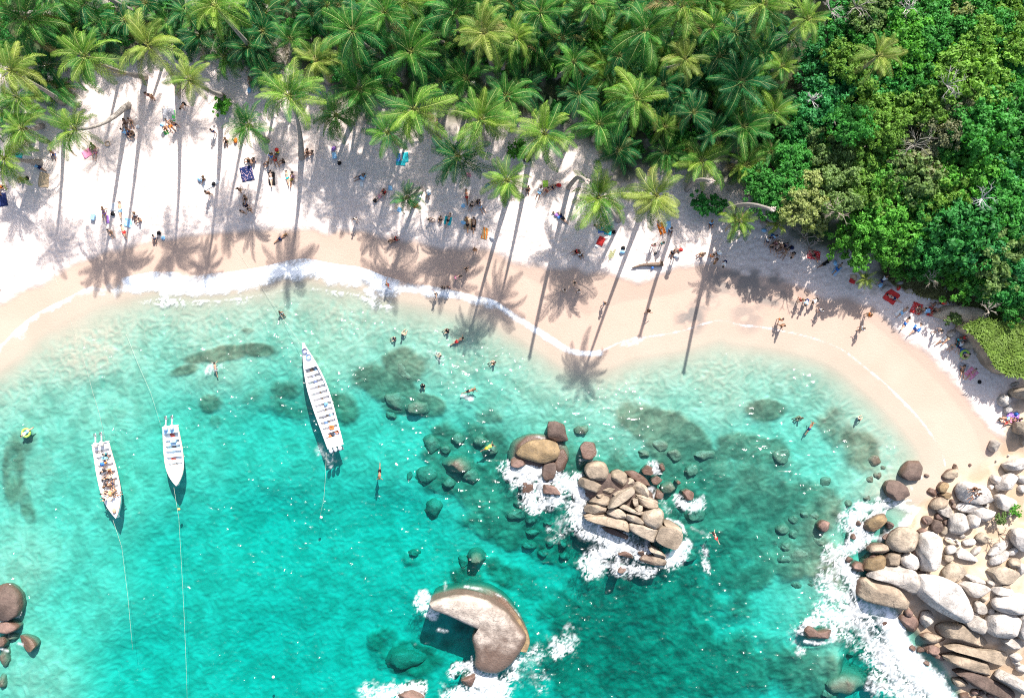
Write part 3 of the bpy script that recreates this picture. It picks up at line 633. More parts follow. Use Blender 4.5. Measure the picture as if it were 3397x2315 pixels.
subs = [  # tile, x, y, rx, ry, rot, top
    ('K', 1195, 155, 76, 68, 0, -.35, OCHRE), ('K', 1055, 220, 60, 66, 0, -1.6, DARK), ('K', 430, 1300, 205, 110, -10, -.5, TAN), ('K', 960, 1430, 60, 95, 0, -.4, TAN), ('K', 510, 140, 60, 34, 0, -2.4, DARK),
    ('S2', 1715, 1150, 120, 66, 8, -.12, TAN), ('S2', 1700, 925, 60, 52, 0, -.9, TAN), ('S2', 1480, 965, 68, 76, 0, -1.1, DARK), ('S2', 1895, 940, 62, 50, 0, -.8, TAN), ('S2', 1625, 1300, 58, 44, 0, -.8, TAN), ('S2', 1440, 1230, 90, 78, 0, -1.4, DARK), ('S2', 1490, 1520, 76, 88, 0, -2.0, DARK),
    ('S2', 1280, 1240, 24, 46, 20, -1.8, DARK), ('S2', 1370, 650, 110, 62, 10, -.6, TAN), ('S2', 1180, 590, 120, 70, 20, -.9, TAN), ('S2', 1130, 720, 52, 36, 20, -1.2, DARK), ('S2', 1250, 330, 110, 70, 30, -.6, TAN), ('S2', 1590, 1010, 46, 40, 0, -.9, DARK), ('S2', 1990, 1010, 60, 60, 0, -.7, DARK), ('S2', 1820, 1240, 80, 60, 0, -1.0, TAN),
    ('R', 880, 335, 78, 44, 0, -.3, TAN), ('R', 410, 1390, 66, 44, 0, -.5, TAN), ('R', 430, 1160, 46, 34, 0, -.8, PALE), ('R', 610, 1370, 50, 40, 0, -.9, TAN), ('R', 720, 1380, 42, 36, 0, -1.0, TAN), ('R', 440, 1270, 62, 34, 0, -.9, TAN), ('R', 300, 1100, 90, 52, 0, -1.2, TAN), ('R', 330, 1000, 60, 40, 0, -1.2, DARK), ('R', 580, 1190, 40, 20, 0, -1.1, PALE), ('R', 720, 1270, 30, 26, 0, -1.2, OCHRE), ('R', 820, 1300, 30, 22, 0, -1.2, TAN), ('R', 540, 1470, 46, 36, 0, -1.3, TAN), ('R', 740, 1500, 50, 40, 0, -1.3, DARK), ('R', 1560, 460, 90, 60, 30, -.5, TAN), ('R', 1700, 560, 70, 50, 20, -.5, TAN), ('R', 1850, 700, 60, 60, 0, -.7, DARK), ('R', 1980, 560, 120, 50, 0, -.6, DARK), ('R', 1420, 540, 60, 40, 0, -.5, TAN), ('R', 1900, 1100, 90, 70, 0, -.9, DARK), ('R', 1850, 1480, 80, 60, 0, -1.0, TAN),
    ('G', 868, 930, 66, 62, 0, -.1, OCHRE), ('G', 910, 1065, 56, 38, 20, -.2, TAN), ('G', 955, 995, 36, 26, 0, -.3, TAN), ('G', 840, 1120, 50, 40, 0, -.3, TAN), ('G', 820, 1280, 46, 30, 0, -.3, WARM), ('G', 560, 1320, 46, 34, 0, -.6, TAN), ('G', 640, 1340, 46, 36, 0, -.5, TAN), ('G', 20, 900, 90, 80, 0, -.5, DARK), ('G', 330, 1460, 50, 40, 0, -.6, TAN), ('G', 480, 1500, 50, 40, 0, -.6, TAN), ('G', 230, 1450, 44, 34, 0, -.7, TAN), ('G', 130, 1500, 50, 40, 0, -.8, TAN), ('G', 430, 1130, 60, 50, 0, -.7, DARK),
    ('Q', 180, 385, 92, 70, 0, -.5, TAN), ('Q', 60, 310, 50, 40, 0, -.7, TAN), ('Q', 60, 420, 60, 40, 0, -.8, TAN), ('Q', 290, 620, 70, 54, 0, -.7, TAN), ('Q', 150, 650, 60, 50, 0, -1.0, DARK), ('Q', 650, 1270, 44, 34, 0, -.4, DARK), ('Q', 560, 1500, 165, 82, 0, -.25, TAN), ('Q', 865, 1495, 80, 58, 0, -.1, DARK), ('Q', 420, 1580, 50, 40, 0, -.9, DARK), ('Q', 330, 250, 60, 46, 0, -.4, TAN), ('Q', 200, 530, 50, 34, 0, -.8, WARM), ('Q', 30, 160, 60, 44, 0, -.7, TAN), ('Q', 120, 200, 46, 40, 0, -.7, DARK), ('Q', 250, 480, 40, 30, 0, -.6, TAN), ('Q', 380, 470, 50, 40, 0, -.3, DARK),
    ('L', 10, 1180, 54, 100, 0, -.12, DARK), ('L', -10, 1440, 36, 80, 0, -.2, DARK), ('L', 90, 960, 60, 40, 0, -.3, DARK)]
subname = {DARK: 'dark', TAN: 'brown', OCHRE: 'ochre', WARM: 'light brown', PALE: 'pale'}
near = {'K': 'near the crescent rock', 'S2': 'off the islet in the bay', 'R': 'round the islet', 'G': 'in the lagoon by the boulder shore', 'Q': 'off the boulder shore', 'L': 'beside the reddish rock'}
sunk = []
for i, (t, x, y, rx, ry, rot, zt, colr) in enumerate(subs):
    X, Y = at(t, x, y); g = ground_z(X, Y); hm = min(rx, ry) / TILE[t][2] / 30; zt = zt if zt > -.36 else min(zt, g + .25 + .75 * hm)
    big = 'big ' if rx * ry / TILE[t][2] ** 2 > 700 else 'small '
    so = rock('sunken_boulder', f'{big}{subname[colr]} boulder under clear water {near[t]}', SUB + ' ' + near[t], colr, ell(t, x, y, rx, ry, rot, 0, i), g - .5, zt, cuts=2, n=30, flat=2.1, amp=.24, flare=.9)
    sunk.append((so, f'{big}{subname[colr]} boulder under clear water', X, Y))
for t, lst, zb, zt, colr, lab in [
    ('K', [(340, 1575), (500, 1500), (640, 1480), (668, 1560), (640, 1660), (400, 1680)], -3, .7, RED, 'reddish rock in white foam beside the big sunken boulder'),
    ('K', [(1030, 1420), (1100, 1350), (1190, 1322), (1197, 1380), (1150, 1500), (1090, 1520), (1040, 1470)], -4, .8, RED, 'reddish rock in white foam at tip of the crescent rock'),
    ('L', [(-80, 420), (60, 385), (140, 420), (200, 500), (216, 620), (190, 720), (100, 765), (0, 775), (-100, 720)], -1.5, 1.1, DARK, 'large dark wet rock with foam streaks near open shallows'),
    ('L', [(-50, 800), (90, 785), (192, 832), (160, 880), (80, 917), (0, 892), (-60, 870)], -1.5, .75, RED, 'flat reddish rock against the large dark wet rock'),
    ('L', [(150, 950), (230, 940), (330, 980), (372, 1040), (330, 1100), (280, 1110), (210, 1050)], -1.5, .3, OCHRE, 'low ochre rock awash beside the flat reddish rock'),
    ('L', [(-60, 960), (20, 945), (50, 1010), (20, 1070), (-60, 1080)], -1.5, .4, DARK, 'small dark rock with foam behind the low ochre one'),
    ('Q', [(175, 1030), (210, 965), (262, 978), (300, 1022), (360, 1012), (420, 1000), (456, 1032), (420, 1082), (330, 1102), (200, 1096)], -3, .6, RED, 'brown kidney-shaped rock alone in foam off the boulders')]:
    X, Y = pts(t, [lst[0]], 0)[0]
    rock('rock', lab, None, colr, pts(t, lst, .3), min(zb, -1.5), zt, cuts=3, n=36)

BF = 'boulders piled along the rocky shore'
big = [  # tile, outline, height above ground, colour, label, kind
    ('Q', [(710, 130), (740, 75), (830, 30), (905, 15), (900, 70), (840, 140), (780, 175), (720, 165)], 1.2, OCHRE, 'long ochre boulder standing in foam off the pile', 'b'),
    ('Q', [(310, 110), (350, 70), (405, 85), (412, 140), (360, 172), (315, 150)], .9, RED, 'brown rock standing alone in the rocky shallows', 'r'),
    ('Q', [(895, 92), (930, 82), (972, 125), (962, 146), (902, 142)], .8, DARK, 'small dark rock in foam beside the ochre boulder', 'b'),
    ('Q', [(905, 280), (940, 200), (1020, 140), (1110, 140), (1190, 200), (1186, 250), (1080, 342), (960, 332)], 2.0, WARM, 'big tan-grey boulder with rounded top above the foam', 'r'),
    ('Q', [(1170, 330), (1200, 210), (1280, 165), (1342, 200), (1367, 300), (1345, 440), (1260, 522), (1210, 500), (1190, 420)], 2.3, PALE, 'tall pale oval boulder standing on end', 'r'),
    ('Q', [(710, 310), (800, 275), (880, 270), (916, 330), (900, 372), (830, 345), (740, 340)], 1.1, TAN, 'brown flat-topped rock at edge of the foam', 'b'),
    ('Q', [(695, 480), (730, 410), (862, 370), (892, 420), (860, 490), (760, 522), (700, 512)], 1.3, OCHRE, 'rounded ochre boulder at the foam line', 'r'),
    ('Q', [(605, 460), (640, 425), (695, 440), (690, 510), (640, 525), (608, 500)], .8, RED, 'reddish round rock lowest at the foam line', 'r'),
    ('Q', [(885, 400), (930, 350), (1042, 350), (1000, 410), (982, 466), (890, 462)], 1.4, TAN, 'wedge-shaped tan boulder behind the ochre one', 'b'),
    ('Q', [(1015, 410), (1080, 345), (1142, 370), (1182, 440), (1140, 492), (1040, 462)], 1.7, PALE, 'pale egg-shaped boulder beside the tall oval one', 'r'),
    ('Q', [(735, 560), (800, 510), (880, 470), (1090, 470), (1152, 520), (1172, 600), (1130, 722), (1040, 652), (900, 600)], 2.1, GREY, 'huge grey boulder with split running across it', 'r'),
    ('Q', [(645, 720), (680, 600), (740, 575), (900, 610), (1010, 670), (1075, 760), (1102, 800), (1060, 832), (900, 800), (730, 762)], 2.2, TAN, 'huge smooth tan boulder facing the breaking foam', 'r'),
    ('Q', [(1170, 620), (1190, 560), (1300, 550), (1420, 580), (1550, 660), (1602, 760), (1602, 880), (1530, 937), (1400, 880), (1270, 790), (1190, 722)], 3.0, PALE, 'largest pale boulder with a shaded flat face', 'b'),
    ('Q', [(1740, 1000), (1780, 890), (1880, 850), (2000, 850), (2036, 880), (1992, 1000), (1900, 1062), (1800, 1052)], 2.2, PALE, 'blocky white-grey boulder perched over a dark slab', 'b'),
    ('Q', [(2000, 1000), (2020, 880), (2080, 850), (2140, 900), (2130, 1040), (2040, 1080)], 2.2, PALE, 'white-grey boulder touching the blocky perched one', 'b'),
    ('Q', [(1860, 1080), (1960, 1055), (2050, 1090), (2040, 1140), (1930, 1160)], 1.2, GREY, 'low grey boulder under the perched ones', 'r'),
    ('Q', [(1790, 770), (1850, 710), (1960, 690), (2060, 700), (2100, 780), (2060, 832), (1900, 852), (1810, 822)], 1.9, PALE, 'long grey boulder above the perched ones', 'r'),
    ('Q', [(1955, 240), (1960, 150), (2040, 130), (2120, 180), (2110, 300), (2010, 322)], 1.8, PALE, 'white rounded block beside a fallen branch', 'b'),
    ('Q', [(1430, 160), (1450, 40), (1530, 10), (1602, 20), (1592, 110), (1540, 192), (1480, 202)], 1.6, PALE, 'smooth grey slab-sided boulder next to the round white one', 'b'),
    ('Q', [(1580, 110), (1600, 30), (1650, 15), (1695, 50), (1660, 110), (1610, 140)], 1.5, PALE, 'round white boulder next to the slab-sided one', 'r'),
    ('Q', [(1475, 340), (1520, 300), (1602, 340), (1662, 410), (1560, 402), (1490, 382)], .8, PALE, 'pale pointed stone on the bare ground', 'b'),
    ('Q', [(1535, 530), (1560, 510), (1692, 560), (1692, 592), (1600, 577)], .7, GREY, 'narrow grey stone lying along the bare slope', 's'),
    ('Q', [(1500, 620), (1570, 580), (1692, 600), (1757, 650), (1692, 702), (1590, 707)], 1.0, GREY, 'flat grey leaf-shaped boulder behind the largest one', 's'),
    ('Q', [(1360, 500), (1420, 430), (1500, 430), (1562, 510), (1480, 582), (1370, 562)], .7, WARM, 'ribbed tan outcrop behind the tall oval boulder', 's'),
    ('Q', [(1730, 480), (1850, 440), (2000, 500), (1990, 580), (1850, 600), (1740, 540)], .6, WARM, 'wide ribbed tan outcrop on the bare slope', 's'),
    ('Q', [(1760, 640), (1850, 620), (1960, 650), (1940, 700), (1800, 690)], .8, PALE, 'low pale stone above the long grey boulder', 'b'),
    ('Q', [(1630, 760), (1712, 750), (1742, 832), (1692, 857), (1640, 842)], .9, GREY, 'square grey stone by the largest boulder', 'b'),
    ('Q', [(1280, 1000), (1400, 950), (1530, 950), (1690, 1040), (1770, 1130), (1680, 1132), (1500, 1082), (1350, 1062)], 1.3, TAN, 'smooth sloping slab below the largest boulder', 's'),
    ('Q', [(1540, 930), (1650, 870), (1742, 930), (1692, 1032), (1600, 992)], 1.6, GREY, 'tilted grey slab between the largest and the perched boulder', 's'),
    ('Q', [(1180, 940), (1210, 850), (1292, 850), (1282, 930), (1240, 1007)], 1.2, GREY, 'upright grey stone in the gap under the largest boulder', 'b'),
    ('Q', [(1390, 1160), (1520, 1130), (1700, 1170), (1850, 1180), (1932, 1210), (1922, 1312), (1800, 1282), (1600, 1212)], 1.5, TAN, 'dark-striped layered slab sloping to the surf', 's'),
    ('Q', [(1370, 1230), (1480, 1210), (1700, 1270), (1852, 1330), (1832, 1422), (1650, 1362), (1450, 1292)], 1.4, TAN, 'long brown slab below the striped one', 's'),
    ('Q', [(1830, 1420), (1870, 1350), (2000, 1400), (2062, 1450), (2072, 1560), (1960, 1492)], 1.5, GREY, 'grey slab end broken from the long brown slab', 's'),
    ('Q', [(1440, 1330), (1600, 1350), (1830, 1440), (2060, 1560), (2062, 1660), (1850, 1580), (1600, 1450)], .9, DARK, 'dark slab face above the pebbly foot', 's'),
    ('Q', [(990, 890), (1080, 870), (1152, 900), (1192, 1030), (1100, 1052), (1030, 952)], .6, RED, 'reddish wet rocks edge beneath the tan giant', 'b'),
    ('Q', [(1050, 850), (1080, 820), (1115, 850), (1100, 895), (1060, 890)], .9, RED, 'pinkish stone wedged under the tan giant', 'r'),
    ('Q', [(1180, 1050), (1260, 1030), (1392, 1070), (1392, 1122), (1300, 1112), (1210, 1092)], .8, TAN, 'low brown rock beside white surf', 'b'),
    ('Q', [(1210, 1160), (1280, 1130), (1372, 1170), (1332, 1222), (1240, 1212)], .6, RED, 'pink-brown flat rock at the surf edge', 'b'),
    ('Q', [(1280, 1230), (1340, 1205), (1400, 1230), (1350, 1265)], .5, RED, 'small red rock next to the pink-brown one', 'b'),
    ('Q', [(1195, 1280), (1240, 1270), (1285, 1300), (1240, 1312)], .35, DARK, 'sliver of dark rock alone in thick surf', 'b'),
    ('Q', [(1460, 1430), (1540, 1410), (1602, 1480), (1560, 1502), (1490, 1492)], .9, TAN, 'brown stone at the foot of the dark slab', 'b'),
    ('G', [(970, 1180), (1000, 1125), (1090, 1120), (1172, 1180), (1197, 1240), (1160, 1297), (1080, 1307), (1000, 1262)], 1.2, DARK, 'dark glistening boulder in the shallows off the beach end', 'b'),
    ('G', [(1130, 990), (1180, 935), (1282, 930), (1322, 960), (1302, 1030), (1292, 1112), (1180, 1112), (1100, 1062)], .8, DARK, 'dark split rock with foam at the beach end', 'b'),
    ('G', [(1510, 1080), (1560, 1020), (1652, 1000), (1667, 1050), (1600, 1117), (1530, 1112)], .9, TAN, 'brown streaked boulder half sunk in wet sand', 'r'),
    ('G', [(1600, 1000), (1615, 955), (1655, 985), (1655, 1010)], .5, TAN, 'small brown stone behind the streaked boulder', 'b'),
    ('G', [(1462, 1185), (1500, 1132), (1560, 1140), (1572, 1200), (1520, 1237), (1475, 1225)], .9, OCHRE, 'round brown knobbly boulder on the wet sand', 'r'),
    ('G', [(1465, 1250), (1520, 1225), (1592, 1240), (1585, 1285), (1500, 1285)], .7, OCHRE, 'flat brown stone under the knobbly boulder', 'b'),
    ('G', [(1360, 1220), (1390, 1185), (1445, 1205), (1450, 1250), (1410, 1268)], .5, RED, 'reddish stone washed by the swash', 'b'),
    ('G', [(1660, 1230), (1690, 1150), (1760, 1135), (1900, 1170), (1982, 1250), (1940, 1312), (1830, 1332), (1690, 1312)], 2.0, PALE, 'big grey boulder with two people sitting on it', 'r'),
    ('G', [(1938, 800), (1965, 730), (2020, 715), (2040, 760), (2010, 840), (1960, 845)], .8, GREY, 'lone grey oval boulder half buried in dry sand', 'r'),
    ('G', [(1955, 1100), (1985, 1058), (2042, 1080), (2040, 1130), (1985, 1148)], .9, PALE, 'small round grey boulder above the occupied one', 'r'),
    ('G', [(2010, 1170), (2080, 1080), (2150, 1045), (2197, 1090), (2170, 1170), (2090, 1217), (2040, 1212)], 1.4, PALE, 'oval grey boulder on the sand near the cliff', 'r'),
    ('G', [(2070, 970), (2120, 940), (2263, 900), (2330, 950), (2210, 1012), (2110, 1022)], 1.2, PALE, 'long grey boulder near the cliff', 'r'),
    ('G', [(2005, 1270), (2060, 1235), (2162, 1290), (2172, 1360), (2100, 1402), (2030, 1372)], 1.5, PALE, 'white angular boulder behind the occupied one', 'b'),
    ('G', [(1640, 1370), (1700, 1320), (1800, 1320), (1892, 1360), (1800, 1412), (1680, 1412)], 1.2, PALE, 'grey flat boulder in front of the occupied one', 'r'),
    ('G', [(1395, 1360), (1440, 1290), (1520, 1270), (1562, 1310), (1520, 1372), (1420, 1392)], 1.2, TAN, 'tan-grey boulder with brown wet side by the swash', 'r'),
    ('G', [(1450, 1390), (1560, 1350), (1612, 1430), (1592, 1472), (1500, 1442)], 1.2, GREY, 'grey angular boulder next to the tan-grey one', 'b'),
    ('G', [(1760, 1400), (1870, 1370), (1980, 1400), (2002, 1440), (1960, 1482), (1860, 1497), (1770, 1442)], 1.2, PALE, 'white oval boulder at edge of the grassy patch', 'r'),
    ('G', [(2160, 290), (2200, 250), (2300, 240), (2420, 270), (2420, 350), (2180, 342)], 2.4, WARM, 'tan cliff boulder under the grassy bluff', 'b'),
    ('G', [(2190, 570), (2263, 560), (2400, 600), (2380, 680), (2200, 680)], 2.0, WARM, 'tan boulder in shade below the cliff', 'b'),
    ('P4', [(1510, 1110), (1560, 1060), (1750, 1058), (1900, 1080), (2000, 1150), (2032, 1192), (1900, 1202), (1750, 1222), (1650, 1192), (1560, 1162)], 1.1, (.52, .42, .30), 'long smooth tan rock slope rising from the sand by sunbathers', 'r')]
for t, lst, h, colr, lab, kd in big:
    kw = {'b': dict(cuts=8, flat=3.6, amp=.06, soft=1), 'r': dict(cuts=6, flat=2.8, amp=.06), 's': dict(cuts=5, flat=5.0, amp=.05, soft=1)}[kd]
    cx = sum(p[0] for p in lst) / len(lst); cy = sum(p[1] for p in lst) / len(lst); X, Y = at(t, cx, cy); g = ground_z(X, Y)
    zt = max(g, 0 if t in 'QG' and g < 0 else g) + h; lst = offset(lst, cx, cy, 1.06)
    rock('boulder', lab, BF, colr, pts(t, lst, zt * .6), g - .6, zt, n=40 if h > 1.5 else 30, **kw)
sm = [('Q', 1590, 250, 62, 32), ('Q', 1530, 200, 28, 24), ('Q', 1700, 210, 58, 42), ('Q', 1840, 300, 110, 36), ('Q', 1830, 385, 100, 44), ('Q', 1650, 325, 58, 26), ('Q', 1410, 385, 44, 34), ('Q', 1425, 315, 50, 40), ('Q', 1300, 110, 54, 54), ('Q', 1220, 62, 44, 40), ('Q', 1375, 155, 34, 46), ('Q', 1330, 32, 38, 34),
      ('Q', 1392, 80, 28, 22), ('Q', 1180, 155, 42, 26), ('Q', 1970, 430, 58, 42), ('Q', 2035, 480, 34, 56), ('Q', 1180, 512, 42, 28), ('Q', 1132, 345, 36, 40), ('Q', 1640, 1460, 44, 24), ('Q', 1632, 1526, 40, 28), ('Q', 1692, 1532, 28, 24), ('Q', 1770, 1562, 38, 26), ('Q', 1540, 1562, 48, 34), ('Q', 1990, 1230, 56, 34),
      ('Q', 2035, 1330, 50, 36), ('Q', 1990, 1280, 50, 26), ('Q', 1720, 730, 40, 24), ('Q', 1780, 840, 34, 28), ('Q', 1640, 870, 30, 26), ('Q', 1770, 600, 40, 24), ('Q', 1430, 250, 60, 20), ('Q', 1430, 225, 50, 14), ('Q', 1500, 262, 20, 16), ('Q', 1480, 240, 16, 14), ('Q', 1900, 640, 40, 26), ('Q', 1960, 330, 60, 26),
      ('Q', 1350, 1240, 30, 20), ('Q', 1240, 1180, 30, 20), ('Q', 1170, 1170, 34, 26), ('Q', 860, 950, 30, 20), ('Q', 880, 200, 40, 26), ('Q', 640, 90, 34, 22), ('Q', 560, 400, 30, 30), ('Q', 600, 200, 36, 24), ('Q', 760, 380, 40, 28), ('Q', 1100, 1150, 30, 26), ('Q', 1680, 1575, 30, 18), ('Q', 1590, 1590, 36, 22),
      ('G', 1345, 1482, 50, 42), ('G', 1430, 1532, 58, 50), ('G', 1522, 1502, 30, 26), ('G', 1755, 966, 16, 13), ('G', 2117, 880, 11, 9), ('G', 2000, 932, 9, 9), ('G', 1582, 1312, 26, 26), ('G', 1950, 1172, 28, 26), ('G', 1980, 1290, 28, 20), ('G', 1350, 1065, 30, 14), ('G', 2100, 1020, 40, 20), ('G', 2230, 1100, 50, 40),
      ('G', 2240, 1190, 40, 40), ('G', 2010, 1200, 16, 26), ('G', 1600, 1360, 30, 26), ('G', 1910, 1350, 30, 20), ('G', 1560, 1440, 26, 20), ('G', 2110, 1440, 40, 24), ('G', 2180, 1420, 40, 30), ('G', 2060, 360, 60, 60), ('G', 2110, 440, 40, 50), ('G', 2180, 210, 40, 24), ('G', 2250, 750, 20, 50),
      ('P4', 1740, 1080, 30, 20), ('P4', 1890, 1150, 50, 30), ('P4', 1680, 1290, 40, 30), ('P4', 1830, 1390, 60, 40), ('P4', 1900, 1460, 30, 24), ('P4', 1130, 910, 40, 30), ('P4', 1240, 870, 50, 26), ('P4', 1320, 930, 40, 26)]
stones = []
for i, (t, x, y, rx, ry) in enumerate(sm):
    X, Y = at(t, x, y); g = ground_z(X, Y); R = min(rx, ry) / TILE[t][2] / 30
    wetk = g < .25 or (t == 'Q' and x < 1250 and y > 300) or (t == 'Q' and x < 900)
    colr = (RED if i % 2 else DARK) if wetk else (PALE, GREY, WARM, PALE)[i % 4]
    zone = 'in the wave-washed rocks' if wetk else 'among the dry boulders above the surf' if t in 'QG' else 'at the foot of the grassy bank'
    lab = f"small {'dark wet' if wetk else {PALE: 'pale grey', GREY: 'grey', WARM: 'tan'}[colr]} stone {zone}"
    g0 = max(g, -.05) if wetk else g
    st_ = rock('stone', lab, lab[6:], colr, ell(t, x, y, rx, ry, RND.uniform(-40, 40), g0, 500 + i), g - .4, g0 + R * RND.uniform(.9, 1.3) + .1, cuts=3, n=20)
    stones.append((st_, lab.split(' stone')[0] + ' stone', X, Y))
RW = {'U': 'toward the beach from {}', 'D': 'away from the beach past {}', 'L': 'on the sea side of {}', 'R': 'on the land side of {}'}
label_by_landmark(stones, [('the occupied grey boulder',) + at('G', 1810, 1230), ('the tall oval boulder',) + at('Q', 1270, 340), ('the largest pale boulder',) + at('Q', 1390, 720), ('the smooth tan giant',) + at('Q', 850, 700), ('the perched white-grey boulder',) + at('Q', 1890, 950), ('the striped layered slab',) + at('Q', 1650, 1210), ('the long ochre boulder',) + at('Q', 810, 95), ('the lone half-buried boulder',) + at('G', 1990, 780), ('the tan cliff boulder',) + at('G', 2250, 290), ('the tan rock slope',) + at('P4', 1750, 1130), ('the ribbed tan outcrop',) + at('Q', 1860, 520), ('the dark slab face',) + at('Q', 1750, 1500)], RW)
label_by_landmark(sunk, [('the crescent rock',) + at('K', 1400, 850), ('the ochre-topped rock',) + at('R', 500, 510), ('the islet tilted slab',) + at('R', 1220, 930), ('the big square islet block',) + at('R', 1640, 1270), ('the long white boat',) + at('S2', 560, 560), ('the dark glistening boulder',) + at('G', 1090, 1210), ('the lone brown shallows rock',) + at('Q', 360, 120), ('the kidney-shaped rock',) + at('Q', 310, 1040), ('the flat reddish rock',) + at('L', 80, 850), ('the floating lime ring',) + at('S1', 225, 855), ('the brown ribbed rock',) + at('R', 1490, 1480)], {'U': 'toward the beach from {}', 'D': 'seaward of {}', 'L': 'boatward of {}', 'R': 'landward of {}'})

# ------------------------------------------------------------------ coconut palms
def leaf_material(name, trans=.3, rough=.42, spec=.45, var=.28):
    m = NT(name); oi = m.n('ObjectInfo'); c = oi.outputs['Color']
    n = m.noise(1.3, 2, .6, m.pos())
    v = m.ramp(n, .3, .7, 1 - var, 1 + var)
    cc = m.mix(1.0, c, m.n('CombineColor', _0=v, _1=v, _2=m.math('MULTIPLY', v, .95)), 'MULTIPLY')
    tc = m.mix(1.0, cc, (1.5, 1.6, .55), 'MULTIPLY')
    return m.done(m.n('MixShader', _0=trans, _1=m.bsdf(cc, rough, spec), _2=m.n('BsdfTranslucent', Color=tc)).outputs[0])
FROND = leaf_material('palm_leaflet', .3, .5, .18); LEAF = leaf_material('tree_leaf', .32, .55, .2)
RIB = tint_mat('palm_rib', .5, .4, .15, 3)
def _rib():
    m = NT('frond_rib'); return m.done(m.bsdf(m.mix(.5, m.n('ObjectInfo').outputs['Color'], (.44, .42, .15)), .5, .3))
FRIB = _rib()
def bark_material(name, base, ring):
    m = NT(name); p = m.pos(); z = m.n('SeparateXYZ', _0=p).outputs[2]
    w = m.math('SINE', m.math('MULTIPLY', m.math('ADD', z, m.math('MULTIPLY', m.noise(3, 2, .5, p), .15)), 26.0))
    c = m.mix(m.ramp(w, -.2, 1.0), base, ring); c = m.mix(m.ramp(m.noise(2.2, 3, .6, p), .4, .7, 0, .6), c, (.36, .33, .30))
    return m.done(m.bsdf(c, .9, .2, m.bump(w, .35, .03)))
BARK = bark_material('palm_bark', (.23, .20, .17), (.34, .31, .28)); WOOD = bark_material('tree_bark', (.12, .09, .065), (.20, .16, .12))
DEADWOOD = tint_mat('bleached_wood', .85, .2, .25, 5, .4, 8)

def frond_mesh(name, L, droop, curl, seed, sag=.32):
    """one palm leaf: rib along +X arching down, leaflets on both sides; two material slots"""
    r = random.Random(seed); S = 12; sp = []
    for i in range(S + 1):
        s = i / S; a = -droop * 1.35 * s ** 1.6
        if i == 0: p = Vector((0, 0, 0)); ang = 0
        else: p = p + Vector((math.cos(ang) * math.cos(curl * s), math.cos(ang) * math.sin(curl * s), math.sin(ang))) * (L / S)
        ang = a; sp.append(p.copy())
    mb = MB(); mb.tube(sp, [.055 * (1 - .85 * i / S) + .008 for i in range(S + 1)], 4)
    nr = len(mb.f)
    def curve(s):
        t = min(s * S, S - 1e-4); i = int(t); return sp[i].lerp(sp[i + 1], t - i), (sp[i + 1] - sp[i]).normalized()
    N = 38
    for i in range(N):
        s = .13 + .87 * (i + .5) / N; c, t = curve(s)
        ll = L * .25 * (math.sin(math.pi * min(1, (.16 + .84 * s)) ** .9) ** .55) * (.62 if s > .93 else 1) + .12
        sd = Vector((0, 0, 1)).cross(t).normalized(); up = t.cross(sd)
        for sgn in (-1, 1):
            l = ll * r.uniform(.86, 1.08); fw = .42 + .5 * s + r.uniform(-.08, .08)
            d1 = (t * fw + sd * sgn * .85 + up * r.uniform(.12, .5)).normalized()
            d2 = (t * fw + sd * sgn * .7 + Vector((0, 0, -1)) * (sag * 2.2 + r.uniform(0, .8))).normalized()
            w = t * .028 * L / 4; m1 = c + d1 * l * .5; tip = m1 + d2 * l * .5
            k = len(mb.v); mb.v += [tuple(c - w * .7), tuple(c + w * .7), tuple(m1 + w), tuple(m1 - w), tuple(tip)]
            mb.f += [(k, k + 1, k + 2, k + 3), (k + 3, k + 2, k + 4)]
    me = mb.mesh(name); me.materials.append(FRIB); me.materials.append(FROND)
    mi = [0] * nr + [1] * (len(mb.f) - nr); me.polygons.foreach_set('material_index', mi)
    me.polygons.foreach_set('use_smooth', [True] * len(mi)); return me
FR = [frond_mesh('frond', 4.0, d, cu, 40 + i, sg) for i, (d, cu, sg) in enumerate([(.35, .15, .1), (.6, -.5, .2), (.8, .45, .3), (1.0, -.25, .4), (1.2, .5, .5), (.85, -.6, .4), (.55, .6, .25)])]
heartmb = MB().lathe([(.10, -.5), (.19, -.25), (.20, .0), (.15, .3), (.06, .7), (.01, 1.0)], n=9)
HEART = heartmb.mesh('palm_heart', RIB, True)
nutmb = MB()
for i in range(9):
    a = 2.4 * i; nutmb.lathe([(.01, -.15), (.09, -.1), (.125, 0), (.09, .11), (.01, .16)], (math.cos(a) * .3, math.sin(a) * .3, -.32 - .12 * (i % 3)), 7)
NUTS = nutmb.mesh('coconut', tint_mat('coconut_husk', .55, .4, .15), True)
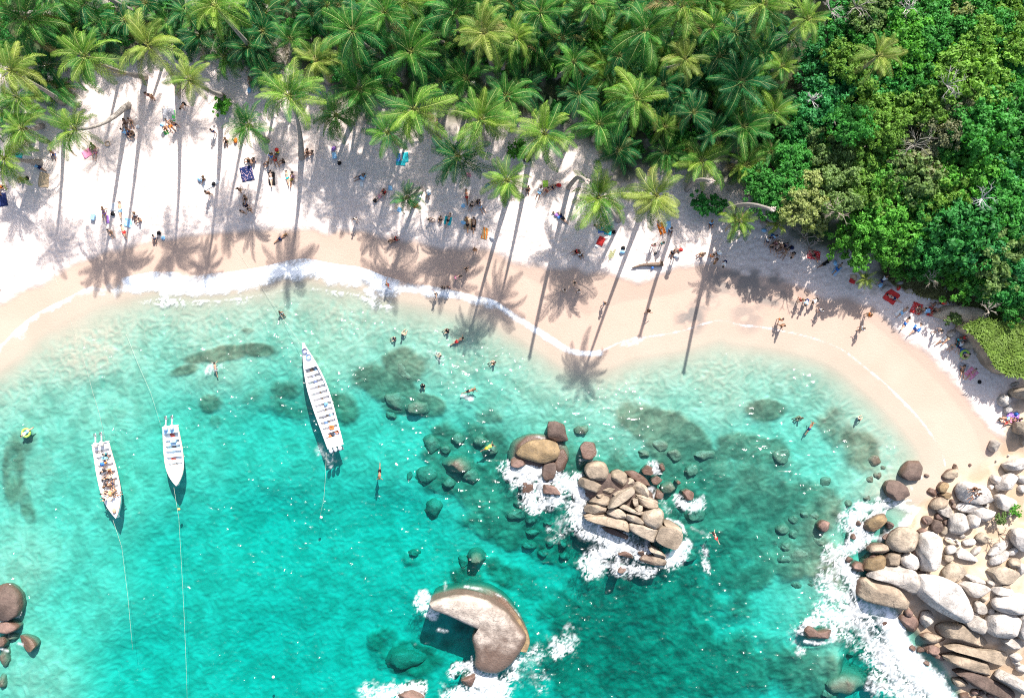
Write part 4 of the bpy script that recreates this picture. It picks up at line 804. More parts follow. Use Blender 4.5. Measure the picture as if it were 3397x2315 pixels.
def palm(t, x, y, r, h, base=None, hue='g', nf=None, label=None, group=None, seed=0, rscale=1.0):
    rr = random.Random(seed * 31 + 11)
    X, Y = at(t, x, y, h); R = size(t, r, h) * rscale
    if base: bx, by = gnd(*base)
    else: bx, by = X + rr.uniform(-1.4, 1.4), Y + rr.uniform(.3, 2.6)
    gz = ground_z(bx, by)
    root = put('palm_tree', None, loc=(bx, by, gz))
    tag(root, label, 'palm tree', group)
    top = Vector((X - bx, Y - by, h - gz)); side = Vector((top.x, top.y, 0)) ; ln = max(side.length, .01)
    perp = Vector((-top.y, top.x, 0)) / ln * rr.uniform(-.05, .05) * ln
    P = []; rad = []
    for i in range(11):
        s = i / 10; b = s ** 1.0
        P.append(Vector((top.x * (s * .55 + .45 * (1 - (1 - s) ** 2)), top.y * (s * .55 + .45 * (1 - (1 - s) ** 2)), top.z * (s * .92 + .08 * s * s) - (.5 if i == 0 else 0))) + perp * math.sin(math.pi * s))
        rad.append(.24 * (1 - s) ** 2 + .135)
    P[-1] = top
    put('trunk', MB().tube(P, rad, 9).mesh('trunk', BARK, True), root)
    n = nf or int(29 + R * 1.9); sc = R / 3.35; off = rr.uniform(0, 6.28); wind = 2.4; lean_a = rr.uniform(0, 6.28); lean_k = rr.uniform(.05, .3); bunch = rr.uniform(.1, .5); thin = rr.uniform(.0, .22)
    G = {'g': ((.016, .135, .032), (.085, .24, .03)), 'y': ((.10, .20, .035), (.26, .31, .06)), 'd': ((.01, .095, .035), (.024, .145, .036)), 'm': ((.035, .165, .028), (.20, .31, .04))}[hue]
    for i in range(n):
        s = (i + .5) / n                             # 0 young and upright, 1 old and hanging
        pit = math.radians(68 - 92 * s ** .85 + rr.uniform(-13, 13)); yaw = off + i * 2.39996 + rr.uniform(-.45, .45)
        yaw += bunch * math.sin(yaw - lean_a); pit += lean_k * math.cos(yaw - lean_a)
        if rr.random() < thin and s > .3: continue
        v = rr.choice((0, 1)) if s < .2 else rr.choice((1, 2, 6, 5)) if s < .55 else rr.choice((2, 3, 5, 4))
        k = rr.random(); v_ = rr.uniform(.72, 1.3); c = [(G[0][j] * (1 - k) + G[1][j] * k) * v_ for j in range(3)]
        if s > .88 and rr.random() < .4: c = rr.choice(((.26, .17, .07), (.30, .22, .10), (.22, .2, .06)))
        f = put('frond', FR[v], root, top + Vector((math.cos(yaw) * .12, math.sin(yaw) * .12, .15 - .2 * s)), (rr.uniform(-.6, .6), -pit, yaw), sc * rr.uniform(.78, 1.15) * (.72 + .3 * min(1, s * 2.2)), c)
        f.rotation_euler.x += .25 * math.sin(yaw - wind)
    put('crown_heart', HEART, root, top, (rr.uniform(-.2, .2), rr.uniform(-.2, .2), 0), max(.7, sc * .9), (.30, .29, .09))
    if rr.random() < .8: put('coconut', NUTS, root, top, (0, 0, rr.uniform(0, 6)), max(.8, sc), rr.choice(((.19, .2, .05), (.32, .22, .07), (.14, .16, .045))))
    return root
palms = [  # tile, x, y, crown radius, height, hue, base (survey px), own label
    ('A', 220, 170, 330, 9, 'g', None, None), ('A', 715, 480, 290, 17, 'm', (506, 272), 'palm with a grey trunk bent over bare sand beside the dark shade patch'), ('A', 1255, 390, 290, 17, 'y', (608, 300), 'yellowish palm with shadow reaching the water past the grey towel'),
    ('A', 1605, 680, 215, 16, 'y', (752, 333), 'small-crowned yellowish palm on open sand beside a round green bush'), ('A', 90, 600, 260, 15, 'y', (238, 358), 'yellowish palm with long pale trunk leaning away from the grove'), ('A', 190, 1090, 220, 6.5, 'm', None, 'lower palm behind the umbrella shade at the open sand'),
    ('A', 640, 1100, 260, 12, 'm', (452, 358), 'palm whose pale trunk lies low across the open sand'), ('A', 1060, 180, 200, 5.5, 'd', None, None), ('A', 1825, 60, 280, 17, 'm', None, None), ('A', 2110, 400, 230, 6, 'd', None, None), ('A', 2110, 1070, 235, 9, 'g', None, 'low palm standing over the navy blanket'),
    ('A', 40, 1340, 250, 6, 'm', None, None), ('A', 1570, 110, 190, 5, 'd', None, None), ('A', 700, 30, 230, 6, 'd', None, None), ('A', 400, 560, 210, 5, 'd', None, None), ('A', 1240, 40, 210, 5, 'd', None, None), ('A', 150, 830, 230, 6, 'm', None, None), ('A', -60, 380, 250, 8, 'g', None, None),
    ('A', -40, 60, 260, 9, 'g', None, None), ('A', 330, 690, 220, 5, 'd', None, None), ('A', 1960, 170, 200, 5, 'd', None, None), ('A', 250, 330, 200, 5, 'd', None, None), ('A', 900, 300, 180, 5, 'd', None, None), ('A', -30, 960, 220, 6, 'g', None, None), ('A', 430, -60, 260, 8, 'g', None, None),
    ('B', 285, 340, 200, 8, 'g', None, None), ('B', 510, 520, 235, 11, 'y', None, 'straw-yellow palm at the edge of the grove beside a water drum'), ('B', 820, 270, 300, 14, 'g', None, None), ('B', 1090, 110, 250, 13, 'g', None, None), ('B', 1310, 450, 310, 11.5, 'g', None, None), ('B', 1690, 110, 260, 13, 'g', None, None),
    ('B', 1930, 290, 270, 15, 'y', None, 'yellow-green palm with a curved white trunk deep in the grove'), ('B', 280, 820, 290, 15, 'm', (1008, 535), 'full palm whose shadow crosses sand into the breaking foam'), ('B', 875, 760, 300, 10, 'g', None, None), ('B', 1340, 930, 335, 14, 'm', None, 'broad many-fronded palm above the two teal loungers'),
    ('B', 1780, 680, 240, 10, 'g', None, None), ('B', 1905, 1020, 325, 13.5, 'm', None, None), ('B', 680, 980, 230, 6, 'g', None, None), ('B', 1110, 1130, 225, 9, 'g', None, None), ('B', 1710, 1330, 290, 9, 'd', None, 'dark low palm spreading over sunbathers in shade'), ('B', 2125, 1530, 220, 14, 'm', None, 'open-crowned palm on the sand between the dark low palm and the bent dead trunk'),
    ('B', 60, 270, 210, 6, 'd', None, None), ('B', 1260, 10, 220, 12, 'm', None, None), ('B', 1960, 20, 230, 13, 'g', None, None), ('B', 850, 560, 210, 9, 'd', None, None), ('P2', 1280, 400, 150, 4.2, 'd', None, 'small dark palm standing alone amid people on the sand'), ('B', 600, 60, 240, 8, 'd', None, None), ('B', 1520, 300, 220, 10, 'd', None, None), ('B', 1560, 690, 210, 9, 'd', None, None),
    ('B', 2150, 430, 230, 11, 'g', None, None), ('B', 1050, 700, 190, 8, 'd', None, None), ('B', 480, 130, 190, 8, 'd', None, None), ('B', 2120, 820, 250, 11, 'g', None, None), ('B', 90, 640, 170, 7, 'd', None, None),
    ('C', 240, 110, 250, 13, 'g', None, None), ('C', 680, 30, 220, 12, 'g', None, None), ('C', 1130, 270, 300, 13, 'g', None, None), ('C', 1440, 60, 280, 15, 'm', None, None), ('C', 1460, 510, 205, 14, 'y', (2130, 246), 'small yellow palm with grey trunk in a gap of the grove'), ('C', 1690, 240, 200, 11, 'g', None, None), ('C', 2130, 40, 260, 15, 'm', None, None),
    ('C', 520, 530, 190, 10, 'g', None, None), ('C', 1930, 700, 280, 10, 'd', None, None), ('C', 1050, 850, 290, 14, 'm', None, None), ('C', 730, 1060, 260, 12, 'g', None, None), ('C', 275, 1140, 290, 15, 'm', None, 'tall palm over the sandy gap with a black tyre'), ('C', 1955, 1080, 260, 8, 'g', None, None),
    ('C', 1300, 1300, 200, 6, 'g', None, None), ('C', 1600, 1370, 270, 6.5, 'm', None, 'palm in the front row between two dead trunks'), ('C', 1980, 1400, 200, 5.5, 'm', None, None), ('P3', 730, 400, 295, 8.5, 'm', (2050, 740), 'spreading palm at the beach front over teal mats'), ('P3', 1220, 380, 275, 16.5, 'y', (2150, 640), 'tall bright palm at the beach front above the orange towel'),
    ('C', 100, 760, 200, 9, 'd', None, None), ('C', 1530, 960, 190, 9, 'd', None, None), ('C', 20, 330, 220, 13, 'm', None, None), ('C', 1290, 1080, 150, 7, 'm', None, None), ('C', 900, 480, 200, 8, 'd', None, None), ('C', 560, 800, 210, 9, 'd', None, None), ('C', 1750, 480, 190, 9, 'd', None, None), ('C', 1280, 720, 180, 8, 'd', None, None), ('C', 900, 1280, 210, 8, 'd', None, None), ('C', 430, 330, 210, 9, 'd', None, None),
    ('C', 1700, 1120, 190, 8, 'd', None, None), ('C', 1000, 60, 200, 10, 'd', None, None), ('C', 1880, 280, 200, 10, 'd', None, None),
    ('D', 460, 170, 200, 12, 'm', None, None), ('D', 245, 570, 175, 10, 'm', None, None), ('D', 1060, 480, 225, 13, 'y', None, 'lone yellow palm rising out of the broadleaf trees'), ('D', 180, 960, 225, 8, 'm', None, None), ('D', 150, 1290, 150, 6, 'g', None, None), ('P4', 215, 370, 95, 6, 'y', None, 'ragged small palm drooping beside the seated crowd'), ('P4', 960, 830, 95, 3.0, 'y', None, 'young yellow palm on shaded sand between beach bags'),
    ('P3', 1920, 600, 170, 6, 'm', None, 'low scruffy palm under the long dead trunk'), ('D', 330, 330, 170, 8, 'd', None, None)]
palms += [('A', x, y, r, h, 'd' if i % 2 else 'g', None, None) for i, (x, y, r, h) in enumerate([(1430, 190, 210, 4.5), (1700, 300, 220, 4.5), (1900, 480, 200, 4.2), (1960, 300, 200, 4.5), (560, 260, 220, 5), (1500, 330, 170, 3.8), (480, 760, 200, 4), (2230, 560, 180, 4.2), (820, 180, 210, 5), (2250, 120, 220, 5.5), (1720, 140, 200, 5)])]
plain = []; marks = []
PSHORT = ['the bent grey-trunked palm', 'the palm over the grey towel', 'the small-crowned sand palm', 'the long pale-trunked palm', 'the lower open-sand palm', 'the low-trunked sand palm', 'the palm over the navy blanket', 'the straw-yellow palm', 'the white-trunked yellow palm', 'the palm shading the foam', 'the palm over teal loungers', 'the dark low palm', 'the open-crowned palm', 'the small lone sand palm', 'the small yellow gap palm', 'the palm over the tyre', 'the front palm between dead trunks', 'the palm over teal mats', 'the tall orange-towel palm', 'the lone yellow wood palm', 'the ragged crowd palm', 'the young yellow palm', 'the scruffy low palm']
# the grove goes on beyond the ground in view
for i in range(16): palms.append(('N', 60 + i * 165 + (i * 67) % 60, -55 - (i * 43) % 90, 95, 12 + (i * 7) % 4, 'gmdg'[i % 4], None, None))
# young palms fill the gaps between the tall ones
fr_ = random.Random(5); have = [nat(p[0], p[1], p[2]) for p in palms]; tries = 0; added = 0
while added < 110 and tries < 4000:
    tries += 1; a, b = fr_.uniform(-20, 2560), fr_.uniform(-20, 600); X, Y = gnd(a, b, 7)
    if min(math.hypot(a - q[0], b - q[1]) for q in have) < 42: continue
    i, j = int(np.searchsorted(gx, X)), int(np.searchsorted(gy, Y - 5.5))
    if f_gro[min(j, len(gy) - 1), min(i, len(gx) - 1)] < .9: continue
    have.append((a, b)); added += 1; palms.append(('N', a, b, fr_.uniform(70, 105), fr_.uniform(4, 7), fr_.choice('dgdgm'), None, None))
for i, (t, x, y, r, h, hue, base, lab) in enumerate(palms):
    nx, ny = nat(t, x, y)
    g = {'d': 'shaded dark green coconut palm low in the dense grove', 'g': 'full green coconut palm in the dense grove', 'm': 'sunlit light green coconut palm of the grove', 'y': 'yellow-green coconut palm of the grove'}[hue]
    po = palm(t, x, y, r, h, base, hue, label=lab or g, group=('palms at the grove edge and beach' if lab else g), seed=i, rscale=.87)
    if not lab: plain.append((po, {'d': 'shaded dark green palm', 'g': 'full green palm', 'm': 'sunlit light green palm', 'y': 'yellow-green palm'}[hue], *at(t, x, y, h)))
    else: marks.append((PSHORT[len(marks)], *at(t, x, y, h)))
label_by_landmark(plain, marks, {'U': 'inland of {}', 'D': 'seaward of {}', 'L': 'past {} heading from the wood', 'R': 'past {} heading to the wood'})
# dead palm trunks, broken at the top
def dead_palm(top, base, h, label):
    bx, by = gnd(*base); gz = ground_z(bx, by); X, Y = gnd(top[0], top[1], h); T = Vector((X - bx, Y - by, h - gz))
    root = put('dead_palm', None, loc=(bx, by, gz)); tag(root, label, 'palm trunk', 'dead palm trunks')
    P = [Vector((T.x * (s + .25 * math.sin(math.pi * s) * (1 - s)), T.y * (s - .3 * math.sin(math.pi * s)), T.z * s - (.5 if s == 0 else 0))) for s in [i / 12 for i in range(13)]]
    put('trunk', MB().tube(P, [.26 - .1 * i / 12 for i in range(13)], 9).mesh('trunk', BARK, True), root)
    mb = MB(); r = random.Random(int(h * 10))
    for i in range(9):
        a = i * .7; d = Vector((math.cos(a) * .5, math.sin(a) * .5, r.uniform(.1, .6)))
        mb.tube([T + d * .05, T + d * .3, T + d * r.uniform(.4, .6)], [.1, .08, .04], 5)
    put('broken_crown', mb.mesh('broken_crown', DEADWOOD, True), root, color=(.45, .37, .31))
dead_palm((1948, 603), (1882, 632), 16.3, 'bare dead palm trunk with pale stub beside the spreading beach-front palm')
dead_palm((2073, 653), (2118, 664), 7.5, 'short dead palm trunk leaning under the tall bright palm')
dead_palm((2360, 602), (2268, 640), 14.5, 'grey dead palm trunk with pink-white stub at the grove corner')
dead_palm((2562, 696), (2375, 712), 15.5, 'long curved dead palm trunk reaching over the dark scrub')

# ------------------------------------------------------------------ broadleaf trees and shrubs
def crown_mesh(name, seed, n=5200, R=3.2, flat=.62, lobes=22, leaf=.30, clump=.34, spread=1.0, clumps=170):
    g = np.random.default_rng(seed)
    a = g.uniform(0, 2 * np.pi, lobes); rr = R * np.sqrt(g.uniform(.02, 1, lobes)) * .82
    c = np.stack([rr * np.cos(a), rr * np.sin(a), R * flat * (np.sqrt(np.clip(1 - (rr / R) ** 2, 0, 1)) * g.uniform(.45, 1.0, lobes))], -1)
    lr = R * clump * g.uniform(.65, 1.25, lobes)
    w = lr ** 2 / np.sum(lr ** 2); idx = g.choice(lobes, n, p=w)
    ci = g.choice(lobes, clumps, p=w)                                   # sprays of leaves held out on the lobes
    cd = g.normal(size=(clumps, 3)); cd[:, 2] = np.abs(cd[:, 2]) * 1.1 - .3; cd /= np.linalg.norm(cd, axis=1)[:, None]
    cp = c[ci] + cd * (lr[ci] * g.uniform(.6, 1.25, clumps))[:, None] * np.array([1, 1, .85]); cr = R * g.uniform(.07, .16, clumps)
    k = g.integers(0, clumps, n); d = g.normal(size=(n, 3)); d[:, 2] = np.abs(d[:, 2]) * .9 - .3; d /= np.linalg.norm(d, axis=1)[:, None]
    pos = cp[k] + d * (cr[k] * g.uniform(.2, 1.15, n) ** .6)[:, None]
    nr = d * .7 + cd[k] * .4 + g.normal(size=(n, 3)) * .55 + np.array([0, 0, .4]); nr /= np.linalg.norm(nr, axis=1)[:, None]
    t = np.cross(nr, g.normal(size=(n, 3))); t /= np.linalg.norm(t, axis=1)[:, None]; b = np.cross(nr, t)
    s = leaf * g.uniform(.6, 1.25, n)[:, None]
    v = np.stack([pos - t * s * .5, pos + b * s * .28 - nr * s * .06, pos + t * s * .5 - nr * s * .1, pos - b * s * .28 - nr * s * .06], 1).reshape(-1, 3)
    f = np.arange(n * 4).reshape(-1, 4)
    return mesh_np(name, v, f, LEAF, True)
CR = [crown_mesh('crown', 200 + i, *p) for i, p in enumerate([(6000, 3.2, .62, 26, .34, .32), (6000, 3.2, .7, 20, .32, .38), (6500, 3.2, .55, 34, .33, .28), (5200, 3.2, .6, 18, .40, .40), (6500, 3.2, .66, 30, .30, .30)])]
SH = [crown_mesh('foliage', 300 + i, 2600, 1.6, .6, 14, .26, .36, clumps=80) for i in range(3)]
def limb_mesh(name, seed, h, spread, mat, r0=.22, nb=7, thin=.04):
    r = random.Random(seed); mb = MB()
    mb.tube([(0, 0, -.5), (r.uniform(-.2, .2), r.uniform(-.2, .2), h * .5), (r.uniform(-.3, .3), r.uniform(-.3, .3), h)], [r0, r0 * .8, r0 * .5], 8)
    for i in range(nb):
        a = 2 * math.pi * i / nb + r.uniform(-.3, .3); z0 = h * r.uniform(.45, .9); e = spread * r.uniform(.6, 1); c, s = math.cos(a), math.sin(a)
        p2 = (c * e, s * e, z0 + h * .45 * r.uniform(.6, 1.1)); m = (c * e * .45, s * e * .45, z0 + h * .18)
        mb.tube([(0, 0, z0 - .2), m, p2], [r0 * .45, r0 * .3, thin], 6)
        for q in range(2):
            b = a + r.uniform(-.8, .8); mb.tube([m, (m[0] + math.cos(b) * e * .5, m[1] + math.sin(b) * e * .5, m[2] + h * .2)], [r0 * .25, thin], 5)
    return mb.mesh(name, mat, True)
LIMB = [limb_mesh('trunk', 400 + i, 3.6, 2.3, WOOD) for i in range(3)]
HUES = {'dk': (.045, .22, .05), 'gr': (.055, .23, .04), 'br': (.10, .30, .04), 'yg': (.145, .28, .045), 'ol': (.14, .22, .07), 'gy': (.20, .21, .115), 'bl': (.045, .23, .07), 'pa': (.24, .28, .10)}
HN = {'dk': 'dark green', 'gr': 'mid green', 'br': 'bright green', 'yg': 'yellow-green', 'ol': 'olive green', 'gy': 'greyish half-dry', 'bl': 'bluish green', 'pa': 'pale straw-green'}
def tree(X, Y, R, top, hue, label, group, seed, name='broadleaf_tree'):
    r = random.Random(seed); g = ground_z(X, Y); sc = R / 3.4; hh = max(1.2, top - g)
    root = put(name, None, loc=(X, Y, g)); tag(root, label, 'tree' if name == 'broadleaf_tree' else 'shrub', group)
    small = R < 1.7
    cz = hh - (1.6 if small else 3.2) * .62 * (sc if not small else R / 1.7) * 1.15
    base = HUES[hue]; v = r.uniform(.85, 1.15)
    if small: put('foliage', SH[seed % 3], root, (0, 0, max(.1, cz)), (0, 0, r.uniform(0, 6.28)), R / 1.7, [c * v for c in base])
    else: put('crown', CR[seed % 5], root, (0, 0, max(.3, cz)), (0, 0, r.uniform(0, 6.28)), (sc, sc, sc * 1.1), [c * v for c in base])
    put('stem' if small else 'trunk', LIMB[seed % 3], root, (0, 0, 0), (0, 0, r.uniform(0, 6)), (sc, sc, max(.12, (cz + .6 * sc) / 5.0)))
    return root
dtr = [(560, 640, 200, 'bl'), (640, 900, 190, 'bl'), (760, 560, 130, 'yg'), (1000, 300, 175, 'gr'), (1260, 370, 190, 'br'), (1080, 760, 200, 'dk'), (1000, 950, 180, 'yg'), (920, 1270, 205, 'yg'), (650, 1290, 170, 'ol'), (450, 1250, 180, 'dk'), (1130, 1090, 135, 'yg'),
       (1370, 1280, 215, 'gy'), (1420, 930, 150, 'yg'), (1650, 760, 200, 'ol'), (1830, 690, 230, 'yg'), (1550, 560, 170, 'bl'), (1500, 160, 200, 'gr'), (1650, 60, 170, 'pa'), (1900, 180, 180, 'gr'), (1880, 340, 130, 'yg'), (2180, 190, 180, 'yg'), (2260, 420, 120, 'yg'),
       (2130, 430, 150, 'dk'), (2070, 640, 150, 'dk'), (2150, 880, 180, 'gr'), (1900, 1080, 220, 'gr'), (1850, 1290, 230, 'br'), (2160, 1250, 200, 'gr'), (1750, 1490, 180, 'br'), (2100, 1490, 200, 'bl'), (1100, 1490, 180, 'br'), (850, 1490, 170, 'yg'), (1350, 1500, 160, 'ol'),
       (550, 1480, 150, 'dk'), (300, 1450, 150, 'gr'), (1200, 70, 170, 'gr'), (1000, 110, 150, 'ol'), (760, 200, 140, 'dk'), (2270, 60, 150, 'dk'), (2270, 720, 150, 'dk'), (880, 720, 150, 'dk'), (1480, 360, 160, 'gr'), (1700, 330, 170, 'gr'), (1650, 1000, 170, 'gy'), (1400, 700, 150, 'gr'),
       (820, 1080, 140, 'gr'), (420, 1050, 140, 'dk'), (640, 420, 140, 'dk'), (2010, 20, 160, 'gr'), (1620, 1180, 140, 'gr')]
ptr = [(200, 150, 150, 'gr'), (430, 190, 170, 'pa'), (520, 270, 120, 'pa'), (700, 130, 170, 'ol'), (1010, 110, 200, 'yg'), (1050, 330, 160, 'br'), (860, 480, 190, 'br'), (1190, 410, 185, 'br'), (1130, 560, 140, 'br'), (1560, 130, 180, 'yg'), (1890, 120, 180, 'bl'), (2150, 150, 180, 'gr'),
       (1700, 400, 250, 'dk'), (1900, 470, 200, 'bl'), (2110, 350, 200, 'gr'), (1490, 680, 150, 'gr'), (1740, 790, 190, 'br'), (2000, 650, 200, 'ol'), (2200, 640, 180, 'bl'), (2150, 820, 160, 'dk'), (2230, 980, 150, 'gr'), (1380, 170, 150, 'gr'), (60, 60, 120, 'gr'), (1540, 520, 150, 'dk'), (1950, 880, 130, 'gr'), (2280, 480, 150, 'bl'), (330, 60, 130, 'gr'), (1330, 620, 90, 'gr')]
ti = 0; wood = []
for t, lst in (('D', dtr), ('P4', ptr)):
    for x, y, r, hu in lst:
        ti += 1; q = random.Random(ti); low = hu in ('dk', 'bl'); edge = t == 'P4' and y > 560
        top = ((7.2 if low else 9.2) if t == 'D' and y < 1150 else (6.2 if low else 7.6) if (t == 'D' or y < 250) else 5.0 if edge else 6.0) + q.uniform(-.6, .9); X, Y = at(t, x, y, top - 1.5)
        lab = f'{HN[hu]} broadleaf tree ' + ('at the wood edge above the beach' if edge else 'in the thick wood behind the beach')
        wood.append((tree(X, Y, size(t, r, top) * 1.52, top, hu, lab, lab, ti), f'{HN[hu]} broadleaf tree', X, Y))
for i in range(9):                                                     # the wood beyond the ground in view, which shades its near edge
    lab = 'mid green broadleaf tree in the thick wood behind the beach'
    wood.append((tree(31 + i * 5.2, 41.5 + (i * 3) % 4, 3.6, 11, 'gr', lab, lab, 90 + i), 'mid green broadleaf tree', 31 + i * 5.2, 41.5))
for i in range(5): wood.append((tree(61.5 + (i % 2), 36 - i * 7.5, 3.8, 11, 'gr', lab, lab, 120 + i), 'mid green broadleaf tree', 61.5, 36 - i * 7.5))
label_by_landmark(wood, [('the lone yellow palm',) + at('D', 1060, 480, 12), ('the bleached bare branches',) + at('D', 665, 90, 10), ('the grey dry twig mass',) + at('D', 1370, 1230, 10), ('the silvery twigs',) + at('P4', 1950, 150, 9), ('the bluff',) + gnd(3330, 1150, 3), ('the seated crowd',) + at('P4', 180, 560), ('the scarlet blanket',) + at('P4', 1140, 985), ('the white branch bluish tree',) + at('D', 510, 850, 9), ('the small white bare branch',) + at('D', 1310, 70, 10), ('the young yellow palm',) + at('P4', 960, 830)], {'U': 'inland of {}', 'D': 'seaward of {}', 'L': 'past {} heading to the palms', 'R': 'past {} heading from the palms'})
shr = [('A', 1880, 900, 85, 1.9, 'br', 'round bright green bush alone on the sand under the small-crowned palm'), ('P4', 1250, 760, 90, 3.4, 'br', 'bright rounded shrub on the bank above the young palm'), ('P4', 1400, 770, 70, 3.6, 'gr', 'dark shrub behind the bright rounded one'), ('P4', 1720, 1190, 70, 2.6, 'ol', 'scrubby olive bush on the tan rock slope'),
       ('C', 2250, 1480, 110, 4.5, 'br', 'leafy bright shrub at the palm grove corner'), ('P3', 2170, 330, 130, 4.5, 'br', 'leafy light shrub beside the curved dead trunk'), ('P3', 1640, 420, 110, 3.2, 'dk', 'dark scrub mound under the long dead trunk'), ('P3', 1760, 480, 90, 2.8, 'dk', 'dark scrub clump on the sand edge under dead trunk'), ('B', 2210, 1260, 80, 2.6, 'br', 'bright green bush behind the sandy clearing'),
       ('C', 40, 1260, 70, 2.8, 'br', 'small bright bush by the tall palm over the clearing'), ('B', 960, 520, 70, 5.5, 'br', 'bright green shrub glimpsed between grove palms'), ('C', 730, 330, 110, 7, 'br', 'leafy bright shrub in a gap of the grove'), ('B', 330, 170, 120, 5, 'gr', 'green shrub mass behind the straw-yellow palm'), ('G', 2050, 1480, 60, 2.4, 'ol', 'dry olive tuft of scrub among pale boulders'), ('G', 2200, 1400, 60, 2.6, 'br', 'small green bush on bare ground above the boulders')]
for i, (t, x, y, r, top, hu, lab) in enumerate(shr):
    X, Y = at(t, x, y, top); tree(X, Y, min(1.65, size(t, r, top) * 1.15), max(top, ground_z(X, Y) + 1.0), hu, lab, 'shrubs', 600 + i, 'shrub')
ui = 0; under = []
ur = random.Random(55)
while ui < 90:                                                          # undergrowth under the palms
    px, py = ur.uniform(-40, 2560), ur.uniform(-60, 640); X, Y = gnd(px, py)
    i = int(np.searchsorted(gx, X)); j = int(np.searchsorted(gy, Y))
    if f_gro[min(j, len(gy) - 1), min(i, len(gx) - 1)] < .8: continue
    ui += 1; bush = tree(X, Y, ur.uniform(1.1, 1.65), ground_z(X, Y) + ur.uniform(1.2, 2.6), ur.choice(('dk', 'gr', 'dk', 'gr', 'br')), 'leafy undergrowth bush in shade beneath the palms', 'undergrowth under the palms', 700 + ui, 'shrub'); under.append((bush, 'leafy bush under the grove', X, Y))
label_by_landmark(under, marks, {'U': 'inland of {}', 'D': 'seaward of {}', 'L': 'past {} heading from the wood', 'R': 'past {} heading to the wood'})
# leafless branches
def dead_branch(t, x, y, z, s, lab, colr=(.50, .45, .40), flatz=.5, n=9, name='dead_branch'):
    X, Y = at(t, x, y, z); r = random.Random(int(x + y)); mb = MB()
    for i in range(n):
        a = r.uniform(0, 6.28); e = s * r.uniform(.5, 1); p = Vector((math.cos(a) * e, math.sin(a) * e, flatz * s * r.uniform(.1, .7))); m = p * .5 + Vector((r.uniform(-.2, .2) * s, r.uniform(-.2, .2) * s, .1 * s))
        mb.tube([(0, 0, -.2), m, p], [.045, .03, .012], 5)
        for q in range(6):
            b = a + r.uniform(-1.1, 1.1); st = m.lerp(p, r.uniform(-.3, .9)); mb.tube([st, st + Vector((math.cos(b), math.sin(b), r.uniform(-.1, .4))) * s * r.uniform(.15, .4)], [.02, .008], 3)
    tag(put(name, mb.mesh(name, DEADWOOD, True), loc=(X, Y, z), color=[c * .7 for c in colr]), lab, 'branch', 'bare branches')
for t, x, y, z, s, lab, c in [('D', 665, 90, 10.6, 1.5, 'bleached bare branches above the dark tree by the grove', (.6, .53, .48)), ('D', 880, 60, 10.8, 2.0, 'tangle of grey bare twigs over the olive tree', (.42, .38, .33)), ('D', 1310, 70, 11.4, 1.1, 'small white bare branch above the green canopy', (.6, .55, .5)), ('D', 510, 850, 9.0, 1.0, 'white bare branch over the bluish tree', (.62, .58, .55)), ('D', 1370, 1230, 11.2, 2.1, 'mass of grey dry twigs over the half-dry tree', (.36, .33, .28)),
                               ('P4', 440, 480, 4.5, 1.7, 'bare grey scrub branches overhanging the shaded beach', (.45, .38, .32)), ('P4', 330, 320, 5.5, 1.6, 'brown dry twigs below the pale straw-green tree', (.36, .29, .22)), ('P4', 480, 560, 3.6, 1.3, 'fan of bleached twigs above the red patterned towel', (.52, .45, .40)), ('P4', 1500, 830, 4.6, 1.2, 'dry grass-like twigs on the bank crest', (.46, .40, .32)), ('P4', 2000, 1090, 4.8, 1.2, 'dry pale twigs at the crest over the tan slope', (.5, .44, .36)), ('P4', 720, 260, 8.5, 1.6, 'bare brown twigs over the olive tree by the beach', (.40, .33, .27)),
                               ('D', 1650, 720, 11, 1.8, 'grey leafless twigs above the olive crowns', (.42, .40, .37)), ('P4', 1950, 150, 10.5, 1.5, 'silvery twigs over the bluish tree', (.5, .52, .5)), ('Q', 1850, 190, 2.6, 1.2, 'fallen forked branch lying on the bare slope', (.24, .17, .12)), ('P3', 1500, 850, .0, .1, '', None)][:14]:
    dead_branch(t, x, y, z, s, lab, c)
# driftwood log
lx0, ly0 = at('P3', 1000, 1003); lx1, ly1 = at('P3', 1258, 958); gz0 = ground_z((lx0 + lx1) / 2, (ly0 + ly1) / 2)
lp = [Vector((lx0 + (lx1 - lx0) * s - (lx0 + lx1) / 2, ly0 + (ly1 - ly0) * s - (ly0 + ly1) / 2 + .12 * math.sin(5 * s), .12 + .12 * s)) for s in [i / 8 for i in range(9)]]
log = tag(put('driftwood_log', MB().tube(lp, [.05, .1, .13, .16, .18, .2, .22, .26, .3], 9).mesh('driftwood_log', DEADWOOD, True), loc=((lx0 + lx1) / 2, (ly0 + ly1) / 2, gz0), color=(.17, .12, .09)), 'dark driftwood log lying on bright sand by a blue ball', 'log')
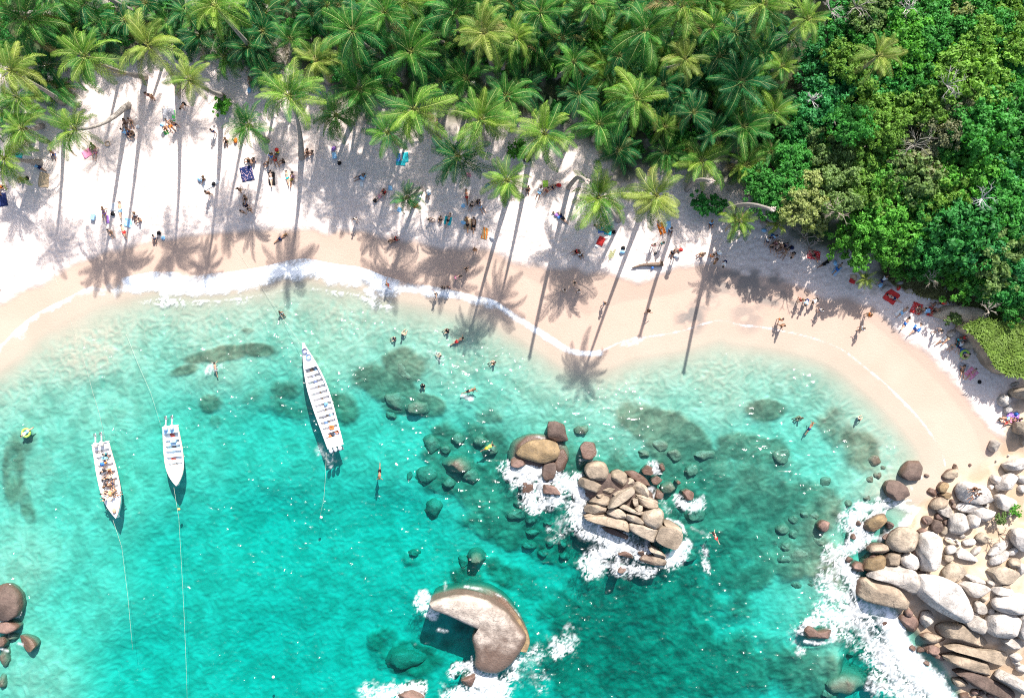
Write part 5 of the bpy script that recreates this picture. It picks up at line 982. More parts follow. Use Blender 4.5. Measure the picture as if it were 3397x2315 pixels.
# grassy bluff: an overhanging block with a mat of grass on top
bluff = [(3188, 1085), (3240, 1060), (3330, 1075), (3420, 1080), (3500, 1180), (3420, 1250), (3340, 1245), (3290, 1215), (3262, 1160), (3235, 1120)]
zt = 3.6; bp = [gnd(a, b, 3.2) for a, b in bluff]
bxy = (sum(p[0] for p in bp) / len(bp), sum(p[1] for p in bp) / len(bp))
rock('bluff', 'steep bluff with shaded rock face and grassy top above the beach', None, WARM, bp, .2, zt, n=40, cuts=1, flat=4, amp=.06)
def grass_mat(poly, z, n, seed, colr, lab, hump=.3):
    r = random.Random(seed); xs = [p[0] for p in poly]; ys = [p[1] for p in poly]; V = []; F = []
    cx, cy = sum(xs) / len(xs), sum(ys) / len(ys); k = 0
    while k < n:
        x, y = r.uniform(min(xs), max(xs)), r.uniform(min(ys), max(ys))
        if not inside(np.array([x]), np.array([y]), poly)[0]: continue
        k += 1; zz = (z(x, y) if callable(z) else z) - .1; a = r.uniform(0, 6.28); b = a + 1.57; l = r.uniform(.25, .75); w = .06
        n0 = len(V); tx, ty = x + math.cos(a) * l * .8, y + math.sin(a) * l * .8; zz += hump * mnoise.noise(Vector((x * .7, y * .7, 0)))
        V += [(x - math.cos(b) * w - cx, y - math.sin(b) * w - cy, zz), (x + math.cos(b) * w - cx, y + math.sin(b) * w - cy, zz), ((x + tx) / 2 + math.cos(b) * w - cx, (y + ty) / 2 + math.sin(b) * w - cy, zz + l * .7), ((x + tx) / 2 - math.cos(b) * w - cx, (y + ty) / 2 - math.sin(b) * w - cy, zz + l * .7), (tx - cx, ty - cy, zz + l * .6)]
        F += [(n0, n0 + 1, n0 + 2, n0 + 3), (n0 + 3, n0 + 2, n0 + 4)]
    tag(put('grass', mesh_py('grass', V, F, LEAF), loc=(cx, cy, 0), color=colr), lab, 'grass', kind='stuff')
grass_mat([(bxy[0] + (p[0] - bxy[0]) * 1.0, bxy[1] + (p[1] - bxy[1]) * 1.0) for p in bp], zt - .05, 9000, 3, (.14, .22, .04), 'thick bright grass on top of the bluff')
grass_mat([gnd(*nat('P4', *p), 3.5) for p in [(1780, 1120), (1950, 1040), (2150, 1050), (2300, 1120), (2300, 1290), (2050, 1240), (1850, 1230)]], lambda x, y: ground_z(x, y), 6000, 4, (.15, .20, .05), 'rough grass on the bank behind the bluff')
grass_mat([gnd(*nat('P4', *p), 3.0) for p in [(1150, 700), (1500, 800), (1800, 900), (2000, 1040), (1850, 1030), (1500, 960), (1250, 850)]], lambda x, y: ground_z(x, y), 5000, 5, (.20, .19, .08), 'dry grass along the bank crest under the wood')

# ------------------------------------------------------------------ boats
PAINT = tint_mat('boat_paint', .35, .5, .05, 2); PLAST = tint_mat('moulded_plastic', .4, .45, .06, 4); METAL = tint_mat('dull_metal', .35, .6, .1, 8); CLOTH = tint_mat('woven_cloth', .9, .1, .14, 9, .4, 30)
WHITE, LBLUE = (.82, .81, .80), (.36, .60, .78)
def half_beam(u, B, fine):
    st = .80 + .20 * min(1, u / .38)
    bow = 1.0 if u < .52 else max(0.0, 1 - ((u - .52) / .48) ** fine)
    return B / 2 * st * bow
def boat(name, bow, stern, B, fine, deck_from, label, hullc, inc, floor=.10, rub=(.60, .36, .30), well=.09):
    bx, by = gnd(*bow, .8); sx, sy = gnd(*stern, .6); L = math.hypot(bx - sx, by - sy); rz = math.atan2(by - sy, bx - sx)
    root = put(name, None, loc=(sx, sy, 0), rot=(0, 0, rz)); tag(root, label, 'boat', 'boats moored in the bay')
    N = 30; V = []; F = []; R = []
    for i in range(N + 1):
        u = i / N; b = max(.02, half_beam(u, B, fine)); zg = .62 + .34 * u ** 2.2; zk = -.28 + .55 * max(0, (u - .7) / .3) ** 2; x = L * u; bi = max(.008, b - .11 - .03 * (u > .9))
        ring = [(x, 0, zk), (x, b * .72, zk + .16), (x, b * .93, zg * .55), (x, b, zg - .04), (x, b - .015, zg), (x, bi, zg), (x, bi * .97, zg * .5), (x, bi * .88, floor + .0)]
        R.append(ring)
    m = len(R[0])
    for ring in R:
        V += ring; V += [(p[0], -p[1], p[2]) for p in ring[1:]]
    w = 2 * m - 1
    def vid(i, j): return i * w + (j if j >= 0 else m - 1 - j)
    for i in range(N):
        for j in range(m - 1):
            F.append((vid(i, j), vid(i + 1, j), vid(i + 1, j + 1), vid(i, j + 1)))
            a, b_ = (-j if j else 0), -(j + 1); F.append((vid(i, b_), vid(i + 1, b_), vid(i + 1, a), vid(i, a)))
        F.append((vid(i, m - 1), vid(i + 1, m - 1), vid(i + 1, -(m - 1)), vid(i, -(m - 1))))
    for i, rev in ((0, 1), (N, 0)):
        f = [vid(i, j) for j in range(m)] + [vid(i, -j) for j in range(m - 1, 0, -1)]; F.append(tuple(f[::-1] if rev else f))
    me = mesh_py('hull', V, F, PAINT); me.set_sharp_from_angle(angle=math.radians(35))
    put('hull', me, root, color=hullc)
    for s in (-1, 1):                                                   # rubbing strake along each side
        put('rub_rail', MB().tube([(L * u, s * (half_beam(u, B, fine) + .015), .62 + .34 * u ** 2.2 - .07) for u in [k / 24 for k in range(25)]], .035, 6).mesh('rub_rail', PLAST, True), root, color=rub)
    dv = []; df = []; K = 10                                            # foredeck, cambered
    for k in range(K + 1):
        u = deck_from + (.985 - deck_from) * k / K; b = max(.01, half_beam(u, B, fine) - .06)
        for q in (-1, -.5, 0, .5, 1): dv.append((L * u, b * q, .62 + .34 * u ** 2.2 + .01 + .06 * (1 - q * q)))
    for k in range(K):
        for q in range(4): a = k * 5 + q; df.append((a, a + 5, a + 6, a + 1))
    n0 = len(dv); b = half_beam(deck_from, B, fine) - .12
    dv += [(L * deck_from, -b, floor), (L * deck_from, b, floor)]; df.append((0, 1, 2, 3, 4, n0 + 1, n0))
    put('foredeck', mesh_py('foredeck', dv, df, PAINT, False), root, color=inc)
    zs = .62
    put('transom', MB().box((.06, 0, .42), (.1, B * .8, .5), bev=.02).mesh('transom', PAINT), root, color=hullc)
    put('motor_well', MB().box((L * well * .5 + .05, 0, .30), (L * well, B * .72, .36), bev=.03).mesh('motor_well', PAINT), root, color=inc)
    return root, L, (lambda u: half_beam(u, B, fine))
def bench(root, L, hb, u, depth, colr, z=.42):
    b = hb(u) - .13
    put('bench', MB().box((L * u, 0, z), (depth, 2 * b, .07), bev=.02).box((L * u, 0, z - .17), (depth * .5, 2 * b * .9, .28)).mesh('bench', PLAST), root, color=colr)
def engine(root, y, up, colr):
    e = put('engine', None, root, (-.12, y, .72), (0, math.radians(-62 if up else 0), 0)) if False else None
    a = math.radians(68 if up else 4)
    M = Matrix.Translation((-.05, y, .62)) @ Matrix.Rotation(a, 4, 'Y')
    def conv(me): me.transform(M); return me
    cow = put('engine', conv(MB().lathe([(.10, .0), (.19, .04), (.215, .2), (.21, .4), (.17, .52), (.06, .58)], (-.22, 0, .05), 14, 1.35, .9).mesh('engine', PLAST, True)), root, color=colr)
    put('leg', conv(MB().box((-.2, 0, -.35), (.2, .11, .8), bev=.03).box((-.22, 0, -.72), (.38, .2, .03)).lathe([(.01, -.2), (.07, -.1), (.08, .1), (.04, .2)], (-.2, 0, -.9), 8).mesh('leg', METAL)), cow, color=(.42, .42, .43))
    pm = MB()
    for k in range(3):
        q = 2.094 * k; pm.tube([(-.42, 0, -.85), (-.44, math.cos(q) * .1, -.85 + math.sin(q) * .1), (-.42, math.cos(q + .3) * .17, -.85 + math.sin(q + .3) * .17)], [.03, .06, .02], 5)
    put('propeller', conv(pm.mesh('propeller', METAL, True)), cow, color=(.07, .07, .07))
    return cow
def on_boat(root, u, v, L, z):
    c, s = math.cos(root.rotation_euler.z), math.sin(root.rotation_euler.z); x, y = L * u, v
    return Vector((root.location.x + x * c - y * s, root.location.y + x * s + y * c, z))
b1, L1, h1 = boat('open_motorboat', (386, 1718), (331, 1468), 2.25, 2.3, .62, 'white open motorboat with passengers seated and two tilted engines', WHITE, WHITE)
for u in (.16, .27, .37, .47, .56): bench(b1, L1, h1, u, .34, (.78, .76, .73))
for y in (-.34, .34): engine(b1, y, True, (.62, .52, .46))
put('console', MB().box((L1 * .21, .1, .55), (.35, .6, .5), bev=.05, taper=.85).mesh('console', PLAST), b1, color=(.25, .55, .62))
b2, L2, h2 = boat('open_motorboat', (586.5, 1611), (563.5, 1412), 2.05, 2.6, .66, 'short white motorboat with pale blue benches and a blue stern', WHITE, WHITE)
for u in (.22, .31, .40, .50, .60): bench(b2, L2, h2, u, .32, (.50, .68, .80))
put('stern_deck', MB().box((.42, 0, .66), (.8, 1.7, .05), bev=.015).mesh('stern_deck', PLAST), b2, color=LBLUE)
for y in (-.34, .34): engine(b2, y, True, (.62, .68, .74))
b3, L3, h3 = boat('long_passenger_boat', (1005, 1137), (1113, 1482), 2.2, 1.75, .76, 'long white passenger boat with many cross benches and three grey engines', WHITE, WHITE, rub=(.66, .58, .55))
for i in range(11): bench(b3, L3, h3, .155 + i * .0555, .36, (.80, .78, .76))
for y in (-.52, 0, .52): engine(b3, y, False, (.58, .58, .62))
put('keel_plank', MB().box((L3 * .42, -.05, .135), (L3 * .5, .12, .05)).mesh('keel_plank', DEADWOOD), b3, color=(.48, .37, .27))
def kit(kind, loc, colr, lab, cat, grp=None, rz=0.0, s=1.0):
    """small gear: each kind has its own shape"""
    mb = MB()
    if kind == 'backpack':
        mb.box((0, 0, .17), (.34, .46, .34), bev=.09, taper=.8).box((.17, 0, .14), (.12, .3, .22), bev=.05).tube([(-.16, -.12, .1), (-.22, -.13, .2), (-.15, -.1, .32)], .02, 5).tube([(-.16, .12, .1), (-.22, .13, .2), (-.15, .1, .32)], .02, 5)
    elif kind == 'bag':
        mb.lathe([(.18, 0), (.24, .05), (.25, .16), (.19, .26), (.08, .3)], (0, 0, 0), 10, 1.25, .8).tube([(-.15, 0, .24), (-.08, .02, .38), (.08, .02, .38), (.15, 0, .24)], .018, 5)
    elif kind == 'crate':
        mb.box((0, 0, .16), (.6, .42, .3), bev=.04).box((0, 0, .335), (.64, .46, .06), bev=.02).box((0, 0, .38), (.22, .05, .03))
    elif kind == 'ball': mb.lathe([(.01, 0), (.09, .03), (.15, .1), (.165, .165), (.15, .23), (.09, .3), (.01, .33)], (0, 0, 0), 12)
    elif kind == 'hat': mb.lathe([(.22, .0), (.23, .01), (.13, .03), (.115, .1), (.07, .14), (.01, .145)], (0, 0, 0), 14)
    elif kind == 'vest': mb.box((0, -.14, .08), (.5, .2, .12), bev=.05).box((0, .14, .08), (.5, .2, .12), bev=.05).box((-.2, 0, .08), (.12, .3, .1), bev=.04)
    elif kind == 'tank': mb.box((0, 0, .14), (.5, .34, .28), bev=.07).lathe([(.04, 0), (.045, .05), (.01, .06)], (.12, 0, .28), 8).tube([(-.15, 0, .27), (-.1, 0, .34), (.02, 0, .34), (.06, 0, .27)], .018, 5)
    elif kind == 'coil':
        for k in range(4): mb.tube([(math.cos(q) * (.2 + .03 * k), math.sin(q) * (.2 + .03 * k), .03 + .035 * k) for q in [j * .5236 for j in range(13)]], .022, 5)
    elif kind == 'ring': mb.tube([(math.cos(q) * .42, math.sin(q) * .42, .0) for q in [j * .2618 for j in range(25)]], .13, 9, False)
    elif kind == 'tyre':
        mb.tube([(math.cos(q) * .33, math.sin(q) * .33, .12) for q in [j * .2618 for j in range(25)]], .12, 8, False)
    elif kind == 'float': mb.lathe([(.01, -.16), (.1, -.12), (.16, 0), (.1, .12), (.03, .17), (.03, .22), (.01, .23)], (0, 0, 0), 10)
    elif kind == 'drum': mb.lathe([(.29, 0), (.3, .04), (.3, .3), (.315, .32), (.3, .34), (.3, .6), (.315, .62), (.3, .64), (.3, .85), (.27, .86), (.27, .6), (.01, .6)], (0, 0, 0), 16)
    names = {'crate': 'cool_box', 'vest': 'life_jacket', 'tank': 'fuel_tank', 'coil': 'rope_coil', 'ring': 'swim_ring', 'float': 'mooring_float', 'hat': 'sun_hat', 'ball': 'beach_ball', 'drum': 'water_drum'}
    nm = names.get(kind, kind)
    mt = CLOTH if kind in ('backpack', 'bag', 'hat', 'vest') else PLAST
    return tag(put(nm, mb.mesh(nm, mt, sharp=40), loc=loc, rot=(0, 0, rz), scale=s, color=colr), lab, cat, grp)
GB = 'gear lying in the boats'
for bt, L, u, v, z, kind, c, lab, cat, rz in [
    (b2, L2, .155, 0, .14, 'vest', (.55, .07, .05), 'red life jacket behind the blue stern deck', 'life jacket', 1.57), (b2, L2, .245, .2, .46, 'crate', (.35, .58, .75), 'pale blue box on the aftmost blue bench', 'box', 1.57), (b2, L2, .35, 0, .14, 'bag', (.05, .05, .06), 'black bag between pale blue benches', 'bag', 0), (b2, L2, .55, -.2, .14, 'vest', (.6, .1, .07), 'red life jacket between the forward blue benches', 'life jacket', 1.57), (b2, L2, .65, -.1, .14, 'bag', (.2, .18, .17), 'grey bag beneath foredeck of the blue-benched boat', 'bag', 0),
    (b3, L3, .10, .3, .14, 'tank', (.62, .16, .06), 'orange-red fuel tank at stern of the long boat', 'fuel tank', 0), (b3, L3, .10, -.35, .14, 'coil', (.15, .35, .62), 'blue rope coil at stern of the long boat', 'rope', 0), (b3, L3, .115, .0, .14, 'bag', (.05, .05, .06), 'black bag at stern of the long boat', 'bag', .5), (b3, L3, .13, -.55, .14, 'vest', (.65, .2, .06), 'orange life jacket at stern of the long boat', 'life jacket', .8), (b3, L3, .125, .6, .14, 'tank', (.75, .74, .72), 'white jerrycan at stern of the long boat', 'jerrycan', 0),
    (b3, L3, .182, -.2, .46, 'vest', (.75, .17, .04), 'bright orange life jacket on an aft bench of the long boat', 'life jacket', 1.4), (b3, L3, .24, .3, .14, 'bag', (.12, .2, .36), 'navy bag between aft benches of the long boat', 'bag', 0), (b3, L3, .29, -.5, .14, 'bag', (.25, .4, .6), 'light blue bag by the hull side of the long boat', 'bag', 0), (b3, L3, .295, .3, .14, 'backpack', (.2, .2, .23), 'dark backpack between benches of the long boat', 'backpack', 0), (b3, L3, .40, -.35, .46, 'backpack', (.18, .36, .55), 'blue backpack on a middle bench of the long boat', 'backpack', .3),
    (b3, L3, .625, .1, .14, 'backpack', (.16, .2, .32), 'navy backpack toward bow of the long boat', 'backpack', 0), (b3, L3, .68, .1, .14, 'bag', (.25, .26, .3), 'grey bag toward bow of the long boat', 'bag', 0), (b3, L3, .735, -.35, .14, 'ball', (.12, .3, .45), 'blue float by the foredeck of the long boat', 'float', 0), (b3, L3, .735, .1, .14, 'bag', (.32, .22, .15), 'brown sack by the foredeck of the long boat', 'sack', 0), (b3, L3, .86, -.2, .98, 'coil', (.2, .34, .6), 'blue rope coil on bow deck of the long boat', 'rope', 0), (b3, L3, .92, .0, 1.0, 'coil', (.12, .14, .25), 'dark rope coil at the tip of the long boat', 'rope', 0),
    (b1, L1, .13, -.4, .14, 'tank', (.3, .28, .27), 'grey fuel tank near engines of the passenger-laden boat', 'fuel tank', 0), (b1, L1, .67, .0, .82, 'bag', (.55, .33, .16), 'tan woven bag on foredeck of the passenger-laden boat', 'bag', 0), (b1, L1, .73, -.15, .84, 'coil', (.62, .48, .33), 'tan rope coil on foredeck of the passenger-laden boat', 'rope', 0), (b1, L1, .9, .1, .97, 'bag', (.5, .3, .2), 'small brown bag at bow tip of the passenger-laden boat', 'bag', 0)]:
    kit(kind, on_boat(bt, u, v, L, z), c, lab, cat, GB, rz + bt.rotation_euler.z)
def rope(pxs, lab, r=.010, z=.05, z0=None, z1=None):
    P = []
    for i, p in enumerate(pxs):
        x, y = gnd(*p); zz = max(z, ground_z(x, y) + .03)
        if i == 0 and z0: zz = z0
        P.append(Vector((x, y, zz)))
    q = [Vector(p) for p in P]
    o = P[0].copy()
    tag(put('mooring_line', MB().tube([p - o for p in q], r, 5).mesh('mooring_line', CLOTH, True), loc=o, color=(.50, .52, .42)), lab, 'rope', 'mooring lines')
rope([(358, 1464), (330, 1370), (308, 1300), (290, 1230), (268, 1165), (250, 1110), (205, 980), (175, 880)], 'mooring line from the passenger-laden boat up to the sand', z0=.5)
rope([(387, 1719), (405, 1815), (425, 1980), (434, 2080), (441, 2155)], 'anchor line running seaward from the passenger-laden boat', z0=.8)
rope([(540, 1408), (500, 1300), (460, 1210), (420, 1110)], 'mooring line from the blue-benched boat toward the beach', z0=.5)
rope([(587, 1612), (594, 1720), (603, 1880), (612, 2050), (618, 2200), (622, 2330)], 'long anchor line running seaward from the blue-benched boat', z0=.8)
rope([(1004, 1138), (940, 1058), (870, 955), (800, 850), (750, 785)], 'bow line from the long boat to the sand', z0=.9)
rope([(1086, 1500), (1080, 1580), (1075, 1650), (1060, 1722)], 'stern line trailing behind the long boat', z0=.5)
for px, py, c, lab in [(594, 1688, (.7, .35, .1), 'small orange float on the long anchor line'), (1066, 1715, (.8, .8, .78), 'small white float at the stern line end'), (907, 2244, (.8, .75, .7), 'white float alone in open deep water')]:
    x, y = gnd(px, py); kit('float', (x, y, .06), c, lab, 'float', 'floats on the water', s=1.0)

# ------------------------------------------------------------------ people
SKIN = tint_mat('skin', .55, .35, .06, 4); HAIR = tint_mat('hair', .6, .3, .2, 20, .5, 40)
def V3(*a): return Vector(a)
def body_joints(pel, up, face, legs, arms, head=None):
    """joints of a figure 1.70 m tall; legs and arms give (upper, lower) directions, left then right"""
    up = up.normalized(); face = (face - up * face.dot(up)).normalized(); rt = face.cross(up)
    J = {}; J['pel'] = pel; J['wst'] = pel + up * .17; J['chest'] = pel + up * .36; J['neck'] = pel + up * .53
    hd = (head or up).normalized(); J['jaw'] = J['neck'] + hd * .09 + face * .015; J['head'] = J['neck'] + hd * .18 + face * .01; J['crown'] = J['neck'] + hd * .26
    J['nose'] = J['head'] - hd * .02 + face * .115
    for s, n in ((-1, 'l'), (1, 'r')):
        k = 0 if s < 0 else 1
        J['ear' + n] = J['head'] + rt * s * .085
        J['sh' + n] = J['neck'] - up * .06 + rt * s * .17; u, l = [d.normalized() for d in arms[k]]
        J['el' + n] = J['sh' + n] + u * .28; J['wr' + n] = J['el' + n] + l * .25; J['pa' + n] = J['wr' + n] + l * .075
        sd = l.cross(face); sd = sd.normalized() if sd.length > .1 else rt
        J['th' + n] = J['wr' + n] + l * .05 + sd * .05
        for q, (o, ln) in enumerate(((-.032, .075), (-.011, .088), (.011, .084), (.031, .066))):
            J[f'f{q}{n}'] = J['pa' + n] + l * ln * .5 + sd * o; J[f'g{q}{n}'] = J['pa' + n] + l * ln + sd * o - face * .015
        J['hip' + n] = pel + rt * s * .095 - up * .04; u, l = [d.normalized() for d in legs[k]]
        J['kn' + n] = J['hip' + n] + u * .42; J['an' + n] = J['kn' + n] + l * .41
        toe = face if abs(l.dot(face)) < .8 else up
        J['to' + n] = J['an' + n] + (toe - l * toe.dot(l)).normalized() * .16 + l * .05; J['he' + n] = J['an' + n] + l * .05 - (toe - l * toe.dot(l)).normalized() * .04
    return J
RADII = {'pel': .125, 'wst': .11, 'chest': .13, 'neck': .06, 'jaw': .065, 'head': .088, 'crown': .06, 'nose': .012, 'ear': .014, 'sh': .062, 'el': .042, 'wr': .028, 'pa': .034, 'th': .012, 'hip': .088, 'kn': .055, 'an': .036, 'to': .03, 'he': .03}
EDG = [('pel', 'wst'), ('wst', 'chest'), ('chest', 'neck'), ('neck', 'jaw'), ('jaw', 'head'), ('head', 'crown'), ('head', 'nose')]
for n in 'lr':
    EDG += [('head', 'ear' + n), ('chest', 'sh' + n), ('sh' + n, 'el' + n), ('el' + n, 'wr' + n), ('wr' + n, 'pa' + n), ('wr' + n, 'th' + n), ('pel', 'hip' + n), ('hip' + n, 'kn' + n), ('kn' + n, 'an' + n), ('an' + n, 'to' + n), ('an' + n, 'he' + n)]
    for q in range(4): EDG += [('pa' + n, f'f{q}{n}'), (f'f{q}{n}', f'g{q}{n}')]
def rad_of(k):
    if k[0] in 'fg' and k[1].isdigit(): return .0085
    return RADII.get(k) or RADII[k[:-1]]
def skin_mesh(name, J, edges, radf, mat, root=None, sub=1):
    names = []
    for a, b in edges:
        for k in (a, b):
            if k not in names: names.append(k)
    me = bpy.data.meshes.new(name); me.from_pydata([tuple(J[k]) for k in names], [(names.index(a), names.index(b)) for a, b in edges], [])
    o = bpy.data.objects.new('tmp', me); col.objects.link(o)
    o.modifiers.new('s', 'SKIN'); sv = me.skin_vertices[0].data
    for i, k in enumerate(names): r = radf(k); sv[i].radius = (r, r); sv[i].use_root = (k == (root or names[0]))
    ss = o.modifiers.new('u', 'SUBSURF'); ss.levels = sub
    dg = bpy.context.evaluated_depsgraph_get(); out = bpy.data.meshes.new_from_object(o.evaluated_get(dg)); out.name = name
    bpy.data.objects.remove(o); bpy.data.meshes.remove(me)
    out.materials.clear(); out.materials.append(mat); out.polygons.foreach_set('use_smooth', [True] * len(out.polygons)); return out
D = V3(0, 0, -1)
poses = {
    'stand': (V3(0, 0, .93), V3(0, 0, 1), V3(0, 1, 0), ((V3(-.06, .02, -1), D), (V3(.06, .02, -1), D)), ((V3(-.25, 0, -1), V3(-.1, .25, -1)), (V3(.25, 0, -1), V3(.1, .25, -1)))),
    'walk': (V3(0, 0, .91), V3(0, .08, 1), V3(0, 1, 0), ((V3(-.04, .42, -1), V3(0, .05, -1)), (V3(.04, -.3, -1), V3(0, -.6, -1))), ((V3(-.3, -.4, -1), V3(-.1, .1, -1)), (V3(.3, .45, -1), V3(0, .9, -.6)))),
    'akimbo': (V3(0, 0, .93), V3(0, 0, 1), V3(0, 1, 0), ((V3(-.15, .02, -1), D), (V3(.15, .02, -1), D)), ((V3(-1, -.2, -.8), V3(.8, .3, -.5)), (V3(.9, .1, -.2), V3(.3, .5, .6)))),
    'bend': (V3(0, 0, .86), V3(0, .9, .5), V3(0, .5, -.9), ((V3(-.08, .1, -1), V3(0, -.15, -1)), (V3(.08, .1, -1), V3(0, -.15, -1))), ((V3(-.1, .3, -1), V3(0, .2, -1)), (V3(.1, .3, -1), V3(0, .2, -1)))),
    'sit': (V3(0, 0, .12), V3(0, -.25, 1), V3(0, 1, 0), ((V3(-.12, .8, .55), V3(0, .55, -.85)), (V3(.12, .8, .55), V3(0, .55, -.85))), ((V3(-.3, .5, -.7), V3(.3, .9, -.1)), (V3(.3, .5, -.7), V3(-.3, .9, -.1)))),
    'lean': (V3(0, 0, .12), V3(0, -.8, .85), V3(0, .8, .8), ((V3(-.14, 1, .1), V3(-.05, 1, -.12)), (V3(.16, .9, .45), V3(0, .8, -.6))), ((V3(-.35, -.55, -.9), V3(-.1, -.1, -1)), (V3(.35, -.55, -.9), V3(.1, -.1, -1)))),
    'bench': (V3(0, 0, .12), V3(0, -.05, 1), V3(0, 1, 0), ((V3(-.12, 1, 0), V3(0, .15, -1)), (V3(.12, 1, 0), V3(0, .15, -1))), ((V3(-.25, .2, -1), V3(.1, 1, -.3)), (V3(.25, .2, -1), V3(-.1, 1, -.3)))),
    'lie': (V3(0, 0, .13), V3(0, 1, .02), V3(0, 0, 1), ((V3(-.14, -1, .05), V3(-.06, -1, -.08)), (V3(.14, -1, .22), V3(.02, -1, -.32))), ((V3(-.5, -.8, -.12), V3(-.1, -1, .0)), (V3(.8, .4, -.1), V3(-.6, .7, .1)))),
    'prone': (V3(0, 0, .12), V3(0, 1, .03), V3(0, 0, -1), ((V3(.12, -1, -.03), V3(.05, -1, 0)), (V3(-.12, -1, -.03), V3(-.05, -1, .05))), ((V3(.8, .55, -.05), V3(-.8, .6, 0)), (V3(-.8, .55, -.05), V3(.8, .6, 0)))),
    'swim': (V3(0, 0, -.06), V3(0, 1, .12), V3(0, 0, -1), ((V3(.2, -1, -.3), V3(.1, -1, -.1)), (V3(-.25, -1, -.15), V3(-.1, -1, -.4))), ((V3(.9, .6, 0), V3(.5, .5, -.2)), (V3(-.9, .6, 0), V3(-.5, .5, -.2)))),
    'wade': (V3(0, 0, .93), V3(0, .05, 1), V3(0, 1, 0), ((V3(-.1, .2, -1), D), (V3(.1, -.15, -1), V3(0, -.2, -1))), ((V3(-1, .2, -.35), V3(-.6, .7, -.1)), (V3(1, .1, -.35), V3(.7, .6, -.1))))}
PM = {}
for pn, a in poses.items():
    J = body_joints(*a)
    d = {'body': skin_mesh('body_' + pn, J, EDG, rad_of, SKIN, 'pel')}
    J2 = dict(J)
    for n in 'lr': J2['md' + n] = J['hip' + n].lerp(J['kn' + n], .62); J2['ua' + n] = J['sh' + n].lerp(J['el' + n], .7); J2['ht' + n] = J['hip' + n].lerp(J['kn' + n], .22)
    rr = {'pel': .145, 'hipl': .108, 'hipr': .108, 'mdl': .092, 'mdr': .092, 'htl': .098, 'htr': .098, 'wst': .128, 'chest': .15, 'shl': .08, 'shr': .08, 'ual': .065, 'uar': .065, 'neck': .075, 'lo': .132, 'hi': .128}
    J2['lo'] = J['wst'].lerp(J['chest'], .75); J2['hi'] = J['chest'].lerp(J['neck'], .3); J2['bl'] = J['pel'].lerp(J['wst'], .3)
    d['shorts'] = skin_mesh('shorts', J2, [('pel', 'hipl'), ('hipl', 'mdl'), ('pel', 'hipr'), ('hipr', 'mdr')], lambda k: rr[k], CLOTH, 'pel')
    d['briefs'] = skin_mesh('briefs', J2, [('pel', 'hipl'), ('hipl', 'htl'), ('pel', 'hipr'), ('hipr', 'htr')], lambda k: rr[k], CLOTH, 'pel')
    d['top'] = skin_mesh('bikini_top', J2, [('lo', 'chest'), ('chest', 'hi')], lambda k: rr[k] * 1.02, CLOTH, 'lo')
    d['shirt'] = skin_mesh('shirt', J2, [('pel', 'wst'), ('wst', 'chest'), ('chest', 'hi'), ('chest', 'shl'), ('shl', 'ual'), ('chest', 'shr'), ('shr', 'uar')], lambda k: rr[k] * 1.03, CLOTH, 'pel')
    hc = J['head'] + (J['crown'] - J['head']) * .35 - (J['nose'] - J['head']).normalized() * .018
    hb = MB().lathe([(.01, -.11), (.075, -.095), (.1, -.03), (.108, .03), (.09, .085), (.05, .115), (.01, .122)], (0, 0, 0), 12)
    q = (J['crown'] - J['neck']).to_track_quat('Z', 'Y'); hm = hb.mesh('hair', HAIR, True); hm.transform(Matrix.Translation(hc) @ q.to_matrix().to_4x4() @ Matrix.Translation((0, 0, .012))); d['hair'] = hm
    # long hair falls down the back of the neck
    bk = -(J['nose'] - J['head']).normalized(); lm = MB().tube([hc + bk * .05, hc + bk * .085 + (J['neck'] - J['head']) * .6, J['neck'] + bk * .09 + (J['chest'] - J['neck']) * .3, J['neck'] + bk * .12 + (J['chest'] - J['neck']) * .8], [.08, .085, .07, .03], 8).mesh('long_hair', HAIR, True); d['long'] = lm
    hm2 = MB().lathe([(.24, -.02), (.245, .0), (.125, .03), (.115, .1), (.07, .14), (.01, .145)], (0, 0, 0), 14).mesh('hat', CLOTH, True); hm2.transform(Matrix.Translation(hc) @ q.to_matrix().to_4x4() @ Matrix.Translation((0, 0, .045))); d['hat'] = hm2
    PM[pn] = d
CW = {'black': (.02, .02, .022), 'white': (.78, .77, .75), 'red': (.58, .045, .04), 'orange': (.72, .20, .03), 'yellow': (.75, .55, .06), 'green': (.08, .42, .10), 'teal': (.03, .38, .42), 'blue': (.05, .17, .50), 'light blue': (.28, .52, .74), 'navy': (.02, .03, .10), 'grey': (.30, .30, .32), 'pink': (.72, .25, .36), 'purple': (.28, .14, .42), 'brown': (.20, .10, .05), 'tan': (.52, .38, .24), 'lime': (.42, .70, .10)}
SK = [(.50, .30, .20), (.40, .22, .14), (.27, .14, .085), (.56, .36, .26), (.33, .18, .11)]
HR = [(.015, .012, .01), (.03, .018, .012), (.06, .035, .02), (.02, .015, .012), (.16, .09, .04)]
HRN = ['black', 'black', 'brown', 'black', 'fair']
PH = {'stand': 'standing', 'walk': 'walking', 'akimbo': 'standing with hand raised', 'bend': 'bending down', 'sit': 'sitting with knees up', 'lean': 'sitting leaning back', 'bench': 'seated', 'lie': 'lying face up', 'prone': 'lying face down', 'swim': 'swimming face down', 'wade': 'standing in the water'}
pi_ = [0]; seen = {}
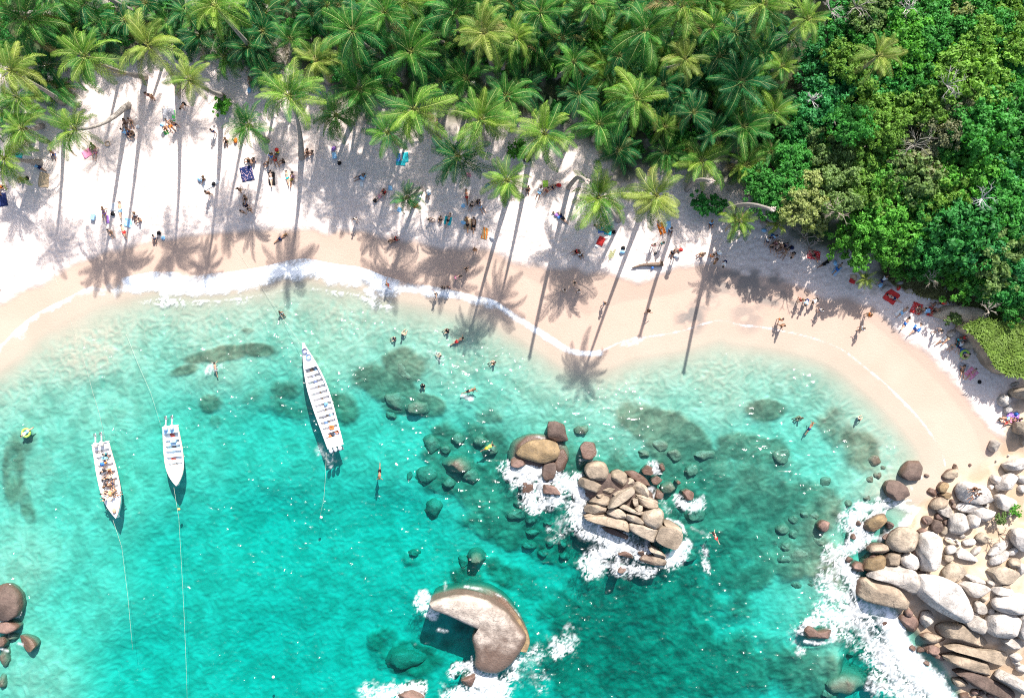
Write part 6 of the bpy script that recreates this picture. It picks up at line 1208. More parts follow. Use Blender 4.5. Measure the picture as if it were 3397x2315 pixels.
def person(X, Y, pose, head, wear, place, z=None, hat=None, group='people on the beach'):
    """head: compass angle, in plan, that the head points (lying) or the face looks (upright)"""
    pi_[0] += 1; i = pi_[0]; r = random.Random(i * 17)
    g = ground_z(X, Y) if z is None else z
    if pose == 'swim': g = .02
    if pose == 'wade':
        g = ground_z(X, Y)
        if -.25 > g > -1.0: pose = 'sit'                                # shallow enough to sit on the bottom
        else: g = max(g - .03, -1.32)
    s = r.uniform(.95, 1.05); d = PM[pose]; k = r.randrange(5)
    o = put('person', d['body'], loc=(X, Y, g - (.02 if z is None else 0)), rot=(0, 0, math.radians(head - 90)), scale=s, color=SK[k])
    put('hair', d['hair'], o, color=HR[k])
    w = wear.split('/'); fem = False; desc = []
    for it in w:
        c, kind = it.rsplit(' ', 1); rgb = CW[c]; j = r.uniform(.85, 1.15); rgb = [a * j for a in rgb]
        if kind == 'bikini': put('bikini_top', d['top'], o, color=rgb); put('bikini_bottom', d['briefs'], o, color=rgb); fem = True
        elif kind == 'swimsuit': put('swimsuit', d['shirt'] if False else d['top'], o, color=rgb); put('swimsuit_bottom', d['briefs'], o, color=rgb); fem = True
        elif kind == 'shirt': put('shirt', d['shirt'], o, color=rgb)
        elif kind == 'trunks': put('trunks', d['shorts'], o, color=rgb)
        desc.append(it)
    if fem or k == 4: put('long_hair', d['long'], o, color=HR[k])
    if hat: put('hat', d['hat'], o, color=CW[hat])
    lab = f"person in {' and '.join(desc)}{' and ' + hat + ' hat' if hat else ''} {PH[pose] if group != 'swimmers and waders' or pose != 'sit' else 'sitting chest-deep'} {place}"
    wl_ = lab.split()
    if len(wl_) > 16: lab = ' '.join(wl_[:16])
    tag(o, lab, 'person', group); seen.setdefault(lab, []).append(o); return o
def towel(t, x, y, w, l, rot, colr, lab, pat=None, z=None, cat='towel', name='beach_towel'):
    """cloth with rumpled surface and a hem; size in survey px of the tile"""
    X, Y = at(t, x, y); a, b = size(t, w), size(t, l); N, M = 9, 12; V = []; F = []; r = random.Random(int(x * 7 + y)); g0 = ground_z(X, Y)
    ca, sa = math.cos(math.radians(rot)), math.sin(math.radians(rot))
    for j in range(M + 1):
        for i in range(N + 1):
            u, v = (i / N - .5) * a, (j / M - .5) * b; gx_, gy_ = u * ca - v * sa, u * sa + v * ca
            zz = ground_z(X + gx_, Y + gy_) - g0 + .05 + .05 * mnoise.noise(Vector((u * 2.3 + x, v * 2.3, y * .1))) ; e = .06 * mnoise.noise(Vector((u * 1.5, v * 1.5, x)))
            V.append((gx_ + e, gy_ + e, zz))
    for j in range(M):
        for i in range(N): k = j * (N + 1) + i; F.append((k, k + 1, k + N + 2, k + N + 1))
    n0 = len(V); V += [(p[0], p[1], p[2] - .02) for p in V]; F += [tuple(n0 + q for q in f[::-1]) for f in F[:N * M]]
    bd = list(range(N + 1)) + [(j + 1) * (N + 1) - 1 for j in range(1, M + 1)] + [M * (N + 1) + i for i in range(N - 1, -1, -1)] + [j * (N + 1) for j in range(M - 1, 0, -1)]
    for p, q in zip(bd, bd[1:] + bd[:1]): F.append((q, p, n0 + p, n0 + q))
    me = mesh_py(name, V, F, CLOTH if pat is None else pattern(pat))
    if pat: me.attributes.new('x', 'FLOAT', 'POINT')
    return tag(put(name, me, loc=(X, Y, g0), color=CW[colr] if isinstance(colr, str) else colr), lab, cat, 'towels and mats on the sand')
_pt = {}
def pattern(p):
    if p in _pt: return _pt[p]
    m = NT('print_' + p); oc = m.objc(); c = m.n('ObjectInfo').outputs['Color']
    if p == 'stripe': f = m.ramp(m.math('SINE', m.math('MULTIPLY', m.n('SeparateXYZ', _0=oc).outputs[0], 22.0)), -.1, .1); b = (.10, .42, .30)
    else:
        v = m.n('TexVoronoi', {'feature': 'F1'}, Vector=oc, Scale={'dots': 4.5, 'flowers': 6.0}[p]).outputs[0]; f = m.ramp(v, .30, .36); f = m.math('SUBTRACT', 1.0, f); b = (.74, .68, .66)
        if p == 'flowers': b = (.75, .5, .5)
    _pt[p] = m.done(m.bsdf(m.mix(m.math('MULTIPLY', f, .55), c, b), .9, .1)); return _pt[p]

# ---- towels, mats and bags
for a in [('A', 1485, 1012, 100, 105, 4, 'grey', 'square grey towel with pale round print on open sand', 'dots'), ('A', 1528, 1018, 26, 90, 3, 'green', 'narrow bright green towel against the grey one'), ('A', 1462, 1158, 40, 34, 20, 'green', 'small green cloth under a sitting pair'), ('A', 800, 1330, 70, 60, 30, 'pink', 'pink towel on the sand beside a small fringe of palm'),
          ('P1', 2125, 218, 104, 120, 12, 'navy', 'large navy blanket with light flecks on the sand', 'flowers'), ('P1', 30, 345, 70, 44, 0, 'teal', 'teal awning cloth in the shade at the beach back', None), ('P1', 70, 440, 120, 110, 10, 'navy', 'dark sheet spread in shade beside the teal cloth'), ('P1', 435, 275, 80, 120, -8, 'tan', 'tan tarpaulin lying near the shaded bags'), ('P1', 995, 490, 46, 66, 0, 'white', 'white towel with blue print by a dark bag', 'dots'),  # the tan sheet is a tarp's cast shadow, laid as cloth
          ('P1', 1110, 620, 62, 70, -12, 'light blue', 'pale blue ringed towel on trampled sand', 'dots'), ('P1', 942, 590, 26, 66, 4, 'purple', 'narrow purple towel beside the printed white one'), ('P1', 1800, 265, 140, 140, 30, 'white', 'large white round-cornered blanket crossed by a trunk shadow'), ('P1', 240, 70, 56, 40, -10, 'teal', 'teal towel in shade under the edge palms'),
          ('P2', 158, 255, 54, 108, 3, 'black', 'black towel under a sunbather on open sand'), ('P2', 1240, 130, 80, 40, -4, 'teal', 'teal mat lying across the shade of the broad palm'), ('P2', 1280, 85, 46, 80, 4, 'teal', 'teal folding lounger mat in palm shade'), ('P2', 1222, 85, 30, 70, -6, 'blue', 'blue towel draped beside the teal lounger mat'), ('P2', 910, 300, 32, 38, -8, 'white', 'small white towel in the broad shade'),
          ('P2', 1150, 335, 36, 40, -6, 'light blue', 'pale mint towel beside the small dark palm'), ('P2', 1225, 512, 36, 36, -20, 'light blue', 'light blue cloth at foot of the small dark palm'), ('P2', 1360, 480, 50, 40, 20, 'orange', 'orange towel beside the small dark palm'), ('P2', 1630, 605, 60, 70, -14, 'teal', 'teal towel under a dark-haired sunbather'), ('P2', 1795, 630, 58, 90, -6, 'tan', 'orange-tan mat under a person lying face down'),
          ('P2', 1940, 712, 50, 96, -14, 'orange', 'orange and green striped towel on bright sand', 'stripe'), ('P2', 1845, 640, 40, 90, -4, 'brown', 'brown towel beside the orange-tan mat'), ('P3', 275, 305, 42, 52, 4, 'lime', 'bright lime towel in shade near the tyre'), ('P3', 797, 692, 60, 74, -6, 'teal', 'teal mat beneath the spreading beach-front palm'), ('P3', 740, 690, 56, 44, 10, 'blue', 'blue mat next to the teal one'),
          ('P3', 737, 782, 56, 70, -24, 'red', 'red towel on sand beside palm shadow'), ('P3', 702, 818, 34, 18, -20, 'white', 'white corner cloth at the red towel end'), ('P3', 1242, 675, 50, 96, 20, 'orange', 'orange towel under a sunbather at the beach front'), ('P3', 1300, 660, 46, 90, 12, 'light blue', 'pale blue towel beside the orange one'), ('P4', 487, 640, 108, 70, -8, 'red', 'red towel with pale flowers in the wood shade', 'flowers'),
          ('P4', 680, 765, 44, 90, -38, 'light blue', 'blue and white towel on shaded sand', 'dots'), ('P4', 815, 855, 50, 36, -20, 'red', 'dull red cloth in shade near the young palm'), ('P4', 825, 825, 56, 44, 0, 'tan', 'round pinkish mat in shade above the red cloth'), ('P4', 1140, 985, 110, 100, -35, 'red', 'big scarlet blanket half in shade', None), ('P4', 1350, 1085, 84, 90, -20, 'red', 'red and white flowered blanket near the tan rock', 'flowers'),
          ('P4', 1470, 1125, 76, 50, -10, 'red', 'salmon red towel at foot of the tan rock'), ('P4', 1362, 1250, 60, 44, -30, 'blue', 'blue towel under a sunbather on the slope'), ('P4', 1225, 1120, 56, 90, -50, 'white', 'white towel under a sunbather on trampled sand'), ('G', 1650, 40, 84, 60, -20, 'grey', 'grey-blue towel under the bluff shade edge', 'dots'), ('G', 1725, 105, 90, 96, -45, 'pink', 'pink patterned towel near the bluff shadow', 'dots'),
          ('G', 2100, 510, 110, 90, -10, 'purple', 'purple and blue cloth beneath a group by the cliff', 'dots'), ('P4', 1700, 1392, 60, 34, -30, 'teal', 'teal towel by the rocks below the grassy bank'), ('P4', 1742, 1440, 60, 34, -20, 'blue', 'blue towel beside the green swim ring')]:
    towel(*a[:8], pat=a[8] if len(a) > 8 else None)
for t, x, y, kind, c, lab, cat in [
    ('P1', 995, 548, 'backpack', 'black', 'black bag by the white printed towel', 'bag'), ('P1', 1365, 706, 'backpack', 'black', 'black backpack beside a person in white shirt', 'backpack'), ('P1', 1396, 742, 'hat', 'light blue', 'pale blue sun hat lying on sand in a palm shadow', 'hat'), ('P1', 1845, 302, 'backpack', 'black', 'black backpack at edge of the large white blanket', 'backpack'), ('P1', 1735, 268, 'bag', 'light blue', 'bright blue bag on the large white blanket', 'bag'),
    ('P1', 832, 576, 'crate', 'light blue', 'small pale box in a trunk shadow', 'box'), ('P1', 300, 262, 'backpack', 'black', 'black backpack in shade by the tan tarpaulin', 'backpack'), ('P1', 385, 130, 'backpack', 'black', 'round dark bag in shade under the edge palms', 'bag'), ('A', 975, 1252, 'coil', 'tan', 'tan coil of rope lying on bare sand', 'rope'), ('A', 2160, 812, 'bag', 'light blue', 'pale blue bag in grove-edge shade', 'bag'), ('A', 2040, 1226, 'bag', 'orange', 'orange bag beneath the low palm', 'bag'),
    ('A', 1226, 1110, 'hat', 'white', 'white hat lying near a seated group', 'hat'), ('P2', 690, 72, 'crate', 'light blue', 'pale blue cool box in palm shade', 'cool box'), ('P2', 682, 12, 'bag', 'purple', 'purple bag near the pale blue cool box', 'bag'), ('P2', 725, 130, 'backpack', 'black', 'dark backpack below the pale blue cool box', 'backpack'), ('P2', 925, 245, 'crate', 'light blue', 'light cool box by the small white towel', 'cool box'), ('P2', 1020, 440, 'backpack', 'black', 'dark bag left of the group by the small dark palm', 'bag'),
    ('P2', 1390, 396, 'crate', 'white', 'white cool box under the small dark palm', 'cool box'), ('P2', 1760, 622, 'bag', 'light blue', 'light blue bag by the orange-tan mat', 'bag'), ('P2', 2000, 745, 'bag', 'white', 'white bag beside the striped towel', 'bag'), ('P2', 1962, 320, 'bag', 'blue', 'blue bag near the open-crowned palm', 'bag'), ('P2', 2145, 50, 'backpack', 'black', 'dark bag in the sandy clearing of the grove', 'bag'), ('P2', 1760, 482, 'hat', 'light blue', 'small pale hat on shaded sand', 'hat'),
    ('P2', 1806, 232, 'bag', 'pink', 'pink bag beneath the dark low palm', 'bag'), ('P3', 845, 706, 'backpack', 'black', 'black backpack beside the teal mat', 'backpack'), ('P3', 925, 838, 'backpack', 'black', 'black bag on sand by a fallen green frond', 'bag'), ('P3', 918, 870, 'bag', 'light blue', 'pale blue bag by the fallen green frond', 'bag'), ('P3', 1195, 880, 'ball', 'black', 'black ball on sand beside a person in red trunks', 'ball'), ('P3', 1172, 1000, 'ball', 'blue', 'blue ball against the driftwood log', 'ball'),
    ('P3', 120, 100, 'tyre', 'black', 'black tyre lying in the sandy gap of the grove', 'tyre'), ('P3', 2100, 690, 'bag', 'light blue', 'pale blue bag at the scrub edge', 'bag'), ('P3', 385, 320, 'bag', 'red', 'red bag near the bright lime towel', 'bag'), ('P3', 2172, 735, 'backpack', 'blue', 'bright blue backpack behind the seated crowd', 'backpack'), ('P4', 665, 705, 'bag', 'light blue', 'bright cyan bag in the wood shade', 'bag'), ('P4', 1045, 890, 'bag', 'light blue', 'pale bag in shade beside the young palm', 'bag'),
    ('P4', 1192, 915, 'bag', 'red', 'small red bag above the scarlet blanket', 'bag'), ('P4', 1445, 998, 'hat', 'white', 'white hat in the shade over the tan rock', 'hat'), ('P4', 1425, 1105, 'crate', 'light blue', 'pale cool box between two red blankets', 'cool box'), ('P4', 2050, 1188, 'bag', 'teal', 'teal bag left on the tan slope', 'bag'), ('P4', 1752, 1470, 'ring', 'lime', 'lime green swim ring below the grassy bank', 'swim ring'), ('P4', 300, 580, 'backpack', 'navy', 'navy backpack behind the seated crowd in the shade', 'backpack'),
    ('B', 565, 810, 'drum', 'teal', 'open teal water drum at the grove edge', 'drum'), ('P3', 1000, 390, 'bag', 'green', 'green bag beside the short dead trunk', 'bag'), ('G', 1798, 185, 'hat', 'black', 'dark hat lying on bright sand below the bluff', 'hat'), ('G', 2130, 480, 'backpack', 'blue', 'blue backpack against the cliff foot', 'backpack')]:
    X, Y = at(t, x, y); g = ground_z(X, Y); kit(kind, (X, Y, g + (.05 if kind == 'hat' else .12 if kind == 'ring' else 0)), CW[c], lab, cat, 'belongings on the beach', (x * 13 % 628) / 100)
# a fallen frond
X, Y = at('P3', 850, 880); tag(put('fallen_frond', FR[0], loc=(X - .6, Y - .8, ground_z(X, Y) + .12), rot=(0, .05, 1.1), scale=.5, color=(.16, .2, .06)), 'fallen green frond lying on trampled sand', 'frond')

# ---- people on the sand (head angle in plan: 90 is inland, 0 is along the beach towards the boulders)
for t, x, y, pose, hd, wear, place, hat in [
    ('P1', 15, 1175, 'stand', 260, 'black trunks', 'alone near the lower wet sand', None), ('P1', 405, 170, 'lie', 150, 'light blue shirt/navy trunks', 'in shade under the edge palms', None), ('P1', 530, 62, 'sit', 270, 'blue trunks', 'at the edge of palm shade', None), ('P1', 265, 272, 'sit', 200, 'navy trunks', 'beside the tan shadow sheet', None), ('P1', 60, 375, 'sit', 300, 'red swimsuit', 'in front of the teal cloth', None),
    ('P1', 90, 335, 'sit', 0, 'orange shirt/black trunks', 'beside the teal cloth', None), ('P1', 25, 420, 'lean', 270, 'white shirt/black trunks', 'on the dark sheet', None), ('P1', 925, 542, 'lean', 270, 'purple bikini', 'on the narrow purple towel', None), ('P1', 1056, 515, 'lie', 95, 'light blue trunks', 'between two printed towels', None), ('P1', 1178, 560, 'sit', 240, 'white shirt/navy trunks', 'above the pale ringed towel', None), ('P1', 1215, 598, 'sit', 200, 'brown trunks', 'beside the pale ringed towel', None),
    ('P1', 1072, 695, 'lie', 110, 'red trunks', 'below the pale ringed towel', None), ('P1', 968, 700, 'sit', 290, 'tan trunks', 'in the crown shadow by trampled sand', None), ('P1', 1332, 745, 'sit', 260, 'white shirt/navy trunks', 'in a palm crown shadow', None), ('P1', 1768, 262, 'sit', 230, 'black bikini', 'on the large white blanket', None), ('P1', 1820, 388, 'stand', 270, 'brown trunks', 'between two trunk shadows', None), ('P1', 2085, 362, 'walk', 200, 'tan trunks', 'toward the navy blanket', None),
    ('P1', 2108, 420, 'sit', 250, 'black trunks', 'below a walker in tan trunks', None), ('P1', 2128, 488, 'stand', 300, 'navy shirt/black trunks', 'in a group of three', None), ('P1', 2097, 540, 'stand', 250, 'black trunks', 'in a group of three', None), ('P1', 2155, 522, 'walk', 260, 'brown swimsuit', 'in a group of three', None), ('P1', 2145, 112, 'sit', 180, 'black shirt/black trunks', 'above the navy blanket', None), ('P1', 2188, 112, 'sit', 220, 'navy bikini', 'above the navy blanket', None),
    ('A', 1350, 872, 'walk', 250, 'red bikini', 'alone near the bent grey trunk', None), ('A', 1375, 885, 'stand', 200, 'brown trunks', 'beside a walker in red bikini', None), ('A', 1462, 1125, 'sit', 300, 'orange bikini', 'beside the small green cloth', 'light blue'), ('A', 1500, 1100, 'lean', 300, 'orange trunks', 'in front of the grey towel', None), ('A', 1560, 1108, 'stand', 280, 'navy trunks', 'with long shadow beside the grey towel', None), ('A', 1160, 1150, 'sit', 260, 'blue trunks', 'in a knot of friends by a trunk shadow', None),
    ('A', 1190, 1170, 'sit', 200, 'black trunks', 'in a knot of friends by a trunk shadow', None), ('A', 1140, 1170, 'lean', 320, 'light blue shirt/navy trunks', 'in a knot of friends by a trunk shadow', None), ('A', 1130, 1080, 'sit', 250, 'brown swimsuit', 'in a knot of friends by a trunk shadow', None), ('A', 1180, 1075, 'sit', 280, 'tan trunks', 'in a knot of friends by a trunk shadow', None), ('A', 1640, 945, 'bend', 250, 'black trunks', 'near the round green bush', None), ('A', 860, 1275, 'sit', 230, 'white shirt/brown trunks', 'by the pink towel', None),
    ('A', 872, 1320, 'lean', 260, 'pink bikini', 'by the pink towel', None), ('A', 1876, 1165, 'stand', 250, 'navy shirt/navy trunks', 'in a long trunk shadow', None), ('A', 1965, 1232, 'sit', 260, 'black trunks', 'beside the orange bag', None), ('A', 2175, 742, 'sit', 270, 'navy trunks', 'above the pale blue bag in shade', None), ('A', 1300, 725, 'stand', 260, 'white shirt/brown trunks', 'at the foot of the bent grey trunk', None),
    ('P2', 15, 112, 'sit', 200, 'black trunks', 'in shade past the navy blanket', None), ('P2', 162, 82, 'sit', 250, 'blue shirt/white trunks', 'in a bright group at the shade edge', None), ('P2', 192, 102, 'lean', 290, 'red swimsuit', 'in a bright group at the shade edge', None), ('P2', 215, 48, 'sit', 240, 'yellow shirt/teal trunks', 'in a bright group at the shade edge', 'red'), ('P2', 262, 118, 'sit', 200, 'black shirt/black trunks', 'in a bright group at the shade edge', None), ('P2', 130, 142, 'sit', 200, 'white bikini', 'above the black towel', None),
    ('P2', 154, 255, 'lie', 95, 'white bikini', 'on the black towel', None), ('P2', 290, 250, 'lie', 100, 'teal bikini', 'in a row of three sunbathers', None), ('P2', 322, 262, 'lie', 85, 'yellow bikini', 'in a row of three sunbathers', None), ('P2', 340, 238, 'sit', 260, 'purple swimsuit', 'behind the row of sunbathers', None), ('P2', 468, 42, 'sit', 230, 'brown trunks', 'in a shaded pair under palm', None), ('P2', 502, 50, 'sit', 200, 'black swimsuit', 'in a shaded pair under palm', None),
    ('P2', 905, 245, 'lean', 200, 'navy trunks', 'beside the light cool box', None), ('P2', 1100, 372, 'sit', 250, 'red shirt/black trunks', 'beside the small dark palm', None), ('P2', 1062, 402, 'lean', 220, 'pink bikini', 'left of a sitter in red shirt', None), ('P2', 1472, 388, 'sit', 250, 'light blue shirt/white trunks', 'alone in speckled shade', 'white'), ('P2', 212, 745, 'prone', 35, 'navy trunks', 'by a dug sand pit', None), ('P2', 860, 600, 'walk', 250, 'white trunks', 'alone on trampled sand', None),
    ('P2', 1172, 765, 'lean', 20, 'black trunks', 'on wet sand under crown shadow', None), ('P2', 1190, 755, 'sit', 200, 'red shirt/black trunks', 'on wet sand under crown shadow', None), ('P2', 1485, 602, 'sit', 0, 'white swimsuit', 'in deep shade above wet sand', None), ('P2', 1570, 592, 'sit', 250, 'black trunks', 'in deep shade above wet sand', None), ('P2', 1632, 602, 'lie', 70, 'black bikini', 'on the teal towel', None), ('P2', 1794, 640, 'prone', 92, 'black bikini', 'on the orange-tan mat', None),
    ('P2', 1846, 645, 'lie', 88, 'black trunks', 'on the brown towel', None), ('P2', 1790, 412, 'lie', 95, 'red bikini', 'beneath the dark low palm', None), ('P2', 1832, 478, 'sit', 250, 'black trunks', 'in a dim group under the low palm', None), ('P2', 1885, 455, 'sit', 210, 'navy shirt/black trunks', 'in a dim group under the low palm', None), ('P2', 1905, 492, 'lean', 300, 'light blue bikini', 'in a dim group under the low palm', None), ('P2', 1858, 850, 'stand', 270, 'orange trunks', 'in the dark end of a trunk shadow', None),
    ('P2', 1786, 1012, 'walk', 220, 'black bikini', 'down wet sand with clear shadow', None), ('P2', 1697, 1080, 'bend', 10, 'pink swimsuit', 'at the edge of a crown shadow by the water', None), ('P2', 1590, 1165, 'stand', 260, 'black shirt/black trunks', 'at the foam edge in palm shade', None), ('P2', 1635, 1162, 'stand', 250, 'navy trunks', 'at the foam edge in palm shade', None), ('P2', 2038, 288, 'sit', 200, 'blue shirt/red trunks', 'by the open-crowned palm', None), ('P2', 2080, 318, 'lean', 60, 'red swimsuit', 'under the open-crowned palm', None),
    ('P3', 225, 372, 'lean', 250, 'white shirt/light blue trunks', 'near the bright lime towel', None), ('P3', 285, 362, 'sit', 230, 'red bikini', 'near the bright lime towel', None), ('P3', 130, 352, 'sit', 260, 'black trunks', 'in shade below the tyre', None), ('P3', 340, 338, 'sit', 200, 'navy trunks', 'beside the red bag', None), ('P3', 385, 578, 'lie', 140, 'purple shirt/blue trunks', 'across the bare trunk shadow', None), ('P3', 420, 590, 'lie', 132, 'navy shirt/black trunks', 'across the bare trunk shadow', None),
    ('P3', 738, 678, 'lie', 150, 'teal bikini', 'on the blue mat', None), ('P3', 566, 892, 'sit', 300, 'white shirt/black trunks', 'in the great crown shadow', None), ('P3', 537, 868, 'sit', 200, 'red shirt/black trunks', 'in the great crown shadow', None), ('P3', 1236, 668, 'lie', 110, 'orange bikini', 'on the orange towel', None), ('P3', 1318, 690, 'sit', 260, 'white shirt/navy trunks', 'on the pale blue towel', None), ('P3', 1168, 820, 'stand', 260, 'white shirt/red trunks', 'beside a black ball', None),
    ('P3', 1240, 805, 'stand', 280, 'teal shirt/tan trunks', 'beside the black ball', None), ('P3', 1340, 872, 'sit', 240, 'grey shirt/black trunks', 'near the driftwood log', None), ('P3', 1345, 918, 'stand', 260, 'grey shirt/navy trunks', 'with dark shadow by the log', 'white'), ('P3', 1385, 862, 'sit', 200, 'grey trunks', 'near the driftwood log', 'red'), ('P3', 1655, 635, 'sit', 270, 'light blue shirt/navy trunks', 'at the foot of the scrub', None), ('P3', 1655, 905, 'stand', 250, 'orange bikini', 'beside the dead trunk shadow', None),
    ('P3', 1708, 890, 'stand', 240, 'light blue shirt/brown trunks', 'beside the dead trunk shadow', 'white'), ('P3', 1700, 935, 'bend', 230, 'brown trunks', 'beside the dead trunk shadow', None), ('P3', 1770, 955, 'bend', 240, 'white shirt/navy trunks', 'above the grey-stained sand', None), ('P3', 1585, 890, 'sit', 200, 'tan trunks', 'against the dead trunk shadow', None), ('P3', 432, 1192, 'stand', 250, 'white shirt/tan trunks', 'on wet sand in a trio', None), ('P3', 515, 1130, 'walk', 250, 'tan bikini', 'on wet sand in a trio', None),
    ('P3', 550, 1195, 'stand', 280, 'white trunks', 'on wet sand in a trio', None), ('P3', 768, 1300, 'walk', 20, 'white bikini', 'across smooth wet sand', None), ('P3', 1140, 1362, 'walk', 10, 'brown bikini', 'past the end of a bare trunk shadow', None), ('P4', 212, 1175, 'stand', 250, 'orange trunks', 'at the thin swash line', None), ('P4', 226, 1228, 'walk', 300, 'brown trunks', 'at the thin swash line', None),
    ('P4', 95, 518, 'sit', 250, 'white shirt/navy trunks', 'in the seated crowd in shade', None), ('P4', 132, 498, 'stand', 260, 'light blue shirt/navy trunks', 'behind the seated crowd in shade', None), ('P4', 162, 540, 'sit', 230, 'pink swimsuit', 'in the seated crowd in shade', None), ('P4', 176, 590, 'lean', 260, 'black bikini', 'in the seated crowd in shade', None), ('P4', 206, 568, 'sit', 220, 'brown trunks', 'in the seated crowd in shade', None), ('P4', 240, 560, 'sit', 250, 'navy shirt/black trunks', 'in the seated crowd in shade', None),
    ('P4', 248, 618, 'lean', 240, 'tan bikini', 'in the seated crowd in shade', None), ('P4', 300, 632, 'bend', 230, 'black trunks', 'at the front of the seated crowd', None), ('P4', 226, 605, 'sit', 200, 'white swimsuit', 'in the seated crowd in shade', None), ('P4', 130, 565, 'sit', 280, 'black trunks', 'in the seated crowd in shade', None), ('P4', 485, 640, 'lie', 120, 'black bikini', 'on the red flowered towel', None), ('P4', 575, 712, 'lie', 30, 'black shirt/black trunks', 'in the wood shade by the cyan bag', None),
    ('P4', 688, 752, 'lie', 50, 'blue trunks', 'on the blue and white towel', None), ('P4', 895, 862, 'sit', 250, 'navy trunks', 'beside the young palm', 'light blue'), ('P4', 1060, 848, 'lean', 230, 'white shirt/navy trunks', 'under the bank beside the young palm', None), ('P4', 1160, 1000, 'lie', 150, 'navy bikini', 'on the scarlet blanket', None), ('P4', 1385, 1100, 'sit', 230, 'brown trunks', 'at the edge of the flowered blanket', None), ('P4', 1352, 1085, 'sit', 280, 'grey swimsuit', 'on the red and white flowered blanket', None),
    ('P4', 1462, 1080, 'lean', 250, 'red bikini', 'on the salmon towel', None), ('P4', 1490, 1100, 'sit', 210, 'black trunks', 'on the salmon towel', None), ('P4', 1516, 1045, 'stand', 240, 'red shirt/black trunks', 'in front of the tan rock', None), ('P4', 1232, 1118, 'lie', 40, 'light blue trunks', 'on the white towel', None), ('P4', 1265, 1208, 'prone', 55, 'blue trunks', 'on trampled sand without a towel', None), ('P4', 1345, 1258, 'lie', 40, 'white shirt/navy trunks', 'on the blue towel', None),
    ('P4', 1502, 1272, 'walk', 0, 'grey bikini', 'across the bright upper sand', None), ('P4', 1570, 1345, 'lie', 35, 'white shirt/grey trunks', 'in a pair below the rocks', None), ('P4', 1610, 1335, 'lie', 45, 'tan bikini', 'in a pair below the rocks', 'black'), ('P4', 1718, 1330, 'bend', 20, 'red bikini', 'against the bank rocks', None), ('P4', 1642, 1400, 'sit', 240, 'teal swimsuit', 'below the bank rocks', None), ('P4', 1690, 1350, 'sit', 260, 'teal shirt/black trunks', 'against the bank rocks', None),
    ('P4', 1705, 1400, 'lean', 250, 'white shirt/navy trunks', 'on the teal towel', None), ('P4', 1752, 1478, 'sit', 230, 'black trunks', 'by the lime swim ring', None), ('P4', 375, 1012, 'walk', 240, 'red bikini', 'at the head of a beach line', None), ('P4', 432, 1018, 'bend', 240, 'light blue shirt/navy trunks', 'in the beach line below the wood', None), ('P4', 510, 1012, 'bend', 210, 'white shirt/black trunks', 'in the beach line below the wood', None), ('P4', 545, 1098, 'walk', 230, 'white shirt/navy trunks', 'below the beach line', None),
    ('P4', 940, 1140, 'stand', 200, 'orange shirt/tan trunks', 'where trampled sand meets wet', None), ('P4', 888, 1252, 'walk', 200, 'white shirt/tan trunks', 'alone across wet sand', None), ('G', 1640, 80, 'lean', 270, 'brown bikini', 'below the grey-blue towel', None), ('G', 1722, 112, 'lie', 45, 'pink bikini', 'on the pink patterned towel', None), ('G', 2050, 520, 'lie', 180, 'light blue trunks', 'in the group by the cliff', None), ('G', 2085, 545, 'lean', 200, 'pink bikini', 'in the group by the cliff', None),
    ('G', 2125, 530, 'sit', 220, 'purple shirt/blue trunks', 'in the group by the cliff', None), ('G', 2040, 560, 'lie', 160, 'red bikini', 'in the group by the cliff', None)]:
    person(*at(t, x, y), pose, hd, wear, place, hat=hat)
# on the boulder, in the boats, in the water
def rock_top(x, y, z0=8.0):
    dg = bpy.context.evaluated_depsgraph_get(); hit, loc, *_ = scene.ray_cast(dg, Vector((x, y, z0)), Vector((0, 0, -1))); return loc.z if hit else 0
for t, x, y, pose, hd, wear in [('G', 1872, 1212, 'sit', 200, 'black trunks'), ('G', 1872, 1280, 'lean', 220, 'white swimsuit')]:
    X, Y = at(t, x, y, 3.4); person(X, Y, pose, hd, wear, 'on top of the big grey boulder', z=rock_top(X, Y) - .04)
hb1 = math.degrees(b1.rotation_euler.z)
for u, v, pose, dh, wear, place, z, hat in [(.16, .35, 'bench', 0, 'teal shirt/navy trunks', 'by the boat console', .40, None), (.27, .1, 'bench', 180, 'orange shirt/navy trunks', 'aft in the crowded boat', .40, 'blue'), (.37, .3, 'bench', 0, 'orange trunks', 'midships in the crowded boat', .40, None), (.37, -.3, 'bench', 180, 'black shirt/grey trunks', 'midships in the crowded boat', .40, None), (.47, .25, 'bench', 180, 'tan bikini', 'midships in the crowded boat', .40, None), (.47, -.3, 'bench', 180, 'brown shirt/black trunks', 'midships in the crowded boat', .40, None),
                                       (.56, .35, 'bench', 180, 'navy shirt/black trunks', 'forward in the crowded boat', .40, None), (.56, -.05, 'bench', 0, 'orange bikini', 'forward in the crowded boat', .40, None), (.56, -.42, 'bench', 180, 'grey shirt/black trunks', 'forward in the crowded boat', .40, None), (.645, .6, 'sit', 200, 'tan trunks', 'on the foredeck edge of the crowded boat', .78, None), (.645, -.4, 'sit', 90, 'black bikini', 'on the foredeck of the crowded boat', .80, None), (.70, .6, 'sit', 90, 'white swimsuit', 'on the foredeck edge of the crowded boat', .80, None), (.72, -.55, 'sit', 270, 'white shirt/grey trunks', 'on the foredeck edge of the crowded boat', .80, None)]:
    p = on_boat(b1, u, v, L1, z); person(p.x, p.y, pose, hb1 + dh, wear, place, z=z, hat=hat, group='passengers in the boat')
WP = 'swimmers and waders'
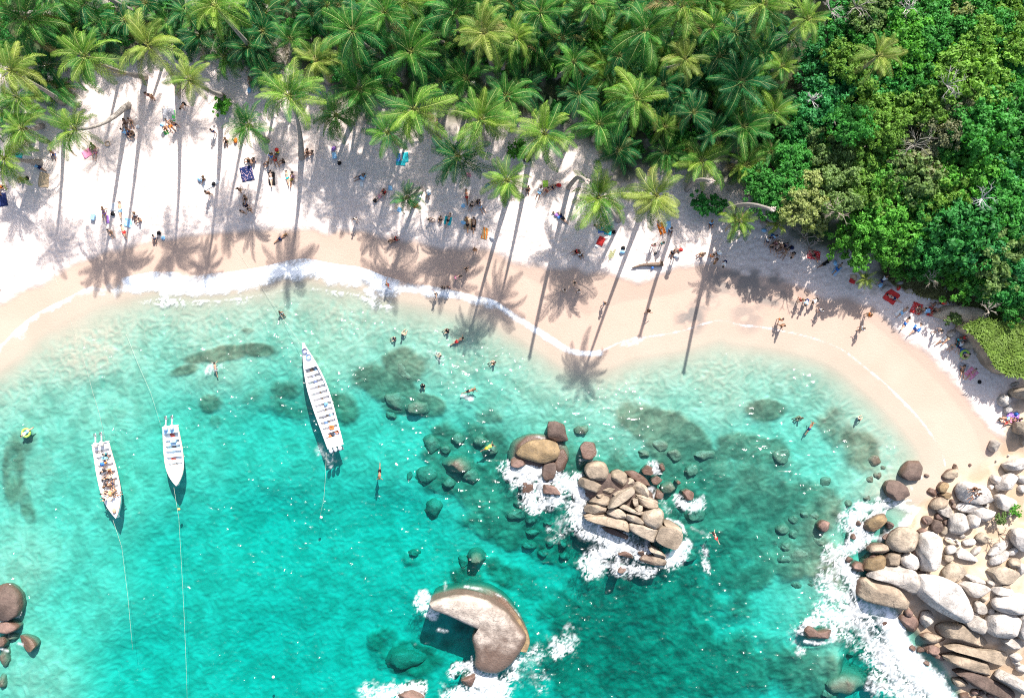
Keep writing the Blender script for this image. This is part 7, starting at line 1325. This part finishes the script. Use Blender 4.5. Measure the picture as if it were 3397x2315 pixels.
for t, x, y, pose, hd, wear, place in [
    ('P2', 1530, 1222, 'wade', 200, 'black trunks', 'just past the foam edge'), ('P2', 1122, 1142, 'wade', 20, 'red swimsuit', 'inside the breaking foam'), ('P2', 212, 1378, 'wade', 300, 'white swimsuit', 'holding the bow line in shallows'), ('P2', 1620, 1525, 'wade', 200, 'black shirt/black trunks', 'beside a palm shadow on the water'), ('S2', 1250, 15, 'wade', 60, 'tan bikini', 'in pale green shallows, one of a pair'), ('S2', 1170, 60, 'wade', 200, 'navy trunks', 'in pale green shallows, one of a pair'),
    ('S2', 1702, 82, 'swim', 30, 'red trunks', 'beside a palm shadow on the water'), ('S2', 1552, 200, 'wade', 160, 'tan trunks', 'splashing near the sunken reef'), ('S2', 2012, 262, 'wade', 200, 'orange trunks', 'alone between reef and palm shadow'), ('S2', 1408, 460, 'wade', 270, 'black shirt/black trunks', 'over the sunken reef'), ('S2', 1800, 505, 'swim', 20, 'black trunks', 'circled by ripples'), ('S2', 1045, 1185, 'swim', 270, 'black trunks', 'alone in deep turquoise water'),
    ('S2', 1955, 985, 'swim', 30, 'lime shirt/yellow trunks', 'near the awash rocks of the islet'), ('S1', 1826, 322, 'swim', 100, 'black trunks', 'behind a splash over dark weed'), ('G', 168, 532, 'wade', 200, 'tan trunks', 'in the lagoon near another swimmer'), ('G', 252, 625, 'swim', 60, 'navy trunks', 'in the lagoon over pale sand'), ('G', 716, 532, 'wade', 30, 'white swimsuit', 'in the lagoon shallows off the curving beach'), ('R', 2050, 1280, 'swim', 120, 'red bikini', 'among the sunken rocks')]:
    X, Y = at(t, x, y); person(X, Y, pose, hd, wear, place, group=WP)
X, Y = at('S1', 225, 855); kit('ring', (X, Y, .08), CW['lime'], 'lime green swim ring floating far from the boats', 'swim ring'); person(X + .15, Y + .1, 'lie', 215, 'white shirt/light blue trunks', 'across a floating lime ring', z=.06, group=WP)
if len([k for k, v in seen.items() if len(v) > 1]):
    for k, v in seen.items():
        if len(v) > 1: print('SAME', len(v), k)
